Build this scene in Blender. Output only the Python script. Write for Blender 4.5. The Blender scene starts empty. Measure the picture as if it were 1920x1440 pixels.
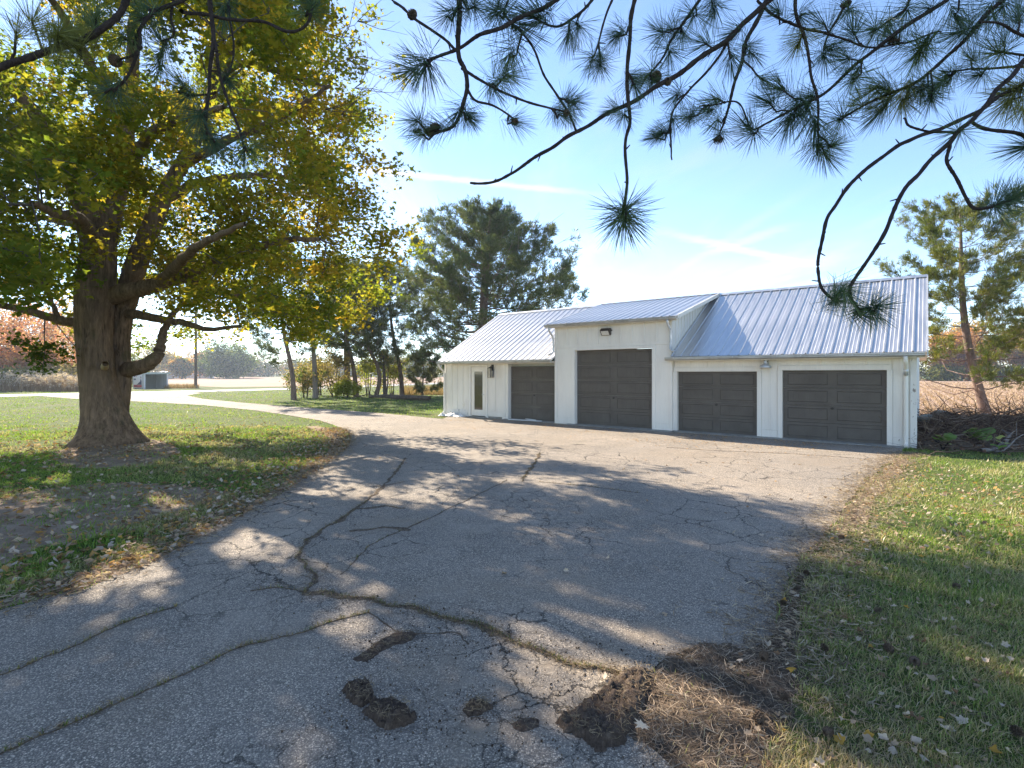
import bpy, bmesh, math, random
import numpy as np
from mathutils import Vector, Matrix, Quaternion, noise as mnoise

R = math.radians
rng = np.random.default_rng(7)
random.seed(7)
scene = bpy.context.scene
COL = scene.collection

# ------------------------------------------------------------------ camera
F, HC, HY = 981.0, 2.0, 700.0            # focal length in photo pixels, eye height, horizon row
cam = bpy.data.cameras.new('camera')
cam.sensor_width = 36.0
cam.lens = F / 1920 * 36.0
cam.shift_y = -(720 - HY) / 1920
cam.clip_start = 0.05
cam.clip_end = 4000
camo = bpy.data.objects.new('camera', cam)
camo.location = (0, 0, HC)
camo.rotation_euler = (R(90), 0, 0)
COL.objects.link(camo)
scene.camera = camo

# ------------------------------------------------------------------ sky, sun, exposure
SUN_AZ, SUN_EL = math.atan2(-0.637, 0.770), R(32.0)      # azimuth from +Y towards +X
world = bpy.data.worlds.new('World')
scene.world = world
world.use_nodes = True
SKY_STRENGTH = 0.122
SUN_STRENGTH = 5.0
EXPOSURE = 1.56

def build_world():
    nt = world.node_tree
    nt.nodes.clear()
    N = nt.nodes.new
    L = nt.links.new
    out = N('ShaderNodeOutputWorld')
    bg = N('ShaderNodeBackground')
    sky = N('ShaderNodeTexSky')
    sky.sky_type = 'NISHITA'
    sky.sun_disc = False
    sky.sun_elevation = SUN_EL
    sky.sun_rotation = SUN_AZ
    sky.altitude = 200
    sky.air_density = 0.8
    sky.dust_density = 0.02
    sky.ozone_density = 2.2
    tc = N('ShaderNodeTexCoord')
    sep = N('ShaderNodeSeparateXYZ')
    L(tc.outputs['Generated'], sep.inputs[0])

    def math_(op, a, b=None, c=None, clamp=False):
        n = N('ShaderNodeMath')
        n.operation = op
        n.use_clamp = clamp
        for i, v in enumerate((a, b, c)):
            if v is None:
                continue
            if isinstance(v, (int, float)):
                n.inputs[i].default_value = v
            else:
                L(v, n.inputs[i])
        return n.outputs[0]
    zc = math_('MAXIMUM', sep.outputs[2], 0.03)
    px = math_('DIVIDE', sep.outputs[0], zc)
    py = math_('DIVIDE', sep.outputs[1], zc)
    comb = N('ShaderNodeCombineXYZ')
    L(px, comb.inputs[0])
    L(py, comb.inputs[1])

    def noise(scale, detail, rot, stretch, rough=0.6, dist=0.0):
        mp = N('ShaderNodeMapping')
        mp.inputs['Rotation'].default_value = (0, 0, rot)
        mp.inputs['Scale'].default_value = (scale, scale * stretch, 1)
        L(comb.outputs[0], mp.inputs[0])
        nz = N('ShaderNodeTexNoise')
        nz.inputs['Scale'].default_value = 1.0
        nz.inputs['Detail'].default_value = detail
        nz.inputs['Roughness'].default_value = rough
        nz.inputs['Distortion'].default_value = dist
        L(mp.outputs[0], nz.inputs[0])
        return nz.outputs[0]

    def ramp(v, a, b):
        m = N('ShaderNodeMapRange')
        m.interpolation_type = 'SMOOTHSTEP'
        L(v, m.inputs[0])
        m.inputs[1].default_value = a
        m.inputs[2].default_value = b
        return m.outputs[0]
    wisps = math_('MULTIPLY', ramp(noise(0.9, 7, 0.5, 0.28, 0.62, 0.8), 0.46, 0.80), 0.50)
    veil = math_('MULTIPLY', ramp(noise(0.35, 4, -0.3, 0.6), 0.40, 0.75), 0.22)
    cover = math_('ADD', wisps, veil)
    # thin vapour trails: straight bands on the cloud layer
    fray = noise(9.0, 4, 0.2, 1.0)

    def trail(p0, p1, width, strength):
        def proj(p):
            dx, dz = (p[0] - 960) / F, (HY - p[1]) / F
            return Vector((dx / dz, 1 / dz))
        a, b = proj(p0), proj(p1)
        d = (b - a)
        ln = d.length
        d.normalize()
        ax = math_('SUBTRACT', px, a.x)
        ay = math_('SUBTRACT', py, a.y)
        along = math_('ADD', math_('MULTIPLY', ax, d.x), math_('MULTIPLY', ay, d.y))
        across = math_('ABSOLUTE', math_('SUBTRACT', math_('MULTIPLY', ax, d.y), math_('MULTIPLY', ay, d.x)))
        across = math_('ADD', across, math_('MULTIPLY', math_('SUBTRACT', fray, 0.5), width * 1.3))
        m = ramp(across, width, 0.0)
        e0 = ramp(along, -0.10 * ln, 0.25 * ln)
        e1 = ramp(along, 1.10 * ln, 0.70 * ln)
        return math_('MULTIPLY', math_('MULTIPLY', m, strength), math_('MULTIPLY', e0, e1))
    for args in (((560, 305), (1120, 365), 0.075, 0.5), ((1230, 432), (1530, 500), 0.13, 0.34),
                 ((1330, 478), (1490, 418), 0.14, 0.28), ((1540, 340), (1250, 520), 0.10, 0.12)):
        cover = math_('ADD', cover, trail(*args))
    cover = math_('MINIMUM', cover, 0.85)
    cover = math_('MULTIPLY', cover, ramp(sep.outputs[2], 0.0, 0.12))
    lum = N('ShaderNodeRGBToBW')
    L(sky.outputs[0], lum.inputs[0])
    cl = N('ShaderNodeMix')
    cl.data_type = 'RGBA'
    cl.blend_type = 'MULTIPLY'
    cl.inputs[0].default_value = 1.0
    cl.inputs[7].default_value = (1.25, 1.24, 1.22, 1)
    L(lum.outputs[0], cl.inputs[6])
    mix = N('ShaderNodeMix')
    mix.data_type = 'RGBA'
    L(cover, mix.inputs[0])
    L(sky.outputs[0], mix.inputs[6])
    L(cl.outputs[2], mix.inputs[7])
    L(mix.outputs[2], bg.inputs[0])
    bg.inputs[1].default_value = SKY_STRENGTH
    L(bg.outputs[0], out.inputs[0])
build_world()

sun = bpy.data.lights.new('sun', 'SUN')
sun.energy = SUN_STRENGTH
sun.angle = R(0.53)
sun.color = (1.0, 0.88, 0.72)
suno = bpy.data.objects.new('sun', sun)
sdir = Vector((math.sin(SUN_AZ) * math.cos(SUN_EL), math.cos(SUN_AZ) * math.cos(SUN_EL), math.sin(SUN_EL)))
suno.rotation_euler = (-sdir).to_track_quat('-Z', 'Y').to_euler()
suno.location = sdir * 60
COL.objects.link(suno)

vs = scene.view_settings
vs.view_transform = 'Standard'
vs.look = 'None'
vs.gamma = 1.0
vs.exposure = EXPOSURE
vs.use_curve_mapping = False
scene.cycles.use_denoising = True
scene.cycles.max_bounces = 8
scene.cycles.diffuse_bounces = 4
scene.cycles.glossy_bounces = 3
scene.cycles.transmission_bounces = 4
scene.cycles.transparent_max_bounces = 4
scene.cycles.volume_bounces = 0
scene.cycles.sample_clamp_indirect = 6
scene.cycles.caustics_reflective = False
scene.cycles.caustics_refractive = False

# ------------------------------------------------------------------ helpers
def gp(px, py, z=0.0):
    """photo pixel -> point on the ground plane"""
    Y = F * (HC - z) / (py - HY)
    return ((px - 960) / F * Y, Y)

def at(px, py, Y):
    return Vector(((px - 960) / F * Y, Y, HC - (py - HY) / F * Y))

def tag(o, label=None, cat=None, group=None, kind=None):
    if label: o['label'] = label
    if cat: o['category'] = cat
    if group: o['group'] = group
    if kind: o['kind'] = kind
    return o

def link(o, parent=None):
    COL.objects.link(o)
    if parent is not None:
        o.parent = parent
    return o

def empty(name, loc=(0, 0, 0), rz=0.0, **kw):
    o = bpy.data.objects.new(name, None)
    o.empty_display_size = 0.2
    o.location = loc
    o.rotation_euler = (0, 0, rz)
    link(o)
    return tag(o, **kw)

def obj(name, me, mat=None, parent=None, **kw):
    o = bpy.data.objects.new(name, me)
    if mat is not None and len(me.materials) == 0:
        me.materials.append(mat)
    link(o, parent)
    return tag(o, **kw)

def tri_mesh(name, V, T, col=None, smooth=False):
    """fast mesh from numpy arrays: V (n,3), T (m,k) with k = 3 or 4"""
    V = np.asarray(V, np.float32)
    T = np.asarray(T, np.int32)
    k = T.shape[1]
    me = bpy.data.meshes.new(name)
    me.vertices.add(len(V))
    me.vertices.foreach_set('co', V.ravel())
    me.loops.add(T.size)
    me.loops.foreach_set('vertex_index', T.ravel())
    me.polygons.add(len(T))
    me.polygons.foreach_set('loop_start', np.arange(0, T.size, k, dtype=np.int32))
    me.polygons.foreach_set('loop_total', np.full(len(T), k, np.int32))
    if smooth:
        me.polygons.foreach_set('use_smooth', np.ones(len(T), bool))
    me.update(calc_edges=True)
    if col is not None:
        a = me.color_attributes.new('tint', 'FLOAT_COLOR', 'POINT')
        c = np.ones((len(V), 4), np.float32)
        c[:, :3] = col
        a.data.foreach_set('color', c.ravel())
    return me

class MB:
    """collects boxes, prisms and tubes for ONE mesh"""
    def __init__(self):
        self.v, self.f, self.sm = [], [], []
    def add(self, vs_, fs_, smooth=False):
        b = len(self.v)
        self.v += [tuple(p) for p in vs_]
        self.f += [tuple(b + i for i in q) for q in fs_]
        self.sm += [smooth] * len(fs_)
        return self
    def box(self, x0, x1, y0, y1, z0, z1):
        p = [(x, y, z) for z in (z0, z1) for y in (y0, y1) for x in (x0, x1)]
        return self.add(p, [(0, 2, 3, 1), (4, 5, 7, 6), (0, 1, 5, 4), (2, 6, 7, 3), (0, 4, 6, 2), (1, 3, 7, 5)])
    def prism(self, prof, axis, a0, a1):
        """prof: list of 2D points; extruded along axis ('x': prof=(y,z), 'y': prof=(x,z), 'z': prof=(x,y))"""
        n = len(prof)
        def mk(p, a):
            return {'x': (a, p[0], p[1]), 'y': (p[0], a, p[1]), 'z': (p[0], p[1], a)}[axis]
        vv = [mk(p, a0) for p in prof] + [mk(p, a1) for p in prof]
        ff = [(i, (i + 1) % n, n + (i + 1) % n, n + i) for i in range(n)]
        ff += [tuple(range(n - 1, -1, -1)), tuple(range(n, 2 * n))]
        return self.add(vv, ff)
    def tube(self, pts, rad, n=8, cap=True, smooth=True):
        V, T = tube_arrays([pts], [rad], n)
        b = len(self.v)
        self.v += [tuple(p) for p in V]
        self.f += [tuple(int(b + i) for i in q) for q in T]
        self.sm += [smooth] * len(T)
        if cap:
            m = len(pts)
            self.f.append(tuple(b + i for i in range(n - 1, -1, -1)))
            self.f.append(tuple(b + (m - 1) * n + i for i in range(n)))
            self.sm += [False, False]
        return self
    def mesh(self, name):
        me = bpy.data.meshes.new(name)
        me.from_pydata(self.v, [], self.f)
        me.polygons.foreach_set('use_smooth', self.sm)
        me.update()
        return me
    def build(self, name, mat, parent=None, bevel=0.0, **kw):
        me = self.mesh(name)
        if bevel:
            bm = bmesh.new()
            bm.from_mesh(me)
            bmesh.ops.bevel(bm, geom=[e for e in bm.edges if len(e.link_faces) == 2 and e.calc_face_angle(0) > 0.7],
                            offset=bevel, segments=1, affect='EDGES')
            bmesh.ops.recalc_face_normals(bm, faces=bm.faces)
            bm.to_mesh(me)
            bm.free()
        else:
            bm = bmesh.new()
            bm.from_mesh(me)
            bmesh.ops.recalc_face_normals(bm, faces=bm.faces)
            bm.to_mesh(me)
            bm.free()
        return obj(name, me, mat, parent, **kw)

def tube_arrays(paths, rads, n=6):
    """many tapered tubes at once -> V, quads"""
    VV, TT, base = [], [], 0
    ang = np.arange(n) * 2 * np.pi / n
    ca, sa = np.cos(ang), np.sin(ang)
    for P, r in zip(paths, rads):
        P = np.asarray([tuple(p) for p in P], float)
        r = np.broadcast_to(np.asarray(r, float), (len(P),))
        t = np.gradient(P, axis=0)
        t /= np.linalg.norm(t, axis=1, keepdims=True) + 1e-9
        up = np.array((0.0, 0, 1)) if abs(t[:, 2]).mean() < 0.8 else np.array((1.0, 0, 0))
        a = np.cross(t, up)
        a /= np.linalg.norm(a, axis=1, keepdims=True) + 1e-9
        b = np.cross(t, a)
        ring = P[:, None, :] + r[:, None, None] * (a[:, None, :] * ca[None, :, None] + b[:, None, :] * sa[None, :, None])
        m = len(P)
        VV.append(ring.reshape(-1, 3))
        i = np.arange(m - 1)[:, None] * n
        j = np.arange(n)[None, :]
        jn = (j + 1) % n
        q = np.stack([i + j, i + jn, i + n + jn, i + n + j], -1).reshape(-1, 4) + base
        TT.append(q)
        base += m * n
    return np.concatenate(VV), np.concatenate(TT)

def cr(pts, n):
    """Catmull-Rom resample of a polyline of any dimension, n points per span"""
    P = np.asarray([tuple(p) for p in pts], float)
    P = np.vstack([2 * P[0] - P[1], P, 2 * P[-1] - P[-2]])
    out = []
    for i in range(1, len(P) - 2):
        for t in np.arange(n) / n:
            p0, p1, p2, p3 = P[i - 1], P[i], P[i + 1], P[i + 2]
            out.append(0.5 * (2 * p1 + (p2 - p0) * t + (2 * p0 - 5 * p1 + 4 * p2 - p3) * t * t + (3 * p1 - p0 - 3 * p2 + p3) * t ** 3))
    out.append(P[-2])
    return np.array(out)

def inside(poly, X, Y):
    """vectorised point in polygon"""
    res = np.zeros(len(X), bool)
    n = len(poly)
    for i in range(n):
        x0, y0 = poly[i]
        x1, y1 = poly[(i + 1) % n]
        if y0 == y1:
            continue
        c = ((y0 > Y) != (y1 > Y)) & (X < (x1 - x0) * (Y - y0) / (y1 - y0) + x0)
        res ^= c
    return res

def vnoise(X, Y, s, seed=0.0):
    """cheap smooth value noise 0..1, vectorised"""
    x, y = X * s + seed * 17.3, Y * s + seed * 31.7
    xi, yi = np.floor(x), np.floor(y)
    fx, fy = x - xi, y - yi
    fx, fy = fx * fx * (3 - 2 * fx), fy * fy * (3 - 2 * fy)
    def h(a, b):
        v = np.sin(a * 127.1 + b * 311.7 + seed * 74.7) * 43758.5453
        return v - np.floor(v)
    return (h(xi, yi) * (1 - fx) + h(xi + 1, yi) * fx) * (1 - fy) + (h(xi, yi + 1) * (1 - fx) + h(xi + 1, yi + 1) * fx) * fy

def fbm(X, Y, s, seed=0.0):
    return (vnoise(X, Y, s, seed) * 0.55 + vnoise(X, Y, s * 2.3, seed + 1) * 0.3 + vnoise(X, Y, s * 5.1, seed + 2) * 0.15)

def rand_rot(n, r=None):
    r = r or rng
    q = r.normal(size=(n, 4))
    q /= np.linalg.norm(q, axis=1, keepdims=True)
    w, x, y, z = q.T
    return np.stack([np.stack([1 - 2 * (y * y + z * z), 2 * (x * y - z * w), 2 * (x * z + y * w)], -1),
                     np.stack([2 * (x * y + z * w), 1 - 2 * (x * x + z * z), 2 * (y * z - x * w)], -1),
                     np.stack([2 * (x * z - y * w), 2 * (y * z + x * w), 1 - 2 * (x * x + y * y)], -1)], 1)

def frames(D):
    """rotation matrices whose z axis is D (n,3), with random roll"""
    D = D / (np.linalg.norm(D, axis=1, keepdims=True) + 1e-9)
    t = rng.normal(size=D.shape)
    a = np.cross(D, t)
    a /= np.linalg.norm(a, axis=1, keepdims=True) + 1e-9
    b = np.cross(D, a)
    return np.stack([a, b, D], -1)

# ------------------------------------------------------------------ materials
class Mat:
    def __init__(self, name):
        self.m = bpy.data.materials.new(name)
        self.m.use_nodes = True
        self.nt = self.m.node_tree
        self.nt.nodes.clear()
        self.out = self.N('ShaderNodeOutputMaterial')
        self._co = None
    def N(self, t, **kw):
        n = self.nt.nodes.new(t)
        for k, v in kw.items():
            setattr(n, k, v)
        return n
    def L(self, a, b):
        self.nt.links.new(a, b)
    def set(self, sock, v):
        if isinstance(v, bpy.types.NodeSocket):
            self.L(v, sock)
        elif isinstance(v, (tuple, list)) and len(v) == 3 and sock.type == 'RGBA':
            sock.default_value = (*v, 1)
        else:
            sock.default_value = v
    def co(self, kind='Object'):
        tc = self.N('ShaderNodeTexCoord')
        return tc.outputs[kind]
    def mapping(self, scale=(1, 1, 1), rot=(0, 0, 0), co=None):
        mp = self.N('ShaderNodeMapping')
        mp.inputs['Scale'].default_value = scale
        mp.inputs['Rotation'].default_value = rot
        self.L(co or self.co(), mp.inputs[0])
        return mp.outputs[0]
    def noise(self, scale=1.0, detail=4, rough=0.55, stretch=(1, 1, 1), dist=0.0, co=None, color=False):
        v = co if (co is not None and stretch == (1, 1, 1)) else self.mapping(stretch, co=co)
        n = self.N('ShaderNodeTexNoise')
        n.inputs['Scale'].default_value = scale
        n.inputs['Detail'].default_value = detail
        n.inputs['Roughness'].default_value = rough
        n.inputs['Distortion'].default_value = dist
        self.L(v, n.inputs['Vector'])
        return n.outputs[1 if color else 0]
    def voro(self, scale, feature='F1', co=None, rand=1.0):
        n = self.N('ShaderNodeTexVoronoi', feature=feature)
        n.inputs['Scale'].default_value = scale
        n.inputs['Randomness'].default_value = rand
        self.L(co or self.co(), n.inputs['Vector'])
        return n
    def ramp(self, v, stops):
        r = self.N('ShaderNodeValToRGB')
        e = r.color_ramp.elements
        while len(e) < len(stops):
            e.new(0.5)
        for el, (p, c) in zip(e, stops):
            el.position = p
            el.color = (*c, 1) if len(c) == 3 else c
        self.L(v, r.inputs[0])
        return r.outputs[0]
    def rng(self, v, a, b, c=0.0, d=1.0, smooth=False):
        n = self.N('ShaderNodeMapRange')
        if smooth: n.interpolation_type = 'SMOOTHSTEP'
        self.L(v, n.inputs[0])
        for i, x in enumerate((a, b, c, d)):
            n.inputs[i + 1].default_value = x
        return n.outputs[0]
    def math(self, op, a, b=0.0, clamp=False):
        n = self.N('ShaderNodeMath', operation=op)
        n.use_clamp = clamp
        self.set(n.inputs[0], a)
        self.set(n.inputs[1], b)
        return n.outputs[0]
    def mix(self, fac, a, b, blend='MIX'):
        n = self.N('ShaderNodeMix', data_type='RGBA', blend_type=blend)
        self.set(n.inputs[0], fac)
        self.set(n.inputs[6], a)
        self.set(n.inputs[7], b)
        return n.outputs[2]
    def bump(self, h, strength=0.5, dist=0.02):
        n = self.N('ShaderNodeBump')
        n.inputs['Strength'].default_value = strength
        n.inputs['Distance'].default_value = dist
        self.L(h, n.inputs['Height'])
        return n.outputs[0]
    def principled(self, color, rough=0.7, metal=0.0, spec=0.3, normal=None):
        p = self.N('ShaderNodeBsdfPrincipled')
        self.set(p.inputs['Base Color'], color)
        self.set(p.inputs['Roughness'], rough)
        self.set(p.inputs['Metallic'], metal)
        self.set(p.inputs['Specular IOR Level'], spec)
        if normal is not None:
            self.L(normal, p.inputs['Normal'])
        self.L(p.outputs[0], self.out.inputs[0])
        return self.m

def foliage(name, base=(1, 1, 1), trans=0.5, gloss=0.0):
    """tinted leaf material: diffuse plus translucent, colour from the tint attribute"""
    m = Mat(name)
    a = m.N('ShaderNodeAttribute', attribute_name='tint')
    c = m.mix(1.0, a.outputs[0], base, 'MULTIPLY')
    d = m.N('ShaderNodeBsdfDiffuse')
    t = m.N('ShaderNodeBsdfTranslucent')
    m.L(c, d.inputs[0])
    m.L(m.mix(1.0, c, (1.25, 1.2, 0.75), 'MULTIPLY'), t.inputs[0])
    x = m.N('ShaderNodeMixShader')
    x.inputs[0].default_value = trans
    m.L(d.outputs[0], x.inputs[1])
    m.L(t.outputs[0], x.inputs[2])
    res = x.outputs[0]
    if gloss:
        g = m.N('ShaderNodeBsdfGlossy')
        g.inputs['Roughness'].default_value = 0.4
        y = m.N('ShaderNodeMixShader')
        y.inputs[0].default_value = gloss
        m.L(res, y.inputs[1])
        m.L(g.outputs[0], y.inputs[2])
        res = y.outputs[0]
    m.L(res, m.out.inputs[0])
    return m.m

def bark_mat(name, dark, light, scale=6.0, stretch=0.18, moss=None, bump=0.9):
    m = Mat(name)
    co = m.mapping((1, 1, stretch))
    n1 = m.noise(scale, 8, 0.7, co=co, dist=0.6)
    n2 = m.noise(scale * 4, 5, 0.7, co=co)
    n3 = m.noise(0.8, 3)
    h = m.math('ADD', m.math('MULTIPLY', n1, 0.7), m.math('MULTIPLY', n2, 0.3))
    c = m.ramp(h, [(0.36, dark), (0.50, tuple((a + b) / 2 for a, b in zip(dark, light))), (0.64, light)])
    c = m.mix(m.rng(n3, 0.35, 0.7, 0.0, 0.5), c, tuple(x * 0.55 for x in light))
    if moss:
        c = m.mix(m.rng(m.noise(2.2, 5), 0.55, 0.7, 0, 0.5), c, moss)
    return m.principled(c, 0.92, spec=0.15, normal=m.bump(h, bump, 0.03))

STAINS = [(gp(x, y)[0], gp(x, y)[1], r, s) for x, y, r, s in [(1000, 1290, .75, .95), (820, 1260, .6, .8), (1120, 1230, .5, .9), (760, 1130, .5, .8), (600, 1075, .5, .8), (730, 985, .8, .8), (900, 1120, .9, .6), (1060, 1100, .9, .55), (690, 930, .8, .8), (1300, 855, 2.2, .75), (1000, 830, 2.2, .7), (860, 800, 2.0, .7), (1560, 870, 1.4, .8), (520, 1210, .6, .5), (250, 1340, .4, .6), (180, 1195, .45, .6), (900, 1380, .4, .9), (1240, 1200, .5, .8)]]
M = {}
def make_materials():
    # white painted boards
    m = Mat('white_paint')
    n = m.noise(1.7, 5, 0.6, (1, 1, 0.25))
    f = m.noise(30, 3, 0.6, (1, 1, 0.08))
    c = m.ramp(n, [(0.3, (0.80, 0.755, 0.685)), (0.6, (0.89, 0.85, 0.775))])
    c = m.mix(m.rng(f, 0.45, 0.8, 0, 0.22), c, (0.58, 0.56, 0.52))
    M['white'] = m.principled(c, 0.6, spec=0.3, normal=m.bump(f, 0.25, 0.004))
    # peeling white paint
    m = Mat('peeling_paint')
    n = m.noise(9, 6, 0.7, (1, 1, 0.35))
    c = m.mix(m.rng(n, 0.60, 0.63), (0.80, 0.77, 0.72), (0.30, 0.26, 0.23))
    M['peel'] = m.principled(c, 0.8, spec=0.2, normal=m.bump(n, 0.4, 0.01))
    # charcoal garage doors
    m = Mat('charcoal_door')
    n = m.noise(2.2, 5, 0.65)
    g = m.noise(60, 2, 0.5, (1, 1, 0.03))
    c = m.ramp(n, [(0.3, (0.092, 0.080, 0.067)), (0.7, (0.135, 0.118, 0.100))])
    sp = m.voro(2.6, co=m.mapping((1, 1, 0.55)))
    chip = m.math('MULTIPLY', m.rng(sp.outputs['Distance'], 0.020, 0.032, 1, 0), m.rng(m.noise(1.3, 1), 0.48, 0.52))
    c = m.mix(chip, c, (0.6, 0.6, 0.58))
    M['door'] = m.principled(c, 0.55, spec=0.35, normal=m.bump(g, 0.25, 0.004))
    # ribbed galvanised roof
    m = Mat('roof_metal')
    n = m.noise(1.3, 4, 0.6, (3, 0.35, 1))
    s = m.noise(120, 2, 0.5)
    c = m.ramp(n, [(0.3, (0.62, 0.615, 0.60)), (0.7, (0.76, 0.755, 0.74))])
    M['roof'] = m.principled(c, m.rng(n, 0.3, 0.7, 0.36, 0.48), metal=0.85, spec=0.5, normal=m.bump(s, 0.04, 0.002))
    m = Mat('gutter_metal')
    n = m.noise(2.5, 5, 0.6)
    c = m.ramp(n, [(0.35, (0.42, 0.41, 0.39)), (0.65, (0.60, 0.59, 0.57))])
    M['gutter'] = m.principled(c, 0.42, metal=0.55, spec=0.4)
    m = Mat('zinc_spout')
    n = m.noise(5, 5, 0.6, (1, 1, 0.3))
    M['zinc'] = m.principled(m.ramp(n, [(0.35, (0.50, 0.51, 0.52)), (0.7, (0.68, 0.69, 0.70))]), 0.45, metal=0.5)
    m = Mat('black_iron')
    M['black'] = m.principled(m.ramp(m.noise(12, 3), [(0.3, (0.012, 0.011, 0.010)), (0.7, (0.03, 0.028, 0.026))]), 0.45, spec=0.4)
    m = Mat('dark_bronze')
    M['bronze'] = m.principled(m.ramp(m.noise(9, 3), [(0.3, (0.045, 0.036, 0.030)), (0.7, (0.07, 0.056, 0.045))]), 0.5, spec=0.4)
    m = Mat('lamp_lens')
    M['lens'] = m.principled(m.ramp(m.noise(20, 2), [(0.3, (0.60, 0.60, 0.57)), (0.7, (0.72, 0.72, 0.70))]), 0.25, spec=0.5)
    # window glass in the entry door
    m = Mat('door_glass')
    M['glass'] = m.principled(m.ramp(m.noise(2, 3), [(0.3, (0.05, 0.042, 0.03)), (0.7, (0.09, 0.075, 0.055))]), 0.04, spec=0.9)
    m = Mat('lantern_glass')
    gl = m.N('ShaderNodeBsdfGlass')
    gl.inputs['Roughness'].default_value = 0.02
    gl.inputs['IOR'].default_value = 1.05
    m.L(m.ramp(m.noise(8, 2), [(0.3, (0.9, 0.9, 0.9)), (0.7, (0.97, 0.97, 0.97))]), gl.inputs[0])
    m.L(gl.outputs[0], m.out.inputs[0])
    M['clear'] = m.m
    m = Mat('concrete')
    n = m.noise(6, 6, 0.7)
    M['concrete'] = m.principled(m.ramp(n, [(0.3, (0.20, 0.19, 0.17)), (0.7, (0.36, 0.35, 0.32))]), 0.9, normal=m.bump(n, 0.4, 0.01))
    # weathered asphalt with exposed aggregate
    m = Mat('old_asphalt')
    co = m.co()
    agg = m.voro(115, co=co)
    agg2 = m.voro(60, co=co)
    big = m.noise(0.35, 5, 0.6, co=co)
    mid = m.noise(2.0, 6, 0.65, co=co, dist=0.4)
    sepc = m.N('ShaderNodeSeparateColor')
    m.L(agg.outputs['Color'], sepc.inputs[0])
    stone = m.ramp(sepc.outputs[0], [(0.0, (0.085, 0.086, 0.088)), (0.45, (0.17, 0.168, 0.165)), (0.80, (0.30, 0.29, 0.275)), (1.0, (0.55, 0.53, 0.49))])
    gap = m.rng(agg.outputs['Distance'], 0.30, 0.62, 1.0, 0.42)
    base = m.mix(1.0, stone, gap, 'MULTIPLY')
    tone = m.ramp(big, [(0.30, (1.32, 1.18, 1.01)), (0.52, (1.64, 1.42, 1.16)), (0.72, (1.98, 1.66, 1.31))])
    base = m.mix(1.0, base, tone, 'MULTIPLY')
    dust = m.math('MULTIPLY', m.rng(mid, 0.46, 0.72), m.rng(m.noise(0.55, 4, co=co), 0.42, 0.66))
    base = m.mix(m.math('MULTIPLY', dust, 0.75), base, (0.38, 0.32, 0.25))
    # pale dusty film that shows on the open, trafficked part
    film = m.rng(m.noise(0.9, 6, 0.7, co=co), 0.35, 0.75, 0.05, 0.42)
    base = m.mix(film, base, (0.40, 0.35, 0.295))
    # soil dragged over the paving around the broken edge and along the worn lines
    spn = m.rng(m.noise(3.2, 6, 0.75, co=co), 0.36, 0.66)
    acc = None
    for (sx_, sy_, sr_, ss_) in STAINS:
        dn = m.N('ShaderNodeVectorMath', operation='DISTANCE')
        m.L(co, dn.inputs[0])
        dn.inputs[1].default_value = (sx_, sy_, 0.014)
        v = m.rng(dn.outputs['Value'], sr_, sr_ * 0.15, 0.0, ss_, True)
        acc = v if acc is None else m.math('MAXIMUM', acc, v)
    base = m.mix(m.math('MULTIPLY', acc, spn), base, (0.27, 0.215, 0.155))
    # hair cracks
    wob = m.noise(3.0, 5, 0.7, co=co, color=True)
    wco = m.N('ShaderNodeVectorMath', operation='MULTIPLY_ADD')
    m.L(wob, wco.inputs[0])
    wco.inputs[1].default_value = (0.35, 0.35, 0.0)
    m.L(co, wco.inputs[2])
    ck = m.voro(1.5, 'DISTANCE_TO_EDGE', co=wco.outputs[0])
    ck2 = m.voro(4.2, 'DISTANCE_TO_EDGE', co=wco.outputs[0])
    k1 = m.math('MULTIPLY', m.rng(ck.outputs[0], 0.006, 0.014, 1, 0), m.rng(m.noise(0.45, 2, co=co), 0.46, 0.56))
    k2 = m.math('MULTIPLY', m.rng(ck2.outputs[0], 0.008, 0.02, 0.8, 0), m.rng(m.noise(0.4, 2, co=m.mapping((1, 1, 1), (0, 0, 1.0))), 0.54, 0.62))
    kk = m.math('MAXIMUM', k1, k2)
    base = m.mix(m.math('MULTIPLY', kk, 0.85), base, (0.022, 0.020, 0.018))
    hgt = m.math('SUBTRACT', m.math('SUBTRACT', m.math('MULTIPLY', mid, 0.8), m.math('MULTIPLY', agg.outputs['Distance'], 0.5)), kk)
    M['asphalt'] = m.principled(base, 0.88, spec=0.25, normal=m.bump(hgt, 0.7, 0.008))
    m = Mat('road_asphalt')
    co = m.co()
    n = m.noise(1.2, 6, 0.7, co=co)
    M['road'] = m.principled(m.ramp(n, [(0.3, (0.23, 0.225, 0.215)), (0.7, (0.33, 0.32, 0.305))]), 0.75, spec=0.35, normal=m.bump(m.noise(60, 3, co=co), 0.3, 0.005))
    # ground under the lawn
    m = Mat('lawn_ground')
    co = m.co()
    n1 = m.noise(0.22, 5, 0.6, co=co)
    n2 = m.noise(3.5, 6, 0.7, co=co)
    n3 = m.noise(34, 4, 0.7, co=co)
    c = m.ramp(n2, [(0.30, (0.055, 0.095, 0.018)), (0.50, (0.095, 0.145, 0.032)), (0.70, (0.15, 0.155, 0.06))])
    c = m.mix(m.rng(n1, 0.45, 0.68, 0, 0.6), c, (0.16, 0.14, 0.075))
    c = m.mix(m.rng(n3, 0.35, 0.7, 0, 0.55), c, (0.05, 0.045, 0.022))
    M['lawn'] = m.principled(c, 0.95, spec=0.1, normal=m.bump(n3, 0.8, 0.03))
    m = Mat('bare_soil')
    co = m.co()
    n2 = m.noise(2.5, 6, 0.7, co=co)
    n3 = m.noise(45, 4, 0.7, co=co)
    c = m.ramp(n2, [(0.3, (0.22, 0.155, 0.105)), (0.5, (0.33, 0.245, 0.175)), (0.7, (0.44, 0.345, 0.26))])
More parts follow.
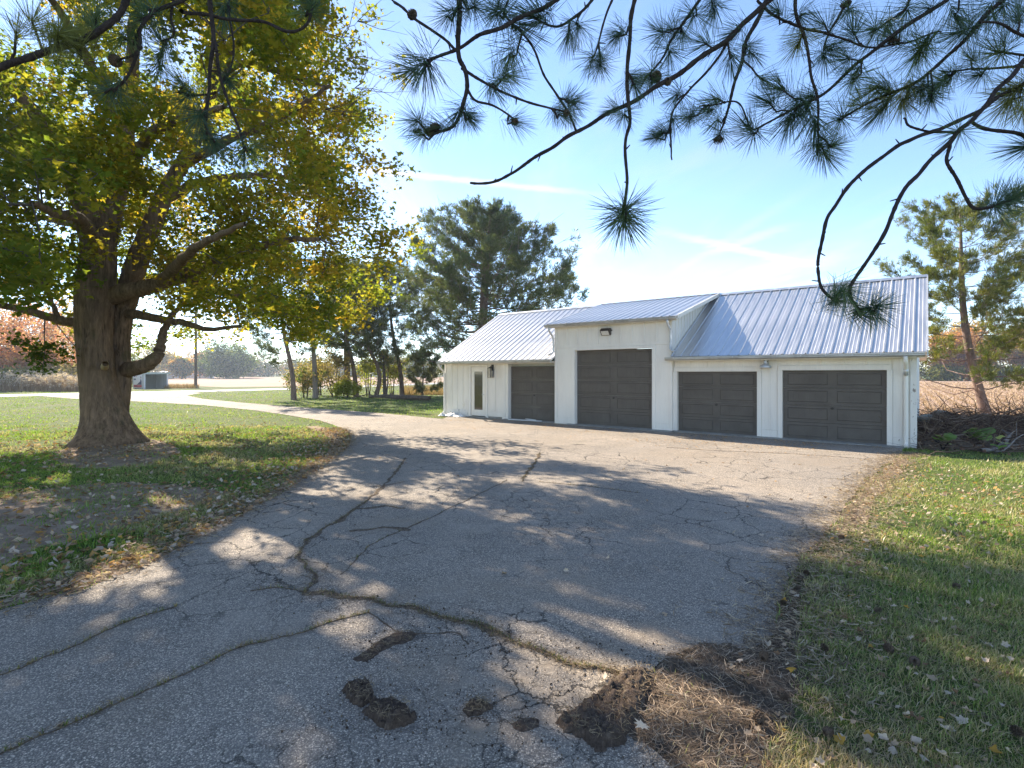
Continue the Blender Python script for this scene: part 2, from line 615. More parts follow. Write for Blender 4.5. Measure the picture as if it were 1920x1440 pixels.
    c = m.mix(m.rng(n3, 0.4, 0.7, 0, 0.5), c, (0.10, 0.075, 0.05))
    M['soil'] = m.principled(c, 0.97, spec=0.1, normal=m.bump(n3, 0.7, 0.02))
    m = Mat('dark_dirt')
    co = m.co()
    n2 = m.noise(30, 6, 0.75, co=co)
    c = m.ramp(n2, [(0.3, (0.06, 0.044, 0.034)), (0.55, (0.135, 0.10, 0.076)), (0.75, (0.27, 0.21, 0.155))])
    M['dirt'] = m.principled(c, 0.97, spec=0.1, normal=m.bump(n2, 1.0, 0.03))
    m = Mat('crack_soil')
    n2 = m.noise(28, 6, 0.75)
    M['cracksoil'] = m.principled(m.ramp(n2, [(0.3, (0.06, 0.046, 0.034)), (0.5, (0.15, 0.118, 0.088)), (0.7, (0.26, 0.205, 0.15))]), 0.97, spec=0.1, normal=m.bump(n2, 1.0, 0.02))
    m = Mat('needle_duff')
    co = m.co()
    n2 = m.noise(5, 6, 0.7, co=co)
    n3 = m.noise(70, 4, 0.75, (1, 0.3, 1), co=co)
    c = m.ramp(n3, [(0.3, (0.06, 0.046, 0.034)), (0.52, (0.16, 0.122, 0.088)), (0.72, (0.30, 0.235, 0.175))])
    c = m.mix(m.rng(n2, 0.4, 0.65, 0, 0.55), c, (0.085, 0.064, 0.047))
    M['duff'] = m.principled(c, 0.97, spec=0.1, normal=m.bump(n3, 1.0, 0.03))
    m = Mat('harvested_field')
    co = m.co()
    n2 = m.noise(0.05, 5, 0.6, co=co)
    rows = m.noise(1.6, 4, 0.7, (1, 0.06, 1), co=m.mapping((1, 1, 1), (0, 0, 0.6), co=co))
    c = m.ramp(rows, [(0.3, (0.27, 0.18, 0.125)), (0.7, (0.42, 0.30, 0.22))])
    c = m.mix(m.rng(n2, 0.4, 0.65, 0, 0.5), c, (0.46, 0.34, 0.25))
    M['field'] = m.principled(c, 0.95, spec=0.1, normal=m.bump(rows, 0.5, 0.08))
    M['maple_bark'] = bark_mat('maple_bark', (0.036, 0.023, 0.014), (0.34, 0.225, 0.14), 11.0, 0.13, moss=(0.055, 0.06, 0.025), bump=1.0)
    M['limb_bark'] = bark_mat('limb_bark', (0.05, 0.04, 0.032), (0.19, 0.155, 0.125), 8.0, 0.4)
    M['pine_bark'] = bark_mat('pine_bark', (0.09, 0.062, 0.05), (0.34, 0.245, 0.20), 7.0, 0.3)
    M['dead_bark'] = bark_mat('dead_bark', (0.17, 0.145, 0.125), (0.38, 0.33, 0.29), 7.0, 0.12)
    M['twig_bark'] = bark_mat('twig_bark', (0.035, 0.027, 0.026), (0.11, 0.085, 0.078), 40.0, 0.8, bump=1.0)
    M['pole_wood'] = bark_mat('pole_wood', (0.085, 0.062, 0.048), (0.19, 0.145, 0.115), 6.0, 0.05)
    m = Mat('cut_wood')
    M['cutwood'] = m.principled(m.ramp(m.noise(14, 4), [(0.3, (0.34, 0.24, 0.14)), (0.7, (0.52, 0.40, 0.26))]), 0.85)
    M['leaf'] = foliage('maple_leaf', trans=0.66)
    M['needle'] = foliage('pine_needle', trans=0.35, gloss=0.04)
    M['grassm'] = foliage('grass_blade', trans=0.45, gloss=0.03)
    M['dryleaf'] = foliage('dry_leaf', trans=0.25)
    m = Mat('field_stone')
    n = m.noise(7, 6, 0.7)
    M['stone'] = m.principled(m.ramp(n, [(0.3, (0.16, 0.165, 0.15)), (0.7, (0.36, 0.36, 0.34))]), 0.9, normal=m.bump(n, 0.6, 0.03))
    m = Mat('white_plastic')
    n = m.noise(6, 4, 0.6)
    M['plastic'] = m.principled(m.ramp(n, [(0.3, (0.62, 0.62, 0.62)), (0.7, (0.82, 0.82, 0.82))]), 0.45, spec=0.4, normal=m.bump(n, 0.6, 0.03))
    m = Mat('cone_scale')
    n = m.noise(40, 4, 0.7)
    M['cone'] = m.principled(m.ramp(n, [(0.3, (0.07, 0.048, 0.034)), (0.7, (0.24, 0.175, 0.125))]), 0.85)
    m = Mat('pale_siding')
    M['pale'] = m.principled(m.ramp(m.noise(3, 4, 0.6, (1, 1, 0.2)), [(0.3, (0.46, 0.50, 0.47)), (0.7, (0.60, 0.63, 0.60))]), 0.6)
    m = Mat('shelter_panel')
    M['greypanel'] = m.principled(m.ramp(m.noise(3, 4, 0.6, (1, 1, 0.1)), [(0.3, (0.26, 0.29, 0.26)), (0.7, (0.36, 0.39, 0.35))]), 0.6)
    for nm, c in (('print_white', (0.78, 0.78, 0.79)), ('print_navy', (0.03, 0.045, 0.12)), ('print_red', (0.55, 0.05, 0.06)), ('print_skin', (0.50, 0.30, 0.22)),
                  ('barn_red', (0.30, 0.10, 0.07)), ('far_white', (0.74, 0.74, 0.74))):
        m = Mat(nm)
        M[nm] = m.principled(m.mix(m.rng(m.noise(8, 3), 0.35, 0.65, 0, 0.12), c, tuple(x * 0.7 for x in c)), 0.6)
make_materials()
#PART2
# ------------------------------------------------------------------ ground, road, driveway
def sheet(name, poly, z, mat, jitter=0.0, step=None, seed=1, **kw):
    P = [Vector((x, y)) for x, y in poly]
    if step:
        Q = []
        for i, a in enumerate(P):
            b = P[(i + 1) % len(P)]
            far = max(1.0, min(a.length, b.length) / 10)
            n = max(1, int((b - a).length / (step * far)))
            for k in range(n):
                p = a.lerp(b, k / n)
                t = (b - a).normalized()
                w = (mnoise.noise(Vector((p.x * 1.3, p.y * 1.3, seed))) * 0.7 + mnoise.noise(Vector((p.x * 5, p.y * 5, seed))) * 0.45) * jitter
                Q.append(p + Vector((-t.y, t.x)) * w)
        P = Q
    bm = bmesh.new()
    f = bm.faces.new([bm.verts.new((p.x, p.y, z)) for p in P])
    if f.normal.z < 0:
        f.normal_flip()
    bm.normal_update()
    bmesh.ops.triangulate(bm, faces=[f])
    for q in bm.faces:
        if q.normal.z < 0:
            q.normal_flip()
    me = bpy.data.meshes.new(name)
    bm.to_mesh(me)
    bm.free()
    obj(name, me, mat, kind='structure', **kw)
    return [(p.x, p.y) for p in P]

bm = bmesh.new()
for r0, r1, n in ((0, 60, 1), (60, 400, 1), (400, 1600, 1)):
    pass
bmesh.ops.create_grid(bm, x_segments=8, y_segments=8, size=1500)
me = bpy.data.meshes.new('ground')
bm.to_mesh(me)
bm.free()
obj('ground', me, M['lawn'], kind='structure', label='mown green lawn ground around the driveway and garage')

GL = Vector((-3.17, 24.9))
GD = Vector((0.78351, -0.62138))
GV = Vector((0.62138, 0.78351))
GANG = math.atan2(GD.y, GD.x)
def gloc(u, y):
    p = GL + GD * u + GV * y
    return (p.x, p.y)

sheet('crop_field', [(-42, 76), (-120, 140), (-330, 300), (60, 300), (14, 160), (-14, 112), (-27, 84)], 0.004, M['field'],
      label='bare tan harvested field beyond the road')
sheet('stubble_field', [(13.6, 21.0), (19, 19.6), (60, 10), (260, 60), (170, 165), (60, 150), (24, 60)], 0.004, M['field'], 0.5, 1.0, 3,
      label='tan stubble field behind the brush pile')

road_line = cr([(-115, -38), (-80, 5), (-46, 46.5), (-29.5, 67), (-17, 98), (-2, 150), (10, 220)], 8)
def offset_line(Pl, w):
    t = np.gradient(Pl, axis=0)
    t /= np.linalg.norm(t, axis=1, keepdims=True)
    return Pl + np.stack([-t[:, 1], t[:, 0]], 1) * w
road_poly = [tuple(p) for p in offset_line(road_line, 3.1)] + [tuple(p) for p in offset_line(road_line, -3.1)[::-1]]
sheet('road', road_poly, 0.008, M['road'], label='pale country road crossing behind the big maple')

left_edge_px = [(0, 1145), (150, 1110), (300, 1050), (420, 985), (520, 930), (600, 880), (648, 843), (658, 818), (640, 803), (600, 789), (540, 779), (480, 770), (380, 760), (240, 752), (150, 749)]
right_edge_px = [(1690, 848), (1625, 900), (1578, 960), (1545, 1005), (1500, 1050), (1475, 1090), (1465, 1130), (1450, 1190), (1400, 1220), (1320, 1212), (1250, 1240), (1185, 1300), (1195, 1390), (1262, 1440)]
upper_px = [(830, 786), (700, 774), (560, 764), (450, 755), (380, 748), (350, 742), (380, 737)]
drive_poly = [(-5.4, -8), (-5.3, 0), (-4.8, 3)] + [gp(*p) for p in left_edge_px] + [(-43, 47), (-36, 57)]
drive_poly += [gp(*p) for p in upper_px[::-1]] + [gloc(0.1, 0.4), gloc(17.5, 0.4)] + [gp(*p) for p in right_edge_px] + [(1.15, 2.0), (1.35, 0), (1.5, -8)]
drive_out = sheet('driveway', drive_poly, 0.014, M['asphalt'], 0.07, 0.09, 5, label='cracked grey asphalt driveway leading to the garage')

soil_a = [gp(*p) for p in [(-60, 950), (60, 925), (170, 905), (300, 905), (400, 925), (350, 960), (240, 985), (120, 1020), (0, 1055), (-60, 1070)]]
soil_b = [gp(*p) for p in [(110, 850), (140, 826), (250, 818), (330, 832), (345, 850), (270, 872), (170, 880), (110, 868)]]
soil_c = [gp(*p) for p in [(1560, 995), (1590, 950), (1640, 895), (1690, 850), (1712, 850), (1690, 880), (1650, 930), (1610, 985), (1575, 1020)]]
soil_d = [gp(*p) for p in [(470, 960), (560, 905), (640, 850), (640, 815), (600, 798), (570, 800), (625, 822), (615, 850), (540, 900), (440, 960), (300, 1035), (100, 1100), (-40, 1135), (-40, 1150), (150, 1112), (320, 1045)]]
soils = [sheet('bare_ground', s, 0.004 + 0.001 * i, M['soil'], (0.6, 0.4, 0.2, 0.2)[i], 0.12, 20 + i, label=l) for i, (s, l) in enumerate((
    (soil_a, 'worn bare soil strip crossing the left lawn'), (soil_b, 'bare soil ring around the maple trunk'),
    (soil_c, 'bare sandy edge where the drive meets the right lawn'), (soil_d, 'thin worn soil margin along the curved left drive edge')))]

# needle covered bank beside the drive: a low mound
duff_poly = [gp(*p) for p in [(1185, 1300), (1250, 1236), (1320, 1206), (1400, 1214), (1450, 1186), (1472, 1125), (1492, 1075), (1512, 1085), (1500, 1150), (1490, 1220), (1480, 1300), (1450, 1380), (1430, 1440)]] + [(1.5, 2.0), (1.7, 0.5), (1.3, 0.2), (1.08, 2.0)] + [gp(*p) for p in [(1255, 1440), (1190, 1390)]]
def mound():
    xs = np.linspace(0.45, 2.6, 130)
    ys = np.linspace(0.2, 5.4, 260)
    X, Y = np.meshgrid(xs, ys)
    D = np.full(X.shape, 9.0)
    ins = inside(duff_poly, X.ravel(), Y.ravel()).reshape(X.shape)
    n = len(duff_poly)
    for i in range(n):
        a, b = np.array(duff_poly[i]), np.array(duff_poly[(i + 1) % n])
        ab = b - a
        t = np.clip(((X - a[0]) * ab[0] + (Y - a[1]) * ab[1]) / (ab @ ab), 0, 1)
        D = np.minimum(D, np.hypot(X - a[0] - t * ab[0], Y - a[1] - t * ab[1]))
    D = np.where(ins, D, -D) + (fbm(X, Y, 3.0, 4) - 0.5) * 0.22
    Z = np.clip(D / 0.22, -0.3, 1) * 0.035 * (0.35 + 1.1 * fbm(X, Y, 5, 9)) + (fbm(X, Y, 16, 2) - 0.5) * 0.03 + 0.008
    Z = np.where(D < -0.08, -0.03, Z)
    V = np.stack([X, Y, Z], -1).reshape(-1, 3)
    ny, nx = X.shape
    i = (np.arange(ny - 1)[:, None] * nx + np.arange(nx - 1)[None, :]).ravel()
    Q = np.stack([i, i + 1, i + nx + 1, i + nx], 1)
    keep = (Z.ravel()[Q] > -0.025).any(1)
    me = tri_mesh('needle_bank', V, Q[keep], smooth=True)
    obj('needle_bank', me, M['duff'], kind='structure', label='brown pine needle bank at the lower right of the drive')
    return X, Y, Z
MX, MY, MZ = mound()
def ground_z(x, y):
    ix = np.clip(np.round((x - 0.45) / (2.15 / 129)).astype(int), 0, 129)
    iy = np.clip(np.round((y - 0.2) / (5.2 / 259)).astype(int), 0, 259)
    z = np.maximum(MZ[iy, ix], 0)
    return np.where((x > 0.45) & (x < 2.6) & (y > 0.2) & (y < 5.4), z, 0.0)

# ------------------------------------------------------------------ garage
ZE, YE, YR, ZR = 2.56, -0.42, 4.1, 5.17            # eave height and reach, ridge
SL = (ZR - ZE) / (YR - YE)
ZME = 3.93                                         # eave of the tall middle bay
SLM = (ZR + 0.03 - ZME) / (YR - YE)
YM = -0.15                                         # front face of the middle bay
GW = 17.73

def build_garage():
    g = empty('garage', (GL.x, GL.y, 0), GANG, label='long white board garage with ribbed metal roof and four charcoal doors', cat='garage')
    W, D_ = M['white'], M['door']

    def boards(wall, u0, u1, z0, z1, y, sp, first=None):
        """siding boards with battens over the joints, each a piece of its wall"""
        n = max(1, round((u1 - u0) / sp))
        w = (u1 - u0) / n
        cache = {}
        for i in range(n):
            a = u0 + i * w
            dy = random.uniform(0, 0.003)
            o = MB().box(a + 0.004, a + w - 0.004, y - 0.018 - dy, y + 0.002, z0, z1).build('siding_board', W, wall)
            if i:
                MB().box(a - 0.024, a + 0.024, y - 0.046, y - 0.0225, z0, z1).build('batten', W, wall, bevel=0.003)

    # --- walls (solid backing, pieces hang on it)
    def wall(u0, u1, y0, y1, z0, z1, mat=W):
        return MB().box(u0, u1, y0, y1, z0, z1).build('wall', mat, g)
    wl = wall(0.0, 1.60, 0.0, 0.14, 0.0, 2.50)
    boards(wl, 0.10, 1.52, 0.34, 2.42, 0.0, 0.36)
    MB().box(0.10, 1.52, -0.024, -0.001, 0.03, 0.33).build('skirt_board', M['peel'], wl, bevel=0.004)
    MB().box(-0.02, 0.098, -0.045, 0.10, 0.02, 2.46).build('corner_board', W, wl, bevel=0.004)
    wl2 = wall(2.62, 3.62, 0.0, 0.14, 0.0, 2.50)
    boards(wl2, 2.70, 3.54, 0.34, 2.42, 0.0, 0.36)
    MB().box(2.70, 3.54, -0.022, -0.001, 0.10, 0.33).build('skirt_board', W, wl2, bevel=0.004)
    MB().box(2.72, 3.52, -0.012, -0.001, 0.0, 0.095).build('bare_sill', M['concrete'], wl2, label='exposed stone sill under the boards')
    MB().box(3.54, 3.70, -0.06, 0.10, 0.02, 2.44).build('trim_board', W, wl2, bevel=0.004)
    MB().box(3.70, 3.86, -0.035, 0.30, 0.02, 2.44).build('trim_board', W, wl2, bevel=0.004)
    wt = wall(1.60, 2.62, 0.02, 0.14, 2.33, 2.50)
    wall(3.62, 6.36, 0.30, 0.40, 2.30, 2.50)
    # entry door
    e = empty('entry_door', (0, 0, 0))
    e.parent = g
    e['label'] = 'narrow white entry door with a tall glass pane'
    for a, b in ((1.55, 1.66), (2.58, 2.69)):
        MB().box(a, b, -0.05, 0.06, 0.03, 2.40).build('door_trim', W, e, bevel=0.004)
    MB().box(1.66, 2.58, -0.048, 0.06, 2.30, 2.40).build('door_trim', W, e, bevel=0.004)
    MB().box(1.665, 2.575, 0.02, 0.065, 0.08, 2.295).build('door_leaf', W, e)
    u0, u1, z0, z1 = 1.87, 2.37, 0.36, 2.08
    for a in ((1.70, u0, 0.10, 2.28), (u1, 2.54, 0.10, 2.28), (u0, u1, z1, 2.28), (u0, u1, 0.10, z0)):
        MB().box(a[0], a[1], -0.012, 0.018, a[2], a[3]).build('door_frame', W, e, bevel=0.004)
    MB().box(u0 + .002, u1 - .002, 0.004, 0.016, z0 + .002, z1 - .002).build('pane', M['glass'], e)
    MB().tube([(2.46, -0.012, 1.05), (2.46, -0.07, 1.05)], 0.014, 8).tube([(2.46, -0.06, 1.05), (2.36, -0.06, 1.05)], 0.011, 8).build('handle', M['zinc'], e)
    MB().box(1.60, 2.64, -0.10, 0.06, 0.0, 0.055).build('door_sill', M['concrete'], e, bevel=0.01)
    # vent flap on the wall
    v = MB().prism([(1.19 + 0.075 * math.cos(t), 0.60 + 0.095 * math.sin(t)) for t in np.linspace(0, 2 * math.pi, 16, endpoint=False)], 'y', -0.05, -0.019)
    v.box(1.165, 1.205, -0.075, -0.05, 0.54, 0.66).build('vent_cover', W, g, label='small white round vent cover low on the wall')

    # --- middle bay
    wm = empty('middle_bay', (0, 0, 0))
    wm.parent = g
    bk = lambda *a: MB().box(*a).build('wall', W, wm)
    bk(6.38, 7.24, YM, 0.05, 0, 3.82)
    bk(10.48, 11.13, YM, 0.05, 0, 3.82)
    bk(7.24, 10.48, YM + 0.001, 0.05, 2.93, 3.82)
    n = 10
    w = (11.05 - 6.46) / n
    for i in range(n):
        a = 6.46 + i * w
        MB().box(a + .004, a + w - .004, YM - 0.018 - random.uniform(0, .003), YM + 0.001, 3.10, 3.80).build('siding_board', W, wm)
        if i:
            MB().box(a - .024, a + .024, YM - 0.048, YM - 0.0225, 3.10, 3.80).build('batten', W, wm, bevel=.003)
    MB().box(6.38, 11.13, YM - 0.030, YM - 0.001, 2.99, 3.098).build('trim_board', W, wm, bevel=.004)
    for a, b in ((6.46, 7.12), (10.56, 11.05)):
        MB().box(a, b, YM - 0.016, YM - 0.001, 0.28, 2.985).build('siding_board', W, wm)
        MB().box(a, b, YM - 0.028, YM - 0.001, 0.02, 0.272).build('skirt_board', W, wm, bevel=.004)
    for a, b in ((6.36, 6.457), (11.053, 11.15)):
        MB().box(a, b, YM - 0.045, YM + 0.12, 0.02, 3.80).build('corner_board', W, wm, bevel=.004)
    for a, b in ((7.12, 7.285), (10.435, 10.56)):
        MB().box(a, b, YM - 0.050, YM + 0.16, 0.02, 2.983).build('trim_board', W, wm, bevel=.004)
    MB().box(7.285, 10.435, YM - 0.046, YM + 0.16, 2.885, 2.985).build('trim_board', W, wm, bevel=.004)
    # cheek walls above the lower roofs, with upright boards
    for uu, sgn in ((6.38, -1), (11.13, 1)):
        zl = lambda y: ZE + SL * (y - YE) - 0.05
        zu = lambda y: ZME + SLM * (y - YE) - 0.06
        ycross = YR - 0.1
        ys = np.linspace(YM + 0.02, ycross, 16)
        for i in range(15):
            a, b = ys[i] + .004, ys[i + 1] - .004
            x0, x1 = (uu, uu + sgn * (0.02 + random.uniform(0, .004)))
            pr = [(a, zl(a)), (b, zl(b)), (b, zu(b)), (a, zu(a))]
            MB().prism(pr, 'x', min(x0, x1), max(x0, x1)).build('siding_board', W, wm)
            if i and zu(a) - zl(a) > 0.12:
                c0, c1 = a - .026, a + .018
                pr = [(c0, zl(c0)), (c1, zl(c1)), (c1, zu(c1)), (c0, zu(c0))]
                xx = sorted((uu + sgn * 0.0245, uu + sgn * 0.038))
                MB().prism(pr, 'x', xx[0], xx[1]).build('batten', W, wm)

    # --- right section
    wr = empty('right_section', (0, 0, 0))
    wr.parent = g
    bk2 = lambda *a: MB().box(*a).build('wall', W, wr)
    bk2(11.155, 11.22, 0.0, 0.14, 0, 2.50)
    bk2(13.86, 14.47, 0.0, 0.14, 0, 2.50)
    bk2(17.15, 17.73, 0.0, 0.14, 0, 2.50)
    bk2(11.22, 13.86, 0.001, 0.14, 2.10, 2.50)
    bk2(14.47, 17.15, 0.001, 0.14, 2.13, 2.50)
    for a, b, z in ((11.17, 13.90, 2.20), (14.43, 17.20, 2.24)):
        n = 5
        w = (b - a) / n
        for i in range(n):
            MB().box(a + i * w + .004, a + (i + 1) * w - .004, -0.016, -0.001, z + 0.004, 2.44).build('siding_board', W, wr)
            if i:
                MB().box(a + i * w - .022, a + i * w + .022, -0.034, -0.0185, z + 0.004, 2.40).build('batten', W, wr, bevel=.003)
    for (a, b, zt) in ((11.27, 13.81, 2.06), (14.52, 17.10, 2.09)):
        MB().box(a - 0.11, b + 0.11, -0.045, 0.12, zt, zt + 0.14).build('trim_board', W, wr, bevel=.004)
        for c0, c1 in ((a - 0.13, a), (b, b + 0.13)):
            MB().box(c0, c1, -0.048, 0.13, 0.02, zt - 0.002).build('trim_board', W, wr, bevel=.004)
    for a, b in ((13.945, 14.38), (17.235, 17.60)):
        n = 2
        w = (b - a) / n
        for i in range(n):
            MB().box(a + i * w + .003, a + (i + 1) * w - .003, -0.018 - random.uniform(0, .003), -0.001, 0.27, 2.40).build('siding_board', W, wr)
        MB().box(a + w - .024, a + w + .024, -0.036, -0.0225, 0.27, 2.40).build('batten', W, wr, bevel=.003)
        MB().box(a, b, -0.028, -0.001, 0.02, 0.262).build('skirt_board', W, wr, bevel=.004)
    MB().box(17.605, 17.75, -0.05, 0.12, 0.02, 2.44).build('corner_board', M['peel'], wr, bevel=.004, label='weathered corner board with peeling white paint')
    # end gables, back wall and floor slab
    for uu in (0.0, GW - 0.14):
        pr = [(0.141, 0), (8.06, 0), (8.06, ZE - 0.05 + SL * 0.55), (YR, ZR - 0.08), (0.141, ZE + SL * 0.56 - 0.05)]
        MB().prism(pr, 'x', uu, uu + 0.14).build('gable_wall', M['peel'] if uu else W, g)
    MB().box(0.14, GW - 0.14, 8.06, 8.2, 0, 2.7).build('back_wall', W, g)

    # --- overhead doors
    def garage_door(u0, u1, zt, nsec, y, label):
        d = empty('garage_door', (0, 0, 0))
        d.parent = g
        d['label'] = label
        h = (zt - 0.03) / nsec
        for i in range(nsec):
            z0 = 0.03 + i * h
            b = MB().box(u0, u1, y, y + 0.05, z0 + 0.003, z0 + h - 0.003)
            c = (u0 + u1) / 2
            mg = (u1 - u0) * 0.045
            for (a0, a1) in ((u0 + mg, c - mg), (c + mg, u1 - mg)):
                q0, q1 = z0 + h * 0.17, z0 + h * 0.83
                t, e_ = 0.022, 0.012
                # bevelled raised moulding around a long panel
                for (x0, x1, w0, w1) in ((a0, a1, q0, q0 + t), (a0, a1, q1 - t, q1)):
                    b.prism([(y - 0.0005, w0), (y - e_, w0 + t * .3), (y - e_, w1 - t * .3), (y - 0.0005, w1)], 'x', x0, x1)
                for (x0, x1) in ((a0, a0 + t), (a1 - t, a1)):
                    b.prism([(x0, y - 0.0005), (x0 + t * .3, y - e_ - .0005), (x1 - t * .3, y - e_ - .0005), (x1, y - 0.0005)], 'z', q0 + t, q1 - t)
                # shallow plank grooves inside the panel read as small steps
                m_ = 7
                for k in range(m_):
                    s0 = a0 + t + (a1 - a0 - 2 * t) * k / m_
                    s1 = a0 + t + (a1 - a0 - 2 * t) * (k + 1) / m_
                    b.box(s0 + .006, s1 - .006, y - 0.004, y - 0.0004, q0 + t + .006, q1 - t - .006)
            b.build('door_panel', D_, d)
        c = (u0 + u1) / 2
        zz = 0.03 + h * (nsec // 2) - h * 0.15
        MB().tube([(c, y - 0.004, zz), (c, y - 0.03, zz)], 0.035, 10).box(c - 0.045, c + 0.045, y - 0.042, y - 0.031, zz - 0.012, zz + 0.012).build('lock_handle', M['black'], d)
        MB().box(u0 + .01, u1 - .01, y + .005, y + .04, 0.012, 0.029).build('bottom_seal', M['black'], d)
    garage_door(3.88, 6.355, 2.29, 4, 0.16, 'charcoal garage door beside the white entry door')
    garage_door(7.29, 10.43, 2.88, 5, 0.00, 'tall charcoal garage door in the raised middle bay')
    garage_door(11.275, 13.805, 2.055, 4, 0.09, 'charcoal garage door directly right of the tall bay')
    garage_door(14.525, 17.095, 2.085, 4, 0.09, 'charcoal garage door at the right end')
    # concrete apron strips
    for a, b, y0 in ((3.70, 6.35, -0.22), (7.0, 11.2, -0.42), (11.23, 17.5, -0.24)):
        MB().prism([(y0, 0.0), (y0, 0.03), (y0 + 0.05, 0.045), (0.2, 0.05 if y0 > -.3 else .05), (0.2, 0.0)], 'x', a, b).build('concrete_sill', M['concrete'], g)

    # --- roofs
    def panel_mesh(w, length, slope):
        """one metal sheet lying along the slope: flat pan, one tall rib, two low ribs"""
        c, s = 1 / math.hypot(1, slope), slope / math.hypot(1, slope)
        prof = [(0, 0), (0.012, 0.028), (0.040, 0.028), (0.055, 0.0), (w * 0.42, 0), (w * 0.44, 0.006), (w * 0.47, 0.006), (w * 0.49, 0),
                (w * 0.70, 0), (w * 0.72, 0.006), (w * 0.75, 0.006), (w * 0.77, 0), (w, 0)]
        n = len(prof)
        V, Fc = [], []
        for a in (0.0, length):
            for (x, h) in prof:
                V.append((x, a * c - h * s, a * s + h * c))
        for a in (0.0, length):
            for (x, h) in prof:
                V.append((x, a * c - (h - .004) * s, a * s + (h - .004) * c))
        for i in range(n - 1):
            Fc.append((i, i + 1, n + i + 1, n + i))
            Fc.append((2 * n + i, 3 * n + i, 3 * n + i + 1, 2 * n + i + 1))
            Fc.append((i, 2 * n + i, 2 * n + i + 1, i + 1))
        m = bpy.data.meshes.new('roof_panel')
        m.from_pydata(V, [], Fc)
        m.update()
        m.materials.append(M['roof'])
        return m

    def roof(u0, u1, ze, slope, zr, count, label, back=True):
        r = empty('roof', (0, 0, 0))
        r.parent = g
        r['label'] = label
        w = (u1 - u0) / count
        ln = math.hypot(YR - YE, zr - ze)
        pm = panel_mesh(w, ln, slope)
        for i in range(count):
            o = obj('roof_panel', pm, None, r)
            o.location = (u0 + i * w, YE, ze + random.uniform(0, 0.002))
        t = 0.06
        MB().prism([(YE + .03, ze - t), (YR, zr - t - .01), (YR, zr - .01), (YE + .01, ze - .01)], 'x', u0 + .02, u1 - .02).build('roof_deck', W, r)
        if back:
            MB().prism([(YR + .001, zr - t), (2 * YR - YE, ze - t), (2 * YR - YE, ze), (YR + .001, zr)], 'x', u0 + .005, u1 - .005).build('rear_slope', M['roof'], r)
        MB().prism([(YR - 0.16, zr - 0.16 * slope + .034), (YR, zr + 0.042), (YR + .16, zr - .16 * slope + .034), (YR + .16, zr - .16 * slope + .03), (YR, zr + .036), (YR - .16, zr - .16 * slope + .03)], 'x', u0 - .012, u1 + .012).build('ridge_cap', M['roof'], r)
        return r
    rl = roof(-0.02, 6.36, ZE, SL, ZR, 21, 'low ribbed metal roof over the entry door end')
    rr = roof(11.18, 17.95, ZE, SL, ZR, 22, 'low ribbed metal roof over the right two doors')
    rm = roof(6.17, 11.42, ZME, SLM, ZR + 0.03, 18, 'shallower ribbed metal roof raised over the tall door')
    def rake(u0, u1, ze, slope, zr, parent, mat):
        MB().prism([(YE - .01, ze - .10), (YR, zr - .10), (YR, zr + .034), (YE - .01, ze + .034)], 'x', u0, u1).build('rake_trim', mat, parent)
    rake(17.952, 17.985, ZE, SL, ZR, rr, M['zinc'])
    rake(-0.052, -0.022, ZE, SL, ZR, rl, M['zinc'])
    rake(11.422, 11.455, ZME, SLM, ZR + .03, rm, W)
    rake(6.135, 6.168, ZME, SLM, ZR + .03, rm, M['zinc'])
    # eaves: fascia, soffit, gutter with brackets
    def eave(u0, u1, ze, ywall):
        f = MB().box(u0 + .02, u1 - .02, YE + .02, YE + .05, ze - .15, ze - .014).build('fascia', W, g)
        MB().box(u0 + .02, u1 - .02, YE + .052, ywall - .05, ze - .12, ze - .10).build('soffit', W, g)
        y0, z0 = YE - 0.115, ze - 0.125
        prof = [(YE + .018, ze - .03), (YE + .018, z0), (y0 + .055, z0), (y0 + .015, z0 + .04), (y0 + .015, z0 + .065), (y0, z0 + .08), (y0, z0 + .10), (y0 + .006, z0 + .10),
                (y0 + .006, z0 + .085), (y0 + .021, z0 + .068), (y0 + .021, z0 + .042), (y0 + .058, z0 + .006), (YE + .012, z0 + .006), (YE + .012, ze - .03)]
        gt = MB().prism(prof, 'x', u0, u1).build('gutter', M['gutter'], g)
        for uu in (u0 + .001, u1 - .005):
            MB().prism([(YE + .012, ze - .035), (YE + .012, z0 + .006), (y0 + .058, z0 + .006), (y0 + .021, z0 + .05), (y0 + .006, z0 + .09)], 'x', uu, uu + .004).build('end_cap', M['gutter'], gt)
        n = int((u1 - u0) / 0.62)
        for i in range(n):
            a = u0 + (i + .5) * (u1 - u0) / n
            MB().box(a - .012, a + .012, y0 - .004, YE + .02, z0 + .101, z0 + .106).box(a - .012, a + .012, y0 - .005, y0 - .0005, z0 + .06, z0 + .101).build('gutter_bracket', M['zinc'], gt)
    eave(-0.06, 6.34, ZE, 0.0)
    eave(11.02, 17.93, ZE, 0.0)
    eave(6.08, 11.40, ZME, YM)
    # downspouts
    def spout(pts, r_=0.038, mat=None, label=None):
        P = cr(pts, 4)
        o = MB().tube(P, r_, 10).build('downspout', mat or M['zinc'], g)
        if label: o['label'] = label
        for k in (len(P) // 3, 2 * len(P) // 3):
            p = P[k]
            MB().box(p[0] - .055, p[0] + .055, p[1] - .004, p[1] + .05, p[2] - .012, p[2] + .012).build('strap', mat or M['zinc'], o)
    spout([(0.03, YE - .05, ZE - .12), (0.03, YE - .02, ZE - .24), (0.02, -0.12, ZE - .52), (0.02, -0.09, ZE - .75), (0.02, -0.09, 1.3), (0.02, -0.09, 0.5), (0.02, -0.09, 0.22), (0.0, -0.16, 0.12), (-0.02, -0.28, 0.08)], .042, W)
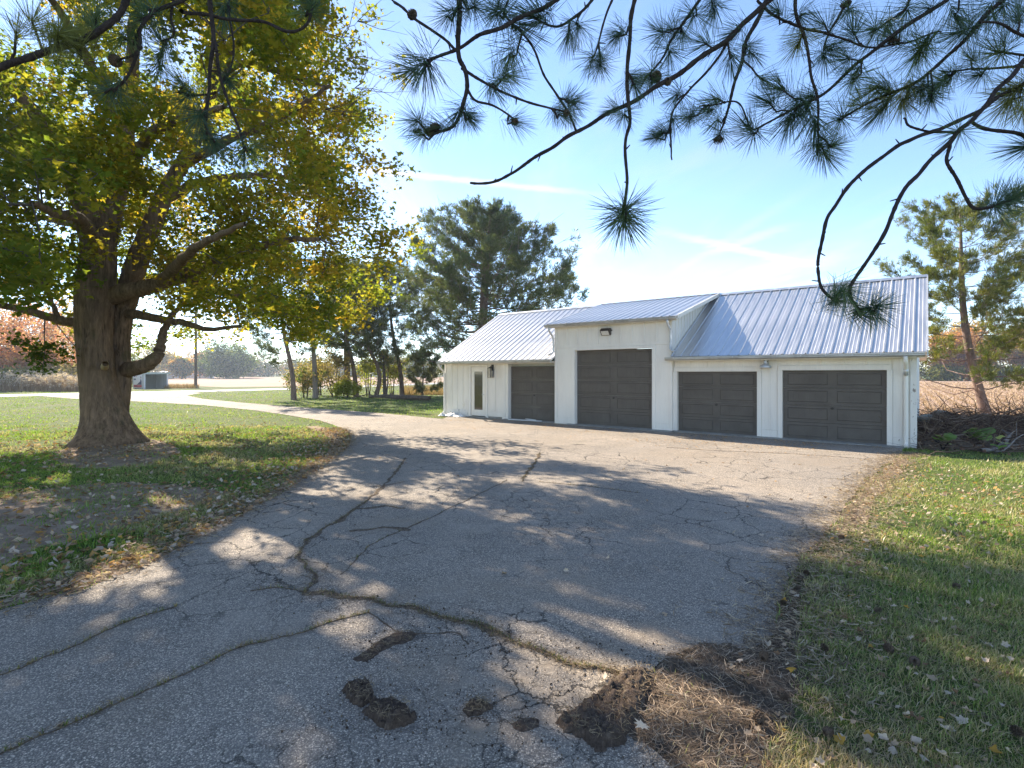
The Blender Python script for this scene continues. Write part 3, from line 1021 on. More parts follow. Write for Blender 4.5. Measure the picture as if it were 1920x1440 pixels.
    spout([(6.27, YE - .05, ZME - .12), (6.27, YE - .01, ZME - .28), (6.30, -0.24, ZME - .48), (6.31, -0.20, ZME - .75), (6.31, -0.20, 3.0), (6.30, -0.22, 2.86), (6.24, -0.28, 2.78), (6.14, -0.32, 2.74)], .042)
    spout([(11.10, YE - .05, ZME - .12), (11.10, YE - .02, ZME - .28), (11.12, -0.26, ZME - .46), (11.12, -0.24, ZME - .7), (11.12, -0.24, 3.0), (11.12, -0.26, 2.86), (11.18, -0.30, 2.78), (11.30, -0.33, 2.735)], .042)
    spout([(17.52, YE - .05, ZE - .12), (17.52, YE - .04, ZE - .25), (17.52, -0.20, ZE - .45), (17.52, -0.10, ZE - .62), (17.52, -0.095, 1.6), (17.52, -0.095, 0.8), (17.52, -0.095, 0.25), (17.52, -0.12, 0.10), (17.53, -0.2, 0.05)], .05, W, 'white painted downspout with stained zinc top')
    MB().tube([(17.52, -0.215, ZE - .44), (17.52, -0.165, ZE - .52), (17.52, -0.125, ZE - .60)], .056, 10).build('spout_elbow', M['zinc'], g)
    return g
garage = build_garage()

def gtransform(o, u, y, z):
    p = gloc(u, y)
    o.location = (p[0], p[1], z)
    o.rotation_euler = (0, 0, GANG)

# flood light on the tall bay
fl = empty('flood_light', label='dark boxy flood light mounted above the tall garage door', cat='light')
gtransform(fl, 8.66, YM - 0.018, 3.52)
MB().prism([(0, -0.10), (0, 0.14), (-0.10, 0.15), (-0.20, 0.06), (-0.07, -0.12)], 'x', -0.19, 0.19).build('housing', M['bronze'], fl, bevel=.008)
MB().prism([(-0.185, 0.035), (-0.192, 0.032), (-0.088, -0.108), (-0.081, -0.105)], 'x', -0.15, 0.15).build('lens', M['lens'], fl)
MB().tube([(0.19, -0.06, 0.06), (0.25, -0.06, 0.06)], 0.022, 8).build('photocell', M['bronze'], fl)
# wall lantern beside the entry door
ln = empty('wall_lantern', label='black box lantern with clear glass beside the entry door', cat='lantern')
gtransform(ln, 2.98, -0.020, 2.02)
MB().box(-0.06, 0.06, -0.03, 0.0, 0.10, 0.36).build('back_plate', M['black'], ln, bevel=.004)
MB().tube([(0, -0.03, 0.28), (0, -0.15, 0.28)], 0.018, 8).tube([(0, -0.15, 0.30), (0, -0.15, 0.20)], 0.02, 8).build('arm', M['black'], ln)
fr = MB()
for a in (-0.085, 0.085):
    for b in (-0.235, -0.065):
        fr.box(a - .007, a + .007, b - .007, b + .007, -0.20, 0.20)
fr.box(-.095, .095, -.245, -.055, 0.20, 0.225).box(-.06, .06, -.21, -.09, 0.225, 0.25)
for z in (-0.20,):
    fr.box(-.092, .092, -.242, -.228, z - .007, z + .007).box(-.092, .092, -.072, -.058, z - .007, z + .007).box(-.092, -.078, -.228, -.072, z - .007, z + .007).box(.078, .092, -.228, -.072, z - .007, z + .007)
fr.build('frame', M['black'], ln)
MB().box(-.078, .078, -.232, -.229, -0.19, 0.198).box(-.078, .078, -.071, -.068, -0.19, 0.198).build('lantern_pane', M['clear'], ln)
MB().tube([(0, -.15, 0.20), (0, -.15, 0.06), (0, -.15, -0.10)], (.016, .022, .012), 8).build('bulb', M['lens'], ln)
# barn light between the right doors
bl = empty('barn_light', label='small zinc dome barn light between the two right doors', cat='light')
gtransform(bl, 14.10, -0.02, 2.30)
prof = [(0.045, 0.10), (0.055, 0.02), (0.06, -0.01), (0.13, -0.05), (0.165, -0.09), (0.165, -0.14), (0.158, -0.14), (0.158, -0.09), (0.12, -0.055), (0.0, -0.02)]
V, Fc, n = [], [], 20
for (r_, z) in prof:
    for k in range(n):
        V.append((r_ * math.cos(2 * math.pi * k / n), -0.24 + r_ * math.sin(2 * math.pi * k / n), z))
for i in range(len(prof) - 1):
    for k in range(n):
        Fc.append((i * n + k, i * n + (k + 1) % n, (i + 1) * n + (k + 1) % n, (i + 1) * n + k))
MB().add(V, Fc, True).add([V[k] for k in range(n)], [tuple(range(n))]).build('shade', M['zinc'], bl)
MB().tube([(0, 0, 0.06), (0, -0.10, 0.08), (0, -0.20, 0.07)], 0.02, 8).box(-.05, .05, -.02, .0, 0.0, 0.12).build('arm', M['zinc'], bl)
MB().tube([(0, -.24, -0.03), (0, -.24, -0.10), (0, -.24, -.15)], (.03, .045, .02), 10).build('bulb', M['lens'], bl)

# crumpled white sheet and fallen trim by the doors
def crumple(name, u, y, w, d, h, seed, **kw):
    nx, ny = 34, 16
    V = []
    for j in range(ny):
        for i in range(nx):
            a, b = i / (nx - 1) * 2 - 1, j / (ny - 1) * 2 - 1
            env = max(0.0, 1 - abs(a) ** 2.5) * max(0.0, 1 - abs(b) ** 2.5)
            nz = mnoise.fractal(Vector((a * 3.2 + seed, b * 2.2, seed)), 1.0, 2.1, 4)
            rz = abs(mnoise.noise(Vector((a * 6, b * 4, seed + 4))))
            V.append((a * w / 2 + nz * .06, b * d / 2 + mnoise.noise(Vector((a * 4, b * 4, seed + 9))) * .05, 0.012 + env * h * max(0.12, .55 + nz * .8 + rz * .5)))
    Fc = [(j * nx + i, j * nx + i + 1, (j + 1) * nx + i + 1, (j + 1) * nx + i) for j in range(ny - 1) for i in range(nx - 1)]
    me = tri_mesh(name, V, Fc)
    o = obj(name, me, M['plastic'], **kw)
    p = gloc(u, y)
    o.location = (p[0], p[1], 0.014)
    o.rotation_euler = (0, 0, GANG)
    return o
crumple('plastic_sheet', 0.85, -0.28, 1.25, 0.42, 0.19, 3, label='crumpled white plastic sheet lying left of the entry door', cat='sheet')
crumple('plastic_scrap', 0.22, -0.42, 0.36, 0.25, 0.16, 8, label='small wad of white plastic at the downspout foot', cat='scrap')
def plank(name, u, y, w, d, rz, z, **kw):
    b = MB()
    b.add([(-w / 2, -d / 2, 0), (w / 2 - .1, -d / 2 + .03, 0), (w / 2, d / 2, 0), (-w / 2 + .15, d / 2 - .02, 0),
           (-w / 2, -d / 2, .03), (w / 2 - .1, -d / 2 + .03, .03), (w / 2, d / 2, .03), (-w / 2 + .15, d / 2 - .02, .03)],
          [(0, 3, 2, 1), (4, 5, 6, 7), (0, 1, 5, 4), (1, 2, 6, 5), (2, 3, 7, 6), (3, 0, 4, 7)])
    o = b.build(name, M['far_white'], **kw)
    p = gloc(u, y)
    o.location = (p[0], p[1], z)
    o.rotation_euler = (0, 0, GANG + rz)
plank('fallen_board', 4.95, -0.30, 1.55, 0.17, 0.06, 0.052, label='white trim board lying flat before the left garage door', cat='board')
plank('fallen_board', 5.15, -0.16, 0.70, 0.06, -0.35, 0.085, label='short white board strip resting on the larger fallen board', cat='board')
#PART3
# ------------------------------------------------------------------ foliage builders
def leaf_cloud(P, size, colors, flat=0.35, lobed=True, r=None):
    """small leaf faces at points P; colors (n,3); returns V, T, C"""
    r = r or rng
    n = len(P)
    if lobed:
        T0 = np.array([(0, -.5, 0), (.52, -.10, .10), (.16, .10, 0), (0, .62, -.12), (-.16, .10, 0), (-.52, -.10, .10)])
        F0 = np.array([(0, 1, 2), (0, 2, 3), (0, 3, 4), (0, 4, 5)])
    else:
        T0 = np.array([(0, -.5, 0), (.3, 0, .06), (0, .5, 0), (-.3, 0, .06)])
        F0 = np.array([(0, 1, 2), (0, 2, 3)])
    Rm = rand_rot(n, r)
    if flat:
        up = np.array((0, 0, 1.0))
        nz = Rm[:, :, 2]
        nz = nz * (1 - flat) + up * flat * np.sign(nz[:, 2:3] + 1e-6)
        nz /= np.linalg.norm(nz, axis=1, keepdims=True)
        a = np.cross(Rm[:, :, 0], nz)
        a /= np.linalg.norm(a, axis=1, keepdims=True) + 1e-9
        b = np.cross(nz, a)
        Rm = np.stack([a, b, nz], -1)
    s = size if np.ndim(size) else np.full(n, size)
    V = np.einsum('nij,kj->nki', Rm, T0) * s[:, None, None] + P[:, None, :]
    k = len(T0)
    T = (F0[None] + (np.arange(n) * k)[:, None, None]).reshape(-1, 3)
    C = np.repeat(colors, k, axis=0)
    return V.reshape(-1, 3), T, C

def grow(nodes, parents, targets, maxd=None):
    """attach each target to the nearest node so far (nearest targets first); returns node list and parents"""
    nodes = [np.asarray(p, float) for p in nodes]
    base = np.array(nodes)
    d0 = np.min(np.linalg.norm(targets[:, None, :] - base[None], axis=2), axis=1)
    order = np.argsort(d0)
    A = np.zeros((len(nodes) + 3 * len(targets), 3))
    A[:len(nodes)] = base
    n = len(nodes)
    par = list(parents)
    tips = []
    for i in order:
        t = targets[i]
        j = int(np.argmin(((A[:n] - t) ** 2).sum(1)))
        a = A[j]
        seg = t - a
        ln = np.linalg.norm(seg)
        mid = a + seg * 0.5 + np.array((0, 0, 0.06 * ln)) + rng.normal(size=3) * 0.07 * ln
        A[n] = mid
        par.append(j)
        A[n + 1] = t
        par.append(n)
        tips.append(n + 1)
        n += 2
    return A[:n], np.array(par), np.array(tips)

def skeleton_tubes(A, par, first, r_tip=0.008, expo=2.3, n=5, rmax=0.12):
    """tubes for all nodes from index first on, radii by the pipe rule"""
    N = len(A)
    w = np.zeros(N)
    kids = np.zeros(N, int)
    for i in range(first, N):
        kids[par[i]] += 1
    for i in range(N - 1, first - 1, -1):
        if w[i] == 0:
            w[i] = r_tip ** expo
        w[par[i]] += w[i]
    rad = np.minimum(w ** (1 / expo), rmax)
    paths, rads = [], []
    for i in range(first, N):
        j = par[i]
        rj = min(rad[j], rad[i] * 1.5) if j >= first else rad[i] * 1.25
        paths.append((A[j], A[i]))
        rads.append((rj, rad[i]))
    return tube_arrays(paths, rads, n)

def bark_tube(name, pts, rad, mat, parent, nseg=48, per=8, amp=0.02, flare=None, seed=0.0, smooth=True, **kw):
    P = cr(pts, per)
    Rd = np.interp(np.linspace(0, len(rad) - 1, len(P)), np.arange(len(rad)), rad)
    t = np.gradient(P, axis=0)
    t /= np.linalg.norm(t, axis=1, keepdims=True)
    up = np.array((0.0, 1, 0)) if abs(t[:, 2]).mean() > 0.5 else np.array((0, 0, 1.0))
    a = np.cross(up, t)
    a /= np.linalg.norm(a, axis=1, keepdims=True)
    b = np.cross(t, a)
    th = np.arange(nseg) * 2 * np.pi / nseg
    V = np.zeros((len(P), nseg, 3))
    arc = np.concatenate([[0], np.cumsum(np.linalg.norm(np.diff(P, axis=0), axis=1))])
    for i in range(len(P)):
        for k in range(nseg):
            c, s = math.cos(th[k]), math.sin(th[k])
            q = Vector((c * 2.2 * Rd[i] * 6 + seed, s * 2.2 * Rd[i] * 6, arc[i] * 1.5))
            d = mnoise.ridged_multi_fractal(q, 1.0, 2.0, 3, 1.0, 2.0) * 0.5 - 0.5
            d2 = mnoise.noise(Vector((c * 1.1 + seed, s * 1.1, arc[i] * 0.6)))
            r_ = Rd[i] * (1 + 0.10 * d2) + amp * d
            if flare:
                r_ += flare(th[k], P[i][2])
            V[i, k] = P[i] + r_ * (a[i] * c + b[i] * s)
    m = len(P)
    i = np.arange(m - 1)[:, None] * nseg
    j = np.arange(nseg)[None, :]
    Q = np.stack([i + j, i + (j + 1) % nseg, i + nseg + (j + 1) % nseg, i + nseg + j], -1).reshape(-1, 4)
    VV = np.vstack([V.reshape(-1, 3), P[-1:]])
    me = tri_mesh(name, VV, Q, smooth=smooth)
    return obj(name, me, mat, parent, **kw)

# ------------------------------------------------------------------ the big maple
def build_maple():
    Zt = 15.0
    base = at(205, 832, Zt)
    t = empty('maple_tree', (0, 0, 0), label='huge twin stemmed maple with yellow green leaves on the left lawn', cat='tree')
    A_ = lambda x, y, z=Zt: at(x, y, z)
    def flare(th, z):
        f = math.exp(-max(z, 0) / 0.42)
        return f * (0.20 + 0.34 * max(0, math.cos(th - 0.25)) ** 6 + 0.30 * max(0, math.cos(th - 2.6)) ** 6 + 0.30 * max(0, math.cos(th - 4.3)) ** 6 + 0.2 * max(0, math.cos(th - 5.3)) ** 8)
    bark_tube('trunk', [A_(200, 850), A_(198, 815), A_(194, 780), A_(187, 730), A_(181, 680), A_(176, 630), A_(175, 580), A_(178, 540), A_(183, 500), A_(187, 460)],
              [0.54, 0.52, 0.50, 0.45, 0.42, 0.415, 0.43, 0.47, 0.44, 0.38], M['maple_bark'], t, 110, 14, 0.045, flare, 1.0, label='massive furrowed grey brown trunk')
    bark_tube('stem', [A_(212, 815, 15.25), A_(218, 770, 15.4), A_(224, 720, 15.55), A_(224, 670, 15.65), A_(224, 630, 15.7), A_(230, 590, 15.7), A_(239, 555, 15.6), A_(248, 515, 15.5), A_(262, 470, 15.5)],
              [0.34, 0.32, 0.29, 0.28, 0.28, 0.28, 0.28, 0.26, 0.24], M['maple_bark'], t, 72, 12, 0.04, None, 7.0, label='darker second stem rising behind the trunk')
    bark_tube('cut_stub', [A_(196, 688, 14.75), A_(197, 685, 14.45), A_(198, 682, 14.32)], [0.10, 0.085, 0.075], M['cutwood'], t, 20, 4, 0.005, None, 3.0, label='pale sawn branch stub on the trunk')
    limbs = [  # photo pixel, depth ... radius from -> to
        ([(160, 606, 15.0), (138, 604, 14.9), (110, 598, 14.7), (60, 585, 14.4), (5, 573, 14.0), (-60, 555, 13.6), (-140, 530, 13.2)], .16, .05),
        ([(224, 698, 15.75), (262, 688, 15.3), (287, 676, 15.1), (300, 658, 15.1), (304, 632, 15.2), (318, 600, 15.5), (345, 566, 15.8)], .24, .07),
        ([(228, 586, 15.75), (268, 592, 15.3), (310, 601, 15.0), (352, 606, 14.7), (392, 617, 14.4), (450, 612, 14.0)], .15, .03),
        ([(186, 560, 15.25), (240, 546, 15.0), (285, 536, 14.8), (335, 522, 14.7), (385, 500, 14.5), (450, 474, 14.2), (530, 452, 13.8), (600, 448, 13.5)], .27, .05),
        ([(183, 500, 15.0), (172, 430, 14.9), (150, 360, 14.7), (115, 290, 14.5), (70, 215, 14.2), (15, 160, 14.0), (-60, 80, 13.8)], .40, .12),
        ([(185, 490, 15.0), (202, 420, 15.2), (222, 340, 15.4), (236, 250, 15.7), (246, 150, 16.0), (252, 30, 16.2), (262, -140, 16.4), (272, -260, 16.5)], .36, .07),
        ([(248, 515, 15.5), (278, 440, 15.6), (304, 375, 15.8), (340, 310, 16.0), (378, 235, 16.2), (405, 140, 16.4), (425, 0, 16.6), (440, -130, 16.8)], .30, .06),
        ([(340, 310, 16.0), (385, 285, 15.6), (440, 258, 15.2), (505, 232, 14.8), (560, 200, 14.4), (620, 160, 14.0)], .17, .04),
        ([(304, 375, 15.8), (370, 345, 16.4), (440, 330, 17.2), (520, 330, 18.0), (600, 345, 18.8)], .17, .04),
        ([(390, 190, 16.3), (430, 130, 15.8), (480, 122, 15.3), (540, 140, 14.8), (610, 162, 14.2)], .13, .03),
        ([(182, 480, 15.0), (170, 440, 13.6), (150, 410, 12.4), (110, 400, 11.2), (60, 380, 10.2)], .22, .05),
        ([(222, 340, 15.4), (260, 280, 14.0), (300, 240, 12.6), (350, 220, 11.4), (420, 200, 10.4)], .20, .04),
        ([(222, 340, 15.4), (235, 300, 17.5), (250, 280, 19.5), (270, 270, 21.5)], .20, .05),
        ([(172, 430, 14.9), (140, 420, 17.0), (90, 410, 19.0), (40, 400, 21.0)], .20, .05),
        ([(236, 250, 15.7), (180, 140, 15.0), (110, 20, 14.0), (40, -80, 13.2)], .18, .04),
        ([(405, 140, 16.4), (470, 60, 15.6), (540, -10, 14.8), (610, -60, 14.0)], .15, .04),
        ([(340, 520, 14.7), (400, 540, 15.6), (470, 560, 16.8), (540, 575, 18.0), (610, 585, 19.0)], .13, .03),
        ([(300, 532, 14.8), (325, 505, 13.4), (350, 478, 12.2), (390, 450, 11.2), (460, 420, 10.6)], .16, .04),
        ([(110, 598, 14.7), (95, 560, 14.4), (75, 520, 14.0), (60, 480, 13.8)], .07, .03),
    ]
    nodes, par = [], []
    for path, r0, r1 in limbs:
        P = [tuple(at(*p)) for p in path]
        C = cr(P, 5)
        C[2:-1] += rng.normal(size=C[2:-1].shape) * 0.016
        rr = np.linspace(r0, min(r1, .035), len(C)) ** 1.0
        rr = r0 * (rr / r0) ** .85
        V, T = tube_arrays([C], [rr], 12)
        obj('limb', tri_mesh('limb', V, T, smooth=True), M['maple_bark'], t)
        for k, c in enumerate(C):
            nodes.append(c)
            par.append(len(nodes) - 2 if k else max(0, len(nodes) - 1))
    first = len(nodes)
    # crown envelope
    cx, cy = -11.7, 15.4
    prof_z = np.array([2.6, 3.4, 4.2, 5.5, 7.5, 9.5, 12.0, 14.5, 16.5, 18.5, 20])
    prof_r = np.array([6.0, 7.4, 8.0, 8.4, 8.2, 7.9, 7.8, 7.2, 5.8, 3.6, 0.6])
    n = 24000
    z = rng.uniform(2.6, 20, n)
    th = rng.uniform(0, 2 * np.pi, n)
    rm = np.interp(z, prof_z, prof_r) * (0.93 + 0.12 * np.sin(3 * th + 1.1 * z) + 0.06 * np.sin(7 * th - 2 * z))
    q = rng.uniform(0, 1, n) ** 0.42
    X, Y = cx + rm * q * np.cos(th), cy + rm * q * np.sin(th)
    keep = rng.uniform(0, 1, n) < (np.interp(z, prof_z, prof_r) / 8.4) ** 1.5
    # under the crown: open round the stem, drooping only towards the rim
    floor_ = 4.5 - 1.5 * np.clip((q * rm - 2.5) / 4.5, 0, 1)
    keep &= z > floor_ + 0.3 * np.sin(5 * th)
    hole = np.array([mnoise.noise(Vector((x * .42, y * .42, zz * .55))) for x, y, zz in zip(X, Y, z)])
    keep &= hole > -0.26
    # crown shaped for the light: gaps opened along the sun direction for sun flecks
    e1 = sdir.cross(Vector((0, 0, 1))).normalized()
    e2 = sdir.cross(e1).normalized()
    ga = X * e1.x + Y * e1.y + z * e1.z
    gb = X * e2.x + Y * e2.y + z * e2.z
    gap = np.array([mnoise.noise(Vector((a * 1.05, b * 1.05, 3.3))) + .5 * mnoise.noise(Vector((a * 2.3, b * 2.3, 8.1))) for a, b in zip(ga, gb)])
    keep &= gap > -0.02
    # keep the inside of the crown lighter and the view of the stem open
    keep &= ~((q < 0.45) & (rng.uniform(0, 1, n) < 0.6))
    # the sky gap on the left between the low limb and the wood
    px, py = 960 + F * X / Y, HY - F * (z - HC) / Y
    keep &= ~((px > 20) & (px < 150) & (py > 560) & (rng.uniform(0, 1, n) < 0.9))
    keep &= ~((px > 300) & (py > 640))
    keep &= ~((py > 520) & (px > 130) & (px < 330) & (Y < 15.6))
    keep &= ~((py > 600) & (Y < 13.2))
    C = np.stack([X, Y, z], 1)[keep]
    C = C[:3150]
    A, pr, tips = grow(nodes, par, C)
    V, T = skeleton_tubes(A, pr, first, 0.007, 2.35, 5, 0.09)
    obj('branches', tri_mesh('branches', V, T, smooth=True), M['limb_bark'], t)
    # leaves round the outer twigs
    per = 58
    cen = np.repeat(A[tips], per, axis=0)
    m = len(cen)
    off = rng.normal(size=(m, 3)) * np.array((0.27, 0.27, 0.20))
    P = cen + off
    P[:, 2] -= np.abs(off[:, 0]) * 0.15
    size = rng.uniform(0.105, 0.175, m)
    yel = np.clip(fbm(P[:, 0] + P[:, 2] * .6, P[:, 1] - P[:, 2] * .4, 0.42, 3) * 1.5 - 0.50 + np.repeat(rng.normal(size=len(tips)) * 0.16, per) + rng.normal(size=m) * 0.10, 0, 1)
    # sun side and rim turn first
    rim = np.hypot(P[:, 0] - cx, P[:, 1] - cy) / 8.4
    yel = np.clip(yel + (rim - 0.75) * 0.25, 0, 1)
    g0, g1, g2 = np.array((0.135, 0.195, 0.025)), np.array((0.29, 0.275, 0.030)), np.array((0.50, 0.32, 0.035))
    Cc = np.where(yel[:, None] < .5, g0 + (g1 - g0) * (yel[:, None] / .5), g1 + (g2 - g1) * ((yel[:, None] - .5) / .5))
    Cc = Cc * rng.uniform(0.75, 1.2, (m, 1))
    V, T, Cv = leaf_cloud(P, size, Cc, 0.30)
    obj('crown', tri_mesh('crown', V, T, Cv), M['leaf'], t, label='dense crown of green and golden leaves')
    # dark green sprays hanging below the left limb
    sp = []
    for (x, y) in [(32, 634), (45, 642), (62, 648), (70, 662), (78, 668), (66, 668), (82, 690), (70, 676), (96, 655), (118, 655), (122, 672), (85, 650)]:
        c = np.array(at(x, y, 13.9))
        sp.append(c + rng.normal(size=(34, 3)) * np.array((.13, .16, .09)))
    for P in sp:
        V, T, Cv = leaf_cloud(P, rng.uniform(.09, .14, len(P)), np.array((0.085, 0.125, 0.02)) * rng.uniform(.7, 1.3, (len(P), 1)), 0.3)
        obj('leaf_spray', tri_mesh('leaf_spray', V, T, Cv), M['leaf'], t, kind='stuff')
    tw = [[at(84, 595, 14.6), at(83, 630, 14.2), at(84, 660, 14.0), at(80, 692, 13.9)], [at(84, 655, 14.0), at(60, 648, 13.9), at(30, 632, 13.9)], [at(84, 650, 14), at(105, 655, 13.9), at(124, 672, 13.9)],
          [at(106, 608, 14.7), at(125, 632, 14.7), at(146, 655, 14.85)]]
    V, T = tube_arrays(tw, [[.02, .015, .012, .006], [.012, .01, .005], [.012, .01, .005], [.014, .012, .008]], 5)
    obj('twigs', tri_mesh('twigs', V, T, smooth=True), M['limb_bark'], t)
    # bare twigs standing out of the right rim
    paths, rads = [], []
    for (x0, y0) in [(640, 70), (650, 110), (665, 165), (640, 215), (610, 205), (670, 40)]:
        c = np.array(at(x0, y0, 14.2))
        d = np.array((1, -0.1, random.uniform(-.15, .35)))
        for k in range(4):
            pts = [c]
            dd = d + rng.normal(size=3) * .3
            for s in range(7):
                dd = dd + rng.normal(size=3) * .22
                pts.append(pts[-1] + dd / np.linalg.norm(dd) * random.uniform(.14, .26))
            paths.append(pts)
            rads.append(np.linspace(.012, .003, len(pts)))
            if k:
                c2 = pts[3]
                p2 = [c2]
                d2 = dd + rng.normal(size=3) * .9
                for s in range(4):
                    p2.append(p2[-1] + d2 / np.linalg.norm(d2) * .16)
                    d2 = d2 + rng.normal(size=3) * .3
                paths.append(p2)
                rads.append(np.linspace(.006, .003, len(p2)))
    V, T = tube_arrays(paths, rads, 4)
    obj('bare_twigs', tri_mesh('bare_twigs', V, T, smooth=True), M['limb_bark'], t)
build_maple()

# ------------------------------------------------------------------ pines in the middle distance
def tuft_cloud(P, D, length, width, n, col, spread=1.0):
    """needle tufts at P pointing along D: n flat needles each"""
    m = len(P)
    Fm = frames(D)
    ang = rng.uniform(0, 2 * np.pi, (m, n))
    pol = rng.uniform(0.15, 1.15 * spread, (m, n))
    d = np.stack([np.sin(pol) * np.cos(ang), np.sin(pol) * np.sin(ang), np.cos(pol)], -1)
    d = np.einsum('mij,mnj->mni', Fm, d)
    d[..., 2] += 0.12
    ln = length * rng.uniform(.7, 1.15, (m, n, 1))
    start = P[:, None, :] + d * ln * 0.05 - D[:, None, :] * rng.uniform(0, .5, (m, n, 1)) * length
    side = np.cross(d, rng.normal(size=d.shape))
    side /= np.linalg.norm(side, axis=-1, keepdims=True) + 1e-9
    tip = start + d * ln
    midp = start + d * ln * .55
    a = midp + side * width / 2
    b = midp - side * width / 2
    V = np.stack([start, a, tip, b], 2).reshape(-1, 3)
    k = np.arange(m * n) * 4
    T = np.stack([k, k + 1, k + 2, k, k + 2, k + 3], 1).reshape(-1, 3)
    c = (col[:, None, None, :] * rng.uniform(.7, 1.25, (m, n, 1, 1))) * np.ones((1, 1, 4, 1))
    return V, T, c.reshape(-1, 3)

def pine(label, base, height, r_trunk, lean, crown_z0, radius, prof, seed, needle=(.3, .03, 22), whorl=0.55, per=4, dead=0.25,
         col=((.042, .075, .022), (.085, .105, .028)), bark='pine_bark', upturn=0.25, group=None, density=1.0, side=None, trunk_r=None, cut=None):
    global rng
    keep = rng
    rng = np.random.default_rng(seed)
    t = empty('pine_tree', (0, 0, 0), label=label, cat='tree', group=group)
    bx, by = base
    axis = [np.array((bx + lean(s) [0], by + lean(s)[1], s * height)) for s in np.linspace(0, 1, 9)]
    axis[0][2] = -0.1
    rr = np.interp(np.linspace(0, 1, 9), [0, .05, .6, 1], [r_trunk * 1.25, r_trunk, r_trunk * .62, r_trunk * .10])
    bark_tube('trunk', axis, rr, M[bark], t, 20, 6, r_trunk * .10, None, seed)
    Ax = cr(axis, 10)
    paths, rads, TP, TD = [], [], [], []
    z = crown_z0
    while z < height * 0.985:
        s = (z - crown_z0) / (height - crown_z0)
        c = np.array([np.interp(z, Ax[:, 2], Ax[:, k]) for k in range(3)])
        L0 = radius * np.interp(s, prof[0], prof[1])
        nb = per if s < .85 else 3
        a0 = rng.uniform(0, 6.28)
        for k in range(nb):
            th = a0 + k * 2 * np.pi / nb + rng.normal() * .35
            L = L0 * rng.uniform(.6, 1.15)
            if cut is not None:
                L = L0 * rng.uniform(.85, 1.5)
                while L > .4 and cut(c + np.array((math.cos(th) * L, math.sin(th) * L, L * (.05 + .45 * s + upturn * .6)))):
                    L *= .88
            if side is not None:
                L *= 1 + side[1] * math.cos(th - side[0])
            isdead = s < .28 and rng.uniform() < dead
            d = np.array((math.cos(th), math.sin(th), 0))
            rise = rng.uniform(-.12, .22) + .45 * s
            pts = [c]
            nst = 6
            for q in range(1, nst + 1):
                f = q / nst
                p = c + d * L * f + np.array((0, 0, L * (rise * f + upturn * f * f * rng.uniform(.5, 1.1) - .10 * math.sin(f * 3.1)))) + rng.normal(size=3) * .05 * L * f
                pts.append(p)
            paths.append(pts)
            rads.append(np.linspace(max(.018, r_trunk * .16 * (1.1 - s)), .008, len(pts)))
            if isdead:
                continue
            # side shoots
            for q in range(2, nst + 1):
                for _ in range(int(rng.integers(3, 7))):
                    o = pts[q] if q == nst else pts[q] + (pts[min(q + 1, nst)] - pts[q]) * rng.uniform()
                    sd = d * rng.uniform(.3, 1) + np.cross(d, (0, 0, 1)) * rng.normal() * .8 + np.array((0, 0, rng.uniform(-.1, .7)))
                    sd /= np.linalg.norm(sd)
                    l2 = rng.uniform(.18, .42) * (0.6 + .25 * L)
                    e = o + sd * l2
                    if cut is not None and cut(e):
                        continue
                    paths.append([o, o + sd * l2 * .5 + rng.normal(size=3) * .03, e])
                    rads.append((.012, .009, .006))
                    for w in range(max(1, int(rng.integers(2, 6) * density))):
                        TP.append(e - sd * l2 * rng.uniform(0, .8) * (w > 0) + rng.normal(size=3) * .16 * (w > 0))
                        TD.append(sd + np.array((0, 0, .45)) + rng.normal(size=3) * .25)
        z += whorl * rng.uniform(.7, 1.3)
    V, T = tube_arrays([np.array(p) for p in paths if True and len(p) == 7] , [r_ for p, r_ in zip(paths, rads) if len(p) == 7], 5)
    V2, T2 = tube_arrays([np.array(p) for p in paths if len(p) == 3], [r_ for p, r_ in zip(paths, rads) if len(p) == 3], 4)
    obj('boughs', tri_mesh('boughs', np.vstack([V, V2]), np.vstack([T, T2 + len(V)]), smooth=True), M[bark], t)
    TP, TD = np.array(TP), np.array(TD)
    TD /= np.linalg.norm(TD, axis=1, keepdims=True)
    mix = np.clip(fbm(TP[:, 0] + TP[:, 2], TP[:, 1] - TP[:, 2] * .5, .8, seed) + rng.normal(size=len(TP)) * .15, 0, 1)[:, None]
    cc = np.array(col[0]) * (1 - mix) + np.array(col[1]) * mix
    V, T, C = tuft_cloud(TP, TD, needle[0], needle[1], needle[2], cc)
    obj('crown', tri_mesh('crown', V, T, C), M['needle'], t)
    rng = keep
    return t

straight = lambda dx, dy=0: (lambda s: (dx * s, dy * s))
# right pine, sunlit, reddish trunk leaning left
pine('tall pine with reddish leaning trunk behind the brush pile', at(1850, 780, 25.0)[:2], 9.7, .20, lambda s: (-1.55 * s - 0.35 * math.sin(s * 4), 0.0), 1.3, 3.6,
     ([0, .2, .5, .8, 1], [.95, 1.0, .85, .7, .25]), 41, (.24, .020, 20), .66, 4, .45, ((.10, .15, .026), (.22, .22, .036)), upturn=.32, density=1.15)
# another pine cut by the right frame edge
pine('pine half cut off by the right edge of the picture', (26.5, 23.5), 12.5, .28, straight(.3), 2.5, 3.6,
     ([0, .3, .7, 1], [1, 1, .75, .2]), 43, (.24, .022, 16), .65, 4, .3, ((.10, .13, .022), (.22, .20, .036)))
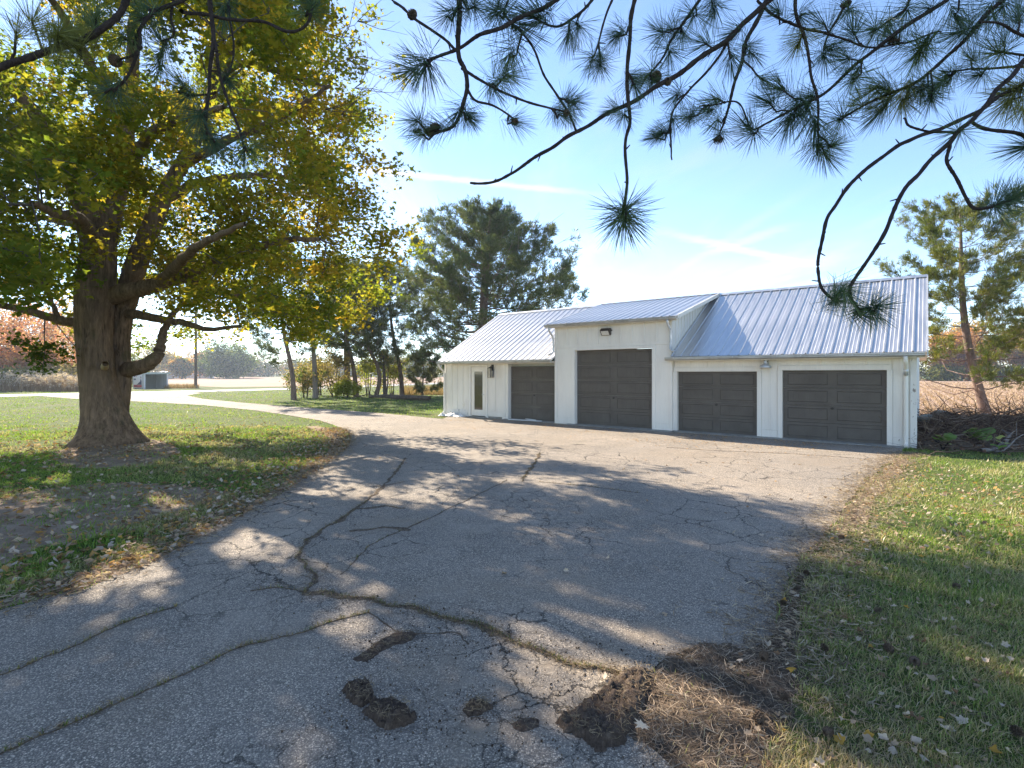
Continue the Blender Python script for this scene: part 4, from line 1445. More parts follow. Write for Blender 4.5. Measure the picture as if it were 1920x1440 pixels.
# the broad dark pine behind the garage
def big_pine_cut(p):
    z = p[2]
    lo = np.interp(z, [7, 8.7, 10.4, 12.4, 13.7, 14.9, 15.6, 16.0], [-8.0, -8.2, -7.9, -7.5, -7.2, -6.4, -3.2, -2.0])
    hi = np.interp(z, [7, 8.7, 10.4, 12.0, 12.6, 13.7, 14.6, 15.6, 16.0], [5.6, 5.5, 5.4, 4.9, 3.4, 1.6, .4, -.8, -2.0])
    return p[0] < lo or p[0] > hi or abs(p[1] - 41) > 6.2 * min(1, max(.1, (16 - z) / 5))
pine('broad dark pine rising behind the low roof', (-2.35, 41.0), 14.6, .48, lambda s: (.9 * s * s - .2 * s, 0), 3.2, 7.4,
     ([0, .15, .4, .65, .85, 1], [.80, .95, 1.0, .92, .72, .36]), 44, (.34, .038, 11), .43, 6, .25, ((.065, .115, .048), (.17, .19, .055)), upturn=.34, density=1.5, cut=big_pine_cut)
# row along the far side of the lawn
row = [('slim pine nearest the road bend, leaning left', (551, 750), 39.2, 10.5, .18, -1.3, 3.2, 51),
       ('straight pine in front of the bright green shrub', (668, 744), 44.5, 11.0, .20, -1.6, 3.4, 52),
       ('crooked pine with a kinked trunk beside the bare shrub', (704, 744), 44.6, 10.5, .17, -.9, 3.0, 53),
       ('last pine of the row before the garage', (754, 742), 46.5, 11.5, .19, -1.5, 3.8, 54)]
for lab, p, Zd, h, r_, ln_, rad, sd in row:
    b = at(p[0], p[1], Zd)
    kink = .5 if sd == 53 else .12
    pine(lab, (b.x, b.y), h, r_, (lambda s, l=ln_, k=kink: (l * s + k * math.sin(s * 9), 0)), 3.0, rad, ([0, .2, .6, 1], [.85, 1, .9, .35]), sd,
         (.30, .036, 9), .62, 4, .4, ((.075, .12, .050), (.17, .19, .060)), group='pines in the row beside the drive', density=1.1)
# stout pine trunk standing behind the shrubs
pine('stout pine standing behind the shrubs', (-15.4, 49.0), 12.0, .30, straight(-.3), 4.5, 3.6, ([0, .3, .7, 1], [.9, 1, .8, .3]), 57, (.30, .04, 9), .7, 4, .3,
     ((.075, .12, .050), (.17, .19, .060)), group='pines in the row beside the drive')
# low young pine at the garage corner
pine('low young pine left of the garage corner', (-7.9, 46.0), 3.6, .08, straight(.2), .5, 1.7, ([0, .4, 1], [1, .9, .2]), 58, (.28, .036, 9), .6, 3, .1, ((.12, .15, .05), (.20, .20, .07)))
# pale barkless trunk between them
pt = empty('dead_trunk', (0, 0, 0), label='pale grey bare trunk standing among the row of pines', cat='tree')
b = at(591, 746, 42.0)
bark_tube('trunk', [(b.x + .02, b.y, -.1), (b.x - .05, b.y, 2.2), (b.x - .18, b.y, 4.5), (b.x - .35, b.y, 7.0), (b.x - .45, b.y, 9.0)], [.22, .18, .165, .15, .09], M['dead_bark'], pt, 16, 6, .015, None, 5)
V, T = tube_arrays([[(b.x - .2, b.y, 5), (b.x + .2, b.y - .1, 5.3)], [(b.x - .3, b.y, 6.4), (b.x - .8, b.y - .1, 6.9)], [(b.x - .1, b.y, 3.4), (b.x - .35, b.y - .1, 3.5)]], [(.03, .015)] * 3, 5)
obj('snag', tri_mesh('snag', V, T), M['dead_bark'], pt)

# ------------------------------------------------------------------ broad-leaved trees and shrubs
def broadleaf(name, label, cat, base, height, radius, z0, cols, seed, nclu=120, per=40, size=.22, stems=1, r_trunk=.18, group=None, squash=1.0, fill=.5, bark='limb_bark', hole=-.15, top=1.0):
    global rng
    keep = rng
    rng = np.random.default_rng(seed)
    t = empty(name, (0, 0, 0), label=label, cat=cat, group=group)
    bx, by = base
    nodes, par = [], []
    paths, rads = [], []
    for s in range(stems):
        a = rng.uniform(0, 6.28)
        sp = 0 if stems == 1 else radius * .35 * rng.uniform(.4, 1)
        p0 = np.array((bx + (0 if stems == 1 else math.cos(a) * .15), by + (0 if stems == 1 else math.sin(a) * .15), -.05))
        top_ = np.array((bx + math.cos(a) * sp + rng.normal() * .1, by + math.sin(a) * sp, z0 + (height - z0) * .65))
        P = cr([p0, p0 * .6 + top_ * .4 + rng.normal(size=3) * .05 * radius, top_], 5)
        paths.append(P)
        rads.append(np.linspace(r_trunk, r_trunk * .3, len(P)))
        for k, c in enumerate(P):
            nodes.append(c)
            par.append(len(nodes) - 2 if k else max(0, len(nodes) - 1))
    V, T = tube_arrays(paths, rads, 8)
    obj('trunk', tri_mesh('trunk', V, T, smooth=True), M[bark], t)
    first = len(nodes)
    n = nclu * 4
    u = rng.normal(size=(n, 3))
    u /= np.linalg.norm(u, axis=1, keepdims=True)
    q = rng.uniform(0, 1, n) ** fill
    hz = (height - z0) / 2
    lump = 1 + .22 * np.array([mnoise.noise(Vector(v * 2.3) + Vector((seed, 0, 0))) for v in u])
    C = np.stack([bx + u[:, 0] * radius * q * lump, by + u[:, 1] * radius * q * lump * squash, z0 + hz + u[:, 2] * hz * q * lump * top], 1)
    h = np.array([mnoise.noise(Vector(c) * (1.6 / radius) + Vector((seed * 3.1, 0, 0))) for c in C])
    C = C[(h > hole) & (C[:, 2] > .12)][:nclu]
    A, pr, tips = grow(nodes, par, C)
    V, T = skeleton_tubes(A, pr, first, r_trunk * .05, 2.3, 4, r_trunk * .5)
    obj('branches', tri_mesh('branches', V, T), M[bark], t)
    if per:
        cen = np.repeat(A[tips], per, axis=0)
        P = cen + rng.normal(size=cen.shape) * radius * np.array((.13, .13, .10))
        P[:, 2] = np.maximum(P[:, 2], .03)
        m = len(P)
        w = rng.uniform(0, 1, (m, 1)) * .5 + np.repeat(rng.uniform(0, 1, (len(tips), 1)), per, axis=0) * .5
        cs = np.array(cols)
        f = w * (len(cs) - 1)
        i = np.minimum(f.astype(int), len(cs) - 2)[:, 0]
        Cc = cs[i] + (cs[i + 1] - cs[i]) * (f - i[:, None])
        Cc = Cc * rng.uniform(.75, 1.25, (m, 1))
        V, T, Cv = leaf_cloud(P, size * rng.uniform(.7, 1.3, m), Cc, .2, lobed=False)
        obj('crown', tri_mesh('crown', V, T, Cv), M['leaf'], t)
    rng = keep
    return t

OR = [(.34, .15, .06), (.46, .22, .09), (.52, .30, .13)]
RD = [(.26, .12, .09), (.38, .16, .11), (.44, .27, .18), (.36, .30, .14)]
YL = [(.30, .22, .03), (.45, .30, .05), (.50, .26, .06)]
GN = [(.07, .115, .025), (.12, .165, .04), (.22, .22, .06)]
DG = [(.020, .040, .020), (.035, .06, .026)]
OL = [(.16, .16, .055), (.26, .22, .085), (.34, .25, .13)]
LB = [(.22, .29, .04), (.34, .39, .06), (.42, .38, .08)]
BR = [(.20, .13, .07), (.30, .20, .12)]
# shrubs between the row pines
for a in [('shrub', 'grey green shrub left of the pale dead trunk', 'shrub', (572, 746), 42.5, 3.0, 1.6, OL + GN, 61), ('shrub', 'tall olive shrub right of the pale dead trunk', 'shrub', (628, 744), 44.5, 4.9, 2.3, OL, 62),
          ('shrub', 'low bright green arching shrub at the row foot', 'shrub', (650, 745), 43.0, 1.5, 1.2, LB, 63), ('shrub', 'yellow green leafy shrub between two pine trunks', 'shrub', (690, 742), 46.5, 4.6, 1.7, LB, 64),
          ('shrub', 'thin leaved shrub filling behind the bare stems', 'shrub', (735, 742), 48.0, 4.2, 2.0, OL + LB, 65), ('shrub', 'brownish shrub deep behind the row', 'shrub', (600, 742), 47.5, 4.4, 2.2, BR + OL, 66)]:
    b = at(a[3][0], a[3][1], a[4])
    broadleaf(a[0], a[1], a[2], (b.x, b.y), a[5], a[6], .2, a[7], a[8], 120, 26, .16, 5, .05, group='shrubs under the row pines', fill=.6, hole=-.12)
b = at(722, 744, 44.2)
broadleaf('bare_shrub', 'dark many stemmed bare shrub near the fallen log', 'shrub', (b.x, b.y), 4.6, 1.3, 1.4, OL, 67, 60, 4, .14, 5, .075)
# autumn wood on the left, beyond the road
for i, (px_, Zd, h, r_, cols, lab, sd, per) in enumerate([
    (-40, 62, 12.0, 4.8, RD, 'crimson tree at the left picture edge', 71, 26), (25, 74, 12.5, 5.0, OR, 'orange tree left of the maple trunk', 72, 30), (78, 80, 14.0, 5.4, OR + RD, 'tall orange red tree at the back left', 73, 30),
    (118, 70, 9.5, 4.0, RD, 'pinkish red tree close to the maple trunk', 74, 24), (12, 66, 5.6, 2.6, DG, 'dark evergreen at the left picture edge', 75, 60), (62, 64, 5.0, 3.0, OR, 'low apricot orange tree before the wood', 76, 34),
    (140, 88, 14.0, 4.6, YL, 'yellow tree showing beside the maple trunk', 77, 26), (100, 95, 16.0, 5.2, BR, 'thin brown half bare tree in the left wood', 78, 8), (50, 98, 16.5, 5.5, RD + BR, 'half bare reddish tree in the left wood', 79, 10),
    (-90, 70, 10.5, 4.5, OR, 'orange tree beyond the left picture edge', 80, 26), (165, 110, 11, 4.2, BR, 'grey brown tree hidden behind the maple trunk', 81, 8)]):
    b = at(px_, 720, Zd)
    broadleaf('dark_evergreen' if cols is DG else 'autumn_tree', lab, 'tree', (b.x, b.y), h, r_, 1.0 if cols is not DG else .2, cols, sd, 150, per, .34, 1, .16, group='autumn trees beyond the road', hole=-.06, fill=.5)
for i, (px_, Zd, h, r_, cols, lab, sd) in enumerate([(20, 60, 2.4, 2.4, GN, 'green thicket at the far left behind the plumes', 82), (75, 62, 3.0, 2.8, GN + OL, 'olive thicket behind the pale plumes', 83),
                                                     (125, 63, 3.0, 2.6, OL, 'greyish thicket beside the maple trunk', 84), (248, 84, 5.2, 2.2, GN, 'green bush tree right of the maple trunk', 85)]):
    b = at(px_, 735, Zd)
    broadleaf('thicket', lab, 'shrub', (b.x, b.y), h, r_, .1, cols, sd, 130, 34, .26, 4, .06, group='thickets beyond the road', hole=-.3)
# far trees across the field
for i, (px_, Zd, h, r_, cols, lab, sd, per, hl) in enumerate([
    (282, 190, 13, 8, OL, 'broad hazy tree above the roadside shelter', 91, 26, -.2), (325, 205, 15, 7, BR, 'tall thin half bare tree across the field', 92, 10, -.1), (341, 185, 7.5, 4, YL + GN, 'small yellow green tree across the field', 93, 40, -.3),
    (375, 215, 11, 6, OR + BR, 'russet tree behind the utility pole', 94, 26, -.2), (395, 210, 8, 6, DG + GN, 'low dark tree right of the utility pole', 95, 40, -.3), (425, 200, 15, 9, DG + GN, 'large dark round tree in the field distance', 96, 60, -.3),
    (447, 215, 11, 7, GN, 'far green tree touching the large dark one', 97, 40, -.3), (308, 230, 11, 8, BR + OL, 'brownish far tree behind the thin one', 98, 24, -.2)]):
    b = at(px_, 708, Zd)
    broadleaf('far_tree', lab, 'tree', (b.x, b.y), h, r_, .8, cols, sd, 150, per, .75, 1, .3, group='far trees across the field', hole=hl)
def far_wood():
    r = np.random.default_rng(5)
    P, C = [], []
    pal = np.array([(.05, .075, .03), (.09, .10, .04), (.14, .11, .06), (.18, .12, .06), (.035, .055, .03)])
    for k in range(150):
        px_ = r.uniform(150, 1050)
        Zd = r.uniform(275, 330)
        h = r.uniform(6, 13)
        w = r.uniform(4, 8)
        x = (px_ - 960) / F * Zd
        n = 420
        u = r.normal(size=(n, 3))
        u /= np.linalg.norm(u, axis=1, keepdims=True)
        q = r.uniform(0, 1, (n, 1)) ** .45
        P.append(np.array((x, Zd, h * .5)) + u * q * np.array((w, w, h * .5)))
        C.append(pal[r.integers(0, 5)] * r.uniform(.7, 1.3, (n, 1)))
    P, C = np.vstack(P), np.vstack(C)
    V, T, Cv = leaf_cloud(P, r.uniform(.8, 1.7, len(P)), C, .2, False)
    obj('far_wood', tri_mesh('far_wood', V, T, Cv), M['leaf'], kind='stuff', label='continuous hazy wood on the far field horizon')
far_wood()
# yellow wood beyond the right hand field
for i, (x, y, h, r_, cols, lab, sd) in enumerate([
    (108, 150, 15, 8, YL, 'golden tree seen between roof edge and pine', 101), (122, 142, 14, 8, YL + OR, 'amber tree left of the reddish pine trunk', 102), (131, 150, 17, 8, OL + YL, 'olive gold tree right behind the reddish pine trunk', 103),
    (142, 140, 16, 9, OR + OL, 'rusty tree right of the reddish pine trunk', 104), (153, 150, 18, 9, OL, 'brown green tree near the right picture edge', 105), (96, 160, 13, 8, OL, 'dull green tree half hidden by the garage', 106), (165, 150, 18, 9, YL, 'gold tree at the right picture edge', 107)]):
    broadleaf('field_tree', lab, 'tree', (x, y), h, r_, .3, cols, sd, 230, 64, .62, 1, .3, group='trees beyond the right field', hole=-.5)
for i, (x, y) in enumerate([(112, 138), (126, 134), (139, 132), (152, 130)]):
    broadleaf('hedge_shrub', ('leftmost', 'second', 'third', 'rightmost')[i] + ' low dark shrub along the right field margin', 'shrub', (x, y), 4.0, 5.5, .1, GN + DG, 110 + i, 120, 40, .5, 4, .1, group='shrubs along the right field margin', hole=-.4)
#PART4
# ------------------------------------------------------------------ roadside: utility pole, shelter, tall grass, log
def build_pole():
    b = at(367, 728, 70.0)
    p = empty('utility_pole', (b.x, b.y, 0), label='brown wooden utility pole at the far road side', cat='pole')
    bark_tube('post', [(0, 0, -.2), (0, 0, 3), (.02, 0, 6), (.03, 0, 10.5)], [.19, .17, .155, .13], M['pole_wood'], p, 14, 5, .006)
    MB().box(-1.2, 1.2, -.24, -.14, 9.5, 9.62).build('cross_arm', M['pole_wood'], p)
    for x in (-1.05, -.5, .5, 1.05):
        MB().tube([(x, -.19, 9.62), (x, -.19, 9.70), (x, -.19, 9.80)], (.02, .05, .03), 8).build('insulator', M['lens'], p)
build_pole()

def build_shelter():
    b = at(271, 730, 67.5)
    s = empty('roadside_shelter', (b.x, b.y, 0), R(60), label='small open metal shelter with a poster on its left side', cat='shelter')
    # local: front wall runs along +x from the corner, side wall along +y (turned to the viewer's left)
    W_, D2, Hh = 2.75, 2.9, 1.95
    P_, G_ = M['pale'], M['greypanel']
    n = 12
    for i in range(n):                       # ribbed back wall seen through the opening
        x = .08 + i * (W_ - .16) / n
        MB().box(x, x + (W_ - .16) / n - .03, D2 - .06, D2 - .02, .03, Hh).build('back_panel', G_, s)
    MB().box(.0, W_, D2 - .02, D2, 0, Hh).build('back_wall', G_, s)
    MB().box(-.05, .0, .12, D2, 0, Hh).build('side_wall', P_, s)
    MB().box(W_, W_ + .05, .12, D2, 0, Hh).build('side_wall', P_, s)
    for x in (-.06, W_ - .06):
        MB().box(x, x + .16, -.02, .118, 0, Hh).build('corner_post', M['far_white'], s)
    MB().prism([(-.35, Hh + .12), (D2 + .2, Hh + .02), (D2 + .2, Hh + .10), (-.35, Hh + .20)], 'x', -.25, W_ + .25).build('roof', P_, s)
    MB().box(-.2, W_ + .2, -.30, -.24, Hh - .06, Hh + .115).build('fascia', P_, s)
    MB().box(.1, W_ - .1, .1, D2 - .1, 0, .03).build('floor', M['concrete'], s)
build_shelter()

def build_poster():
    b = at(271, 730, 67.5)
    w = 2.1
    th = R(60)
    q = Matrix.Rotation(th, 3, 'Z') @ Vector((-.056, 2.6, 0))
    a = Vector((b.x + q.x, b.y + q.y))
    rz = th - R(90)
    p = empty('campaign_poster', (a.x, a.y, 0), rz, label='white poster with dark lettering, a figure and a red band', cat='poster')
    z0, z1 = .16, 1.92
    MB().box(0, w, -.03, 0, z0, z1).build('board', M['print_white'], p)
    MB().box(.02, w - .02, -.036, -.031, z0 + .02, z0 + .34).build('red_band', M['print_red'], p)
    def word(x, z, h, ws, mat):
        for k, ww in enumerate(ws):
            MB().box(x, x + ww, -.036, -.031, z, z + h).build('lettering', mat, p)
            x += ww + .035
    word(.06, 1.52, .22, [.09, .09, .13], M['print_navy'])
    word(.06, 1.12, .20, [.12, .07, .13, .09], M['print_navy'])
    word(.62, 1.55, .09, [.07, .07], M['print_red'])
    word(.06, .27, .12, [.14, .10, .16, .12, .10, .14], M['print_white'] if False else M['print_navy'])
    fg = [(.78, .52), (w - .05, .52), (w - .05, .95), (w - .12, 1.18), (w - .22, 1.26), (w - .36, 1.18), (w - .40, .95)]
    MB().prism([(x, z) for x, z in fg], 'y', -.038, -.0312).build('printed_figure', M['print_navy'], p)
    MB().prism([(w - .24 + .10 * math.cos(t), 1.40 + .13 * math.sin(t)) for t in np.linspace(0, 6.28, 14, endpoint=False)], 'y', -.0395, -.0322).build('printed_face', M['print_skin'], p)
    MB().prism([(w - .24 + .13 * math.cos(t), 1.46 + .13 * math.sin(t)) for t in np.linspace(0, 3.14, 9)], 'y', -.0385, -.0315).build('printed_hair', M['print_navy'], p)
build_poster()

def far_house():
    b = at(362, 704, 225)
    h = empty('far_house', (b.x, b.y, 0), R(15), label='low far house with a reddish roof beside the utility pole', cat='house')
    MB().box(-7, 7, -4, 4, 0, 2.6).build('wall', M['far_white'], h)
    MB().prism([(-4.5, 2.5), (4.5, 2.5), (0, 5.4)], 'x', -7.5, 7.5).build('roof', M['barn_red'], h)
    for x in (-4.5, -1, 3):
        MB().box(x, x + 1.3, -4.05, -4.003, 1.0, 2.1).build('window', M['black'], h)
    MB().box(2.5, 3.4, -.5, .5, 4.2, 6.2).build('chimney', M['barn_red'], h)
    b = at(301, 702, 200)
    h = empty('far_shed', (b.x, b.y, 0), R(5), label='long white far shed showing over the shelter roof', cat='shed')
    MB().box(-3.2, 3.2, -2, 2, 0, 2.0).build('wall', M['far_white'], h)
    MB().prism([(-2.3, 1.95), (2.3, 1.95), (0, 2.9)], 'x', -3.5, 3.5).build('roof', M['far_white'], h)
    for x in (-2.2, .6):
        MB().box(x, x + 1.4, -2.04, -2.003, 0, 1.7).build('door', M['greypanel'], h)
far_house()

def blades(P, h, w, lean, col, seg=1):
    """grass blades at P (n,3): heights h, widths w, lean vectors (n,2); seg 1 = one triangle, 2 = bent"""
    n = len(P)
    th = rng.uniform(0, 2 * np.pi, n)
    s = np.stack([np.cos(th), np.sin(th), np.zeros(n)], 1) * (w / 2)[:, None]
    lv = np.concatenate([lean, np.zeros((n, 1))], 1)
    tip = P + np.stack([np.zeros(n), np.zeros(n), h], 1) * np.clip(1 - .35 * np.linalg.norm(lean, axis=1, keepdims=True), .25, 1) + lv * h[:, None]
    if seg == 1:
        V = np.stack([P - s, P + s, tip], 1)
        k = np.arange(n)[:, None] * 3
        T = k + np.array((0, 1, 2))
        C = np.repeat(col, 3, axis=0)
    else:
        mid = P + (tip - P) * .5 + np.stack([np.zeros(n), np.zeros(n), h * .16], 1)
        V = np.stack([P - s, P + s, mid + s * .7, mid - s * .7, tip], 1)
        k = (np.arange(n) * 5)[:, None, None]
        T = (k + np.array([(0, 1, 2), (0, 2, 3), (3, 2, 4)])[None]).reshape(-1, 3)
        C = np.repeat(col, 5, axis=0)
    return V.reshape(-1, 3), T.reshape(-1, 3), C

def merge(parts):
    VV, TT, CC, b = [], [], [], 0
    for V, T, C in parts:
        VV.append(V); TT.append(T + b); CC.append(C); b += len(V)
    return np.vstack(VV), np.vstack(TT), np.vstack(CC)

def tall_grass():
    n = 15000
    px_ = rng.uniform(-120, 232, n)
    Zd = rng.uniform(57.5, 63, n) + np.clip((px_ - 150) / 40, 0, 3)
    X = (px_ - 960) / F * Zd
    h = rng.uniform(.6, 1.9, n) * (.75 + .5 * vnoise(X, Zd, .5, 4))
    col = np.array((.36, .25, .15)) * rng.uniform(.6, 1.3, (n, 1))
    a = blades(np.stack([X, Zd, np.zeros(n)], 1), h, rng.uniform(.03, .07, n), rng.normal(size=(n, 2)) * .16, col)
    m = 3800
    i = rng.integers(0, n, m)
    P = np.stack([X[i], Zd[i], h[i] + rng.uniform(-.15, .1, m)], 1)
    P = np.repeat(P, 4, axis=0) + rng.normal(size=(m * 4, 3)) * .09
    b = leaf_cloud(P, rng.uniform(.14, .3, len(P)), np.array((.62, .52, .42)) * rng.uniform(.8, 1.2, (len(P), 1)), 0, False)
    V, T, C = merge([a, b])
    obj('plume_grass', tri_mesh('plume_grass', V, T, C), M['dryleaf'], kind='stuff', label='band of tall tan plume grass along the far road side')
    # rough dry grass between garage corner and road, and by the pole
    n = 9000
    px_ = np.concatenate([rng.uniform(755, 850, 6500), rng.uniform(308, 372, 2500)])
    Zd = np.concatenate([rng.uniform(48, 66, 6500), rng.uniform(69, 73, 2500)])
    X = (px_ - 960) / F * Zd
    col = np.where(rng.uniform(0, 1, (n, 1)) < .8, np.array((.42, .30, .17)), np.array((.16, .16, .05))) * rng.uniform(.6, 1.25, (n, 1))
    V, T, C = blades(np.stack([X, Zd, np.zeros(n)], 1), rng.uniform(.25, .8, n), rng.uniform(.03, .07, n), rng.normal(size=(n, 2)) * .35, col)
    obj('rough_grass', tri_mesh('rough_grass', V, T, C), M['dryleaf'], kind='stuff', label='rough straw coloured grass left of the garage and by the pole')
tall_grass()

def fallen_log():
    a, b = at(692, 749, 40.5), at(806, 748, 38.5)
    a.z, b.z = .16, .17
    l = empty('fallen_log', (0, 0, 0), label='dark fallen log lying on the grass before the row pines', cat='log')
    mid = a.lerp(b, .45) + Vector((0, .15, .05))
    bark_tube('log_stem', [a, a.lerp(mid, .5) + Vector((0, 0, .06)), mid, mid.lerp(b, .6), b], [.07, .13, .17, .17, .18], M['limb_bark'], l, 14, 6, .02)
    V, T = tube_arrays([[a.lerp(mid, .3), a.lerp(mid, .1) + Vector((-.2, -.3, .25)), a + Vector((-.7, -.3, .05))], [a.lerp(mid, .4), a.lerp(mid, .1) + Vector((0, .2, .5))]], [(.07, .05, .03), (.05, .02)], 6)
    obj('log_branch', tri_mesh('log_branch', V, T, smooth=True), M['limb_bark'], l)
fallen_log()

# ------------------------------------------------------------------ brush pile beside the garage
def stone_mesh(seed, sx, sy, sz):
    bm = bmesh.new()
    bmesh.ops.create_icosphere(bm, subdivisions=3, radius=1)
    for v in bm.verts:
        p = v.co.copy()
        k = 1 + .28 * mnoise.noise(p * 1.1 + Vector((seed * 3, 0, 0))) + .08 * mnoise.noise(p * 3.5 + Vector((seed, 5, 0)))
        q = p * k
        q.x = max(-.82, min(.82, q.x))
        q.z = max(-.7, min(.75, q.z))
        v.co = (q.x * sx, q.y * sy, q.z * sz)
    me = bpy.data.meshes.new('stone')
    bm.to_mesh(me)
    bm.free()
    return me
for i, (px_, py_, Zd, sz_, lab) in enumerate([
    (1772, 782, 16.4, .42, 'large grey stone at the back of the brush pile'), (1838, 786, 16.6, .36, 'pale greenish stone below the reddish pine'), (1862, 798, 16.2, .34, 'rounded grey stone at the right pile back'),
    (1790, 800, 15.8, .40, 'flat grey stone in the pile middle'), (1822, 806, 15.6, .30, 'dark small stone in the pile middle'), (1915, 800, 16.0, .42, 'bluish grey stone at the right picture edge'),
    (1808, 826, 14.9, .22, 'small whitish stone above the broad leaves'), (1735, 786, 15.4, .28, 'dark stone against the garage corner')]):
    p = at(px_, py_, Zd)
    o = obj('stone', stone_mesh(i, sz_ * .8, sz_ * .72, sz_ * .45), M['stone'], label=lab, cat='stone', group='stones in the brush pile')
    o.location = (p.x, p.y, max(p.z + .02, .12))
    o.rotation_euler = (random.uniform(-.3, .3), random.uniform(-.3, .3), random.uniform(0, 3))

def brush():
    # earth heap under the brush
    xs, ys = np.linspace(9.6, 21, 110), np.linspace(12.6, 20, 80)
    X, Y = np.meshgrid(xs, ys)
    s = X - 10.9
    yc = 15.6 - .05 * s
    env = np.clip(1 - ((Y - yc) / 2.0) ** 2, 0, 1) * np.clip((X - 10.6 - (Y - 14) * .75) / .9, 0, 1)
    Zz = env * (.30 + .42 * fbm(X, Y, .8, 3)) + (fbm(X, Y, 3.5, 7) - .5) * .22 * (env > .02) - .02
    V = np.stack([X, Y, Zz], -1).reshape(-1, 3)
    ny, nx = X.shape
    i = (np.arange(ny - 1)[:, None] * nx + np.arange(nx - 1)[None, :]).ravel()
    Q = np.stack([i, i + 1, i + nx + 1, i + nx], 1)
    Q = Q[(V[Q][:, :, 2] > -.015).any(1)]
    obj('earth_heap', tri_mesh('earth_heap', V, Q, smooth=True), M['cracksoil'], kind='structure', label='dark earth heap under the brush pile')
    hz = lambda x, y: float(Zz[min(79, max(0, int((y - 12.6) / 7.4 * 79))), min(109, max(0, int((x - 9.6) / 11.4 * 109)))])
    paths, rads = [], []
    for k in range(3200):
        x = random.uniform(10.7, 19)
        y = 15.3 - .05 * (x - 10.9) + random.gauss(0, .85)
        if x < 10.75 + (y - 14) * .78:
            continue
        z = max(0, hz(x, y)) + random.uniform(0, .22)
        th = random.uniform(0, 6.28)
        L = random.uniform(.4, 1.6)
        d = Vector((math.cos(th), math.sin(th), random.uniform(-.25, .45)))
        pts = [Vector((x, y, z))]
        for s_ in range(5):
            d = (d + Vector((random.gauss(0, .28), random.gauss(0, .28), random.gauss(-.05, .25)))).normalized()
            q = pts[-1] + d * L / 5
            q.z = max(q.z, .015)
            pts.append(q)
        paths.append(pts)
        r0 = random.choice((.004, .006, .006, .009, .014))
        rads.append(np.linspace(r0, r0 * .5, 6))
    V, T = tube_arrays(paths, rads, 4)
    n = len(V)
    col = np.repeat(np.array([random.choice(((.15, .10, .08), (.22, .16, .12), (.11, .075, .062), (.34, .26, .20))) for _ in paths]), 24, axis=0)
    obj('dead_brush', tri_mesh('dead_brush', V, T, col), M['dryleaf'], kind='stuff', label='tangle of dead vines and twigs heaped beside the garage')
    m = 5200
    x = rng.uniform(10.7, 19, m)
    y = 15.2 - .05 * (x - 10.9) + rng.normal(size=m) * .95
    ok = x > 10.75 + (y - 14) * .78
    x, y = x[ok], y[ok]
    z = np.array([max(0, hz(a, b)) for a, b in zip(x, y)]) + rng.uniform(0.0, .16, len(x))
    c = np.array([(.19, .11, .075), (.27, .17, .115), (.13, .08, .065), (.34, .24, .165)])[rng.integers(0, 4, len(x))]
    V, T, C = leaf_cloud(np.stack([x, y, z], 1), rng.uniform(.05, .10, len(x)), c, .2)
    obj('dead_leaf_heap', tri_mesh('dead_leaf_heap', V, T, C), M['dryleaf'], kind='stuff', label='brown dead leaves caught in the brush pile')
    # small shrubby fringe of the field behind it
    m = 5000
    x = rng.uniform(11.5, 30, m)
    y = 18.5 + rng.normal(size=m) * 1.0 + (x - 12) * .25
    ok = x > 12.0 + (y - 16) * .78
    x, y = x[ok], y[ok]
    V, T, C = blades(np.stack([x, y, np.zeros(len(x))], 1), rng.uniform(.15, .6, len(x)), rng.uniform(.012, .03, len(x)), rng.normal(size=(len(x), 2)) * .4, np.array((.34, .22, .14)) * rng.uniform(.5, 1.3, (len(x), 1)))
    obj('field_weeds', tri_mesh('field_weeds', V, T, C), M['dryleaf'], kind='stuff', label='dry weeds fringing the stubble field')
brush()

def bent_branch(label, pts, r0, r1, twigs):
    b = empty('fallen_branch', (0, 0, 0), label=label, cat='branch')
    C = cr([at(*p) for p in pts], 6)
    C[:, 2] = np.maximum(C[:, 2], .04)
    V, T = tube_arrays([C], [np.linspace(r0, r1, len(C))], 10)
    obj('branch_stem', tri_mesh('branch_stem', V, T, smooth=True), M['dead_bark'], b)
    for k, d in twigs:
        p = Vector(C[k])
        q = [p, p + Vector(d) * .4 + Vector((0, 0, .05)), p + Vector(d)]
        V, T = tube_arrays([q], [(r1 * .8, r1 * .6, .006)], 6)
        obj('twig', tri_mesh('twig', V, T, smooth=True), M['dead_bark'], b)
bent_branch('thick grey curved branch on the right of the pile', [(1838, 858, 13.2), (1860, 848, 13.4), (1880, 832, 13.8), (1892, 818, 14.1), (1886, 812, 14.3), (1868, 818, 14.5)], .07, .035,
            [(8, (.5, -.2, .15)), (14, (.4, .1, .3)), (20, (-.3, .2, .2))])
bent_branch('slender pale branch lying along the pile front', [(1745, 846, 13.9), (1790, 838, 13.9), (1830, 836, 13.8), (1880, 838, 13.6), (1935, 846, 13.4)], .03, .014, [(6, (.3, .2, .25)), (13, (.3, -.1, .2)), (18, (.1, .3, .3))])
bent_branch('thin forked branch at the right picture edge', [(1866, 856, 13.1), (1890, 838, 13.3), (1906, 822, 13.6), (1924, 812, 13.9)], .022, .010, [(5, (.5, .1, .05)), (9, (.35, .2, -.1)), (12, (.1, .1, .4))])

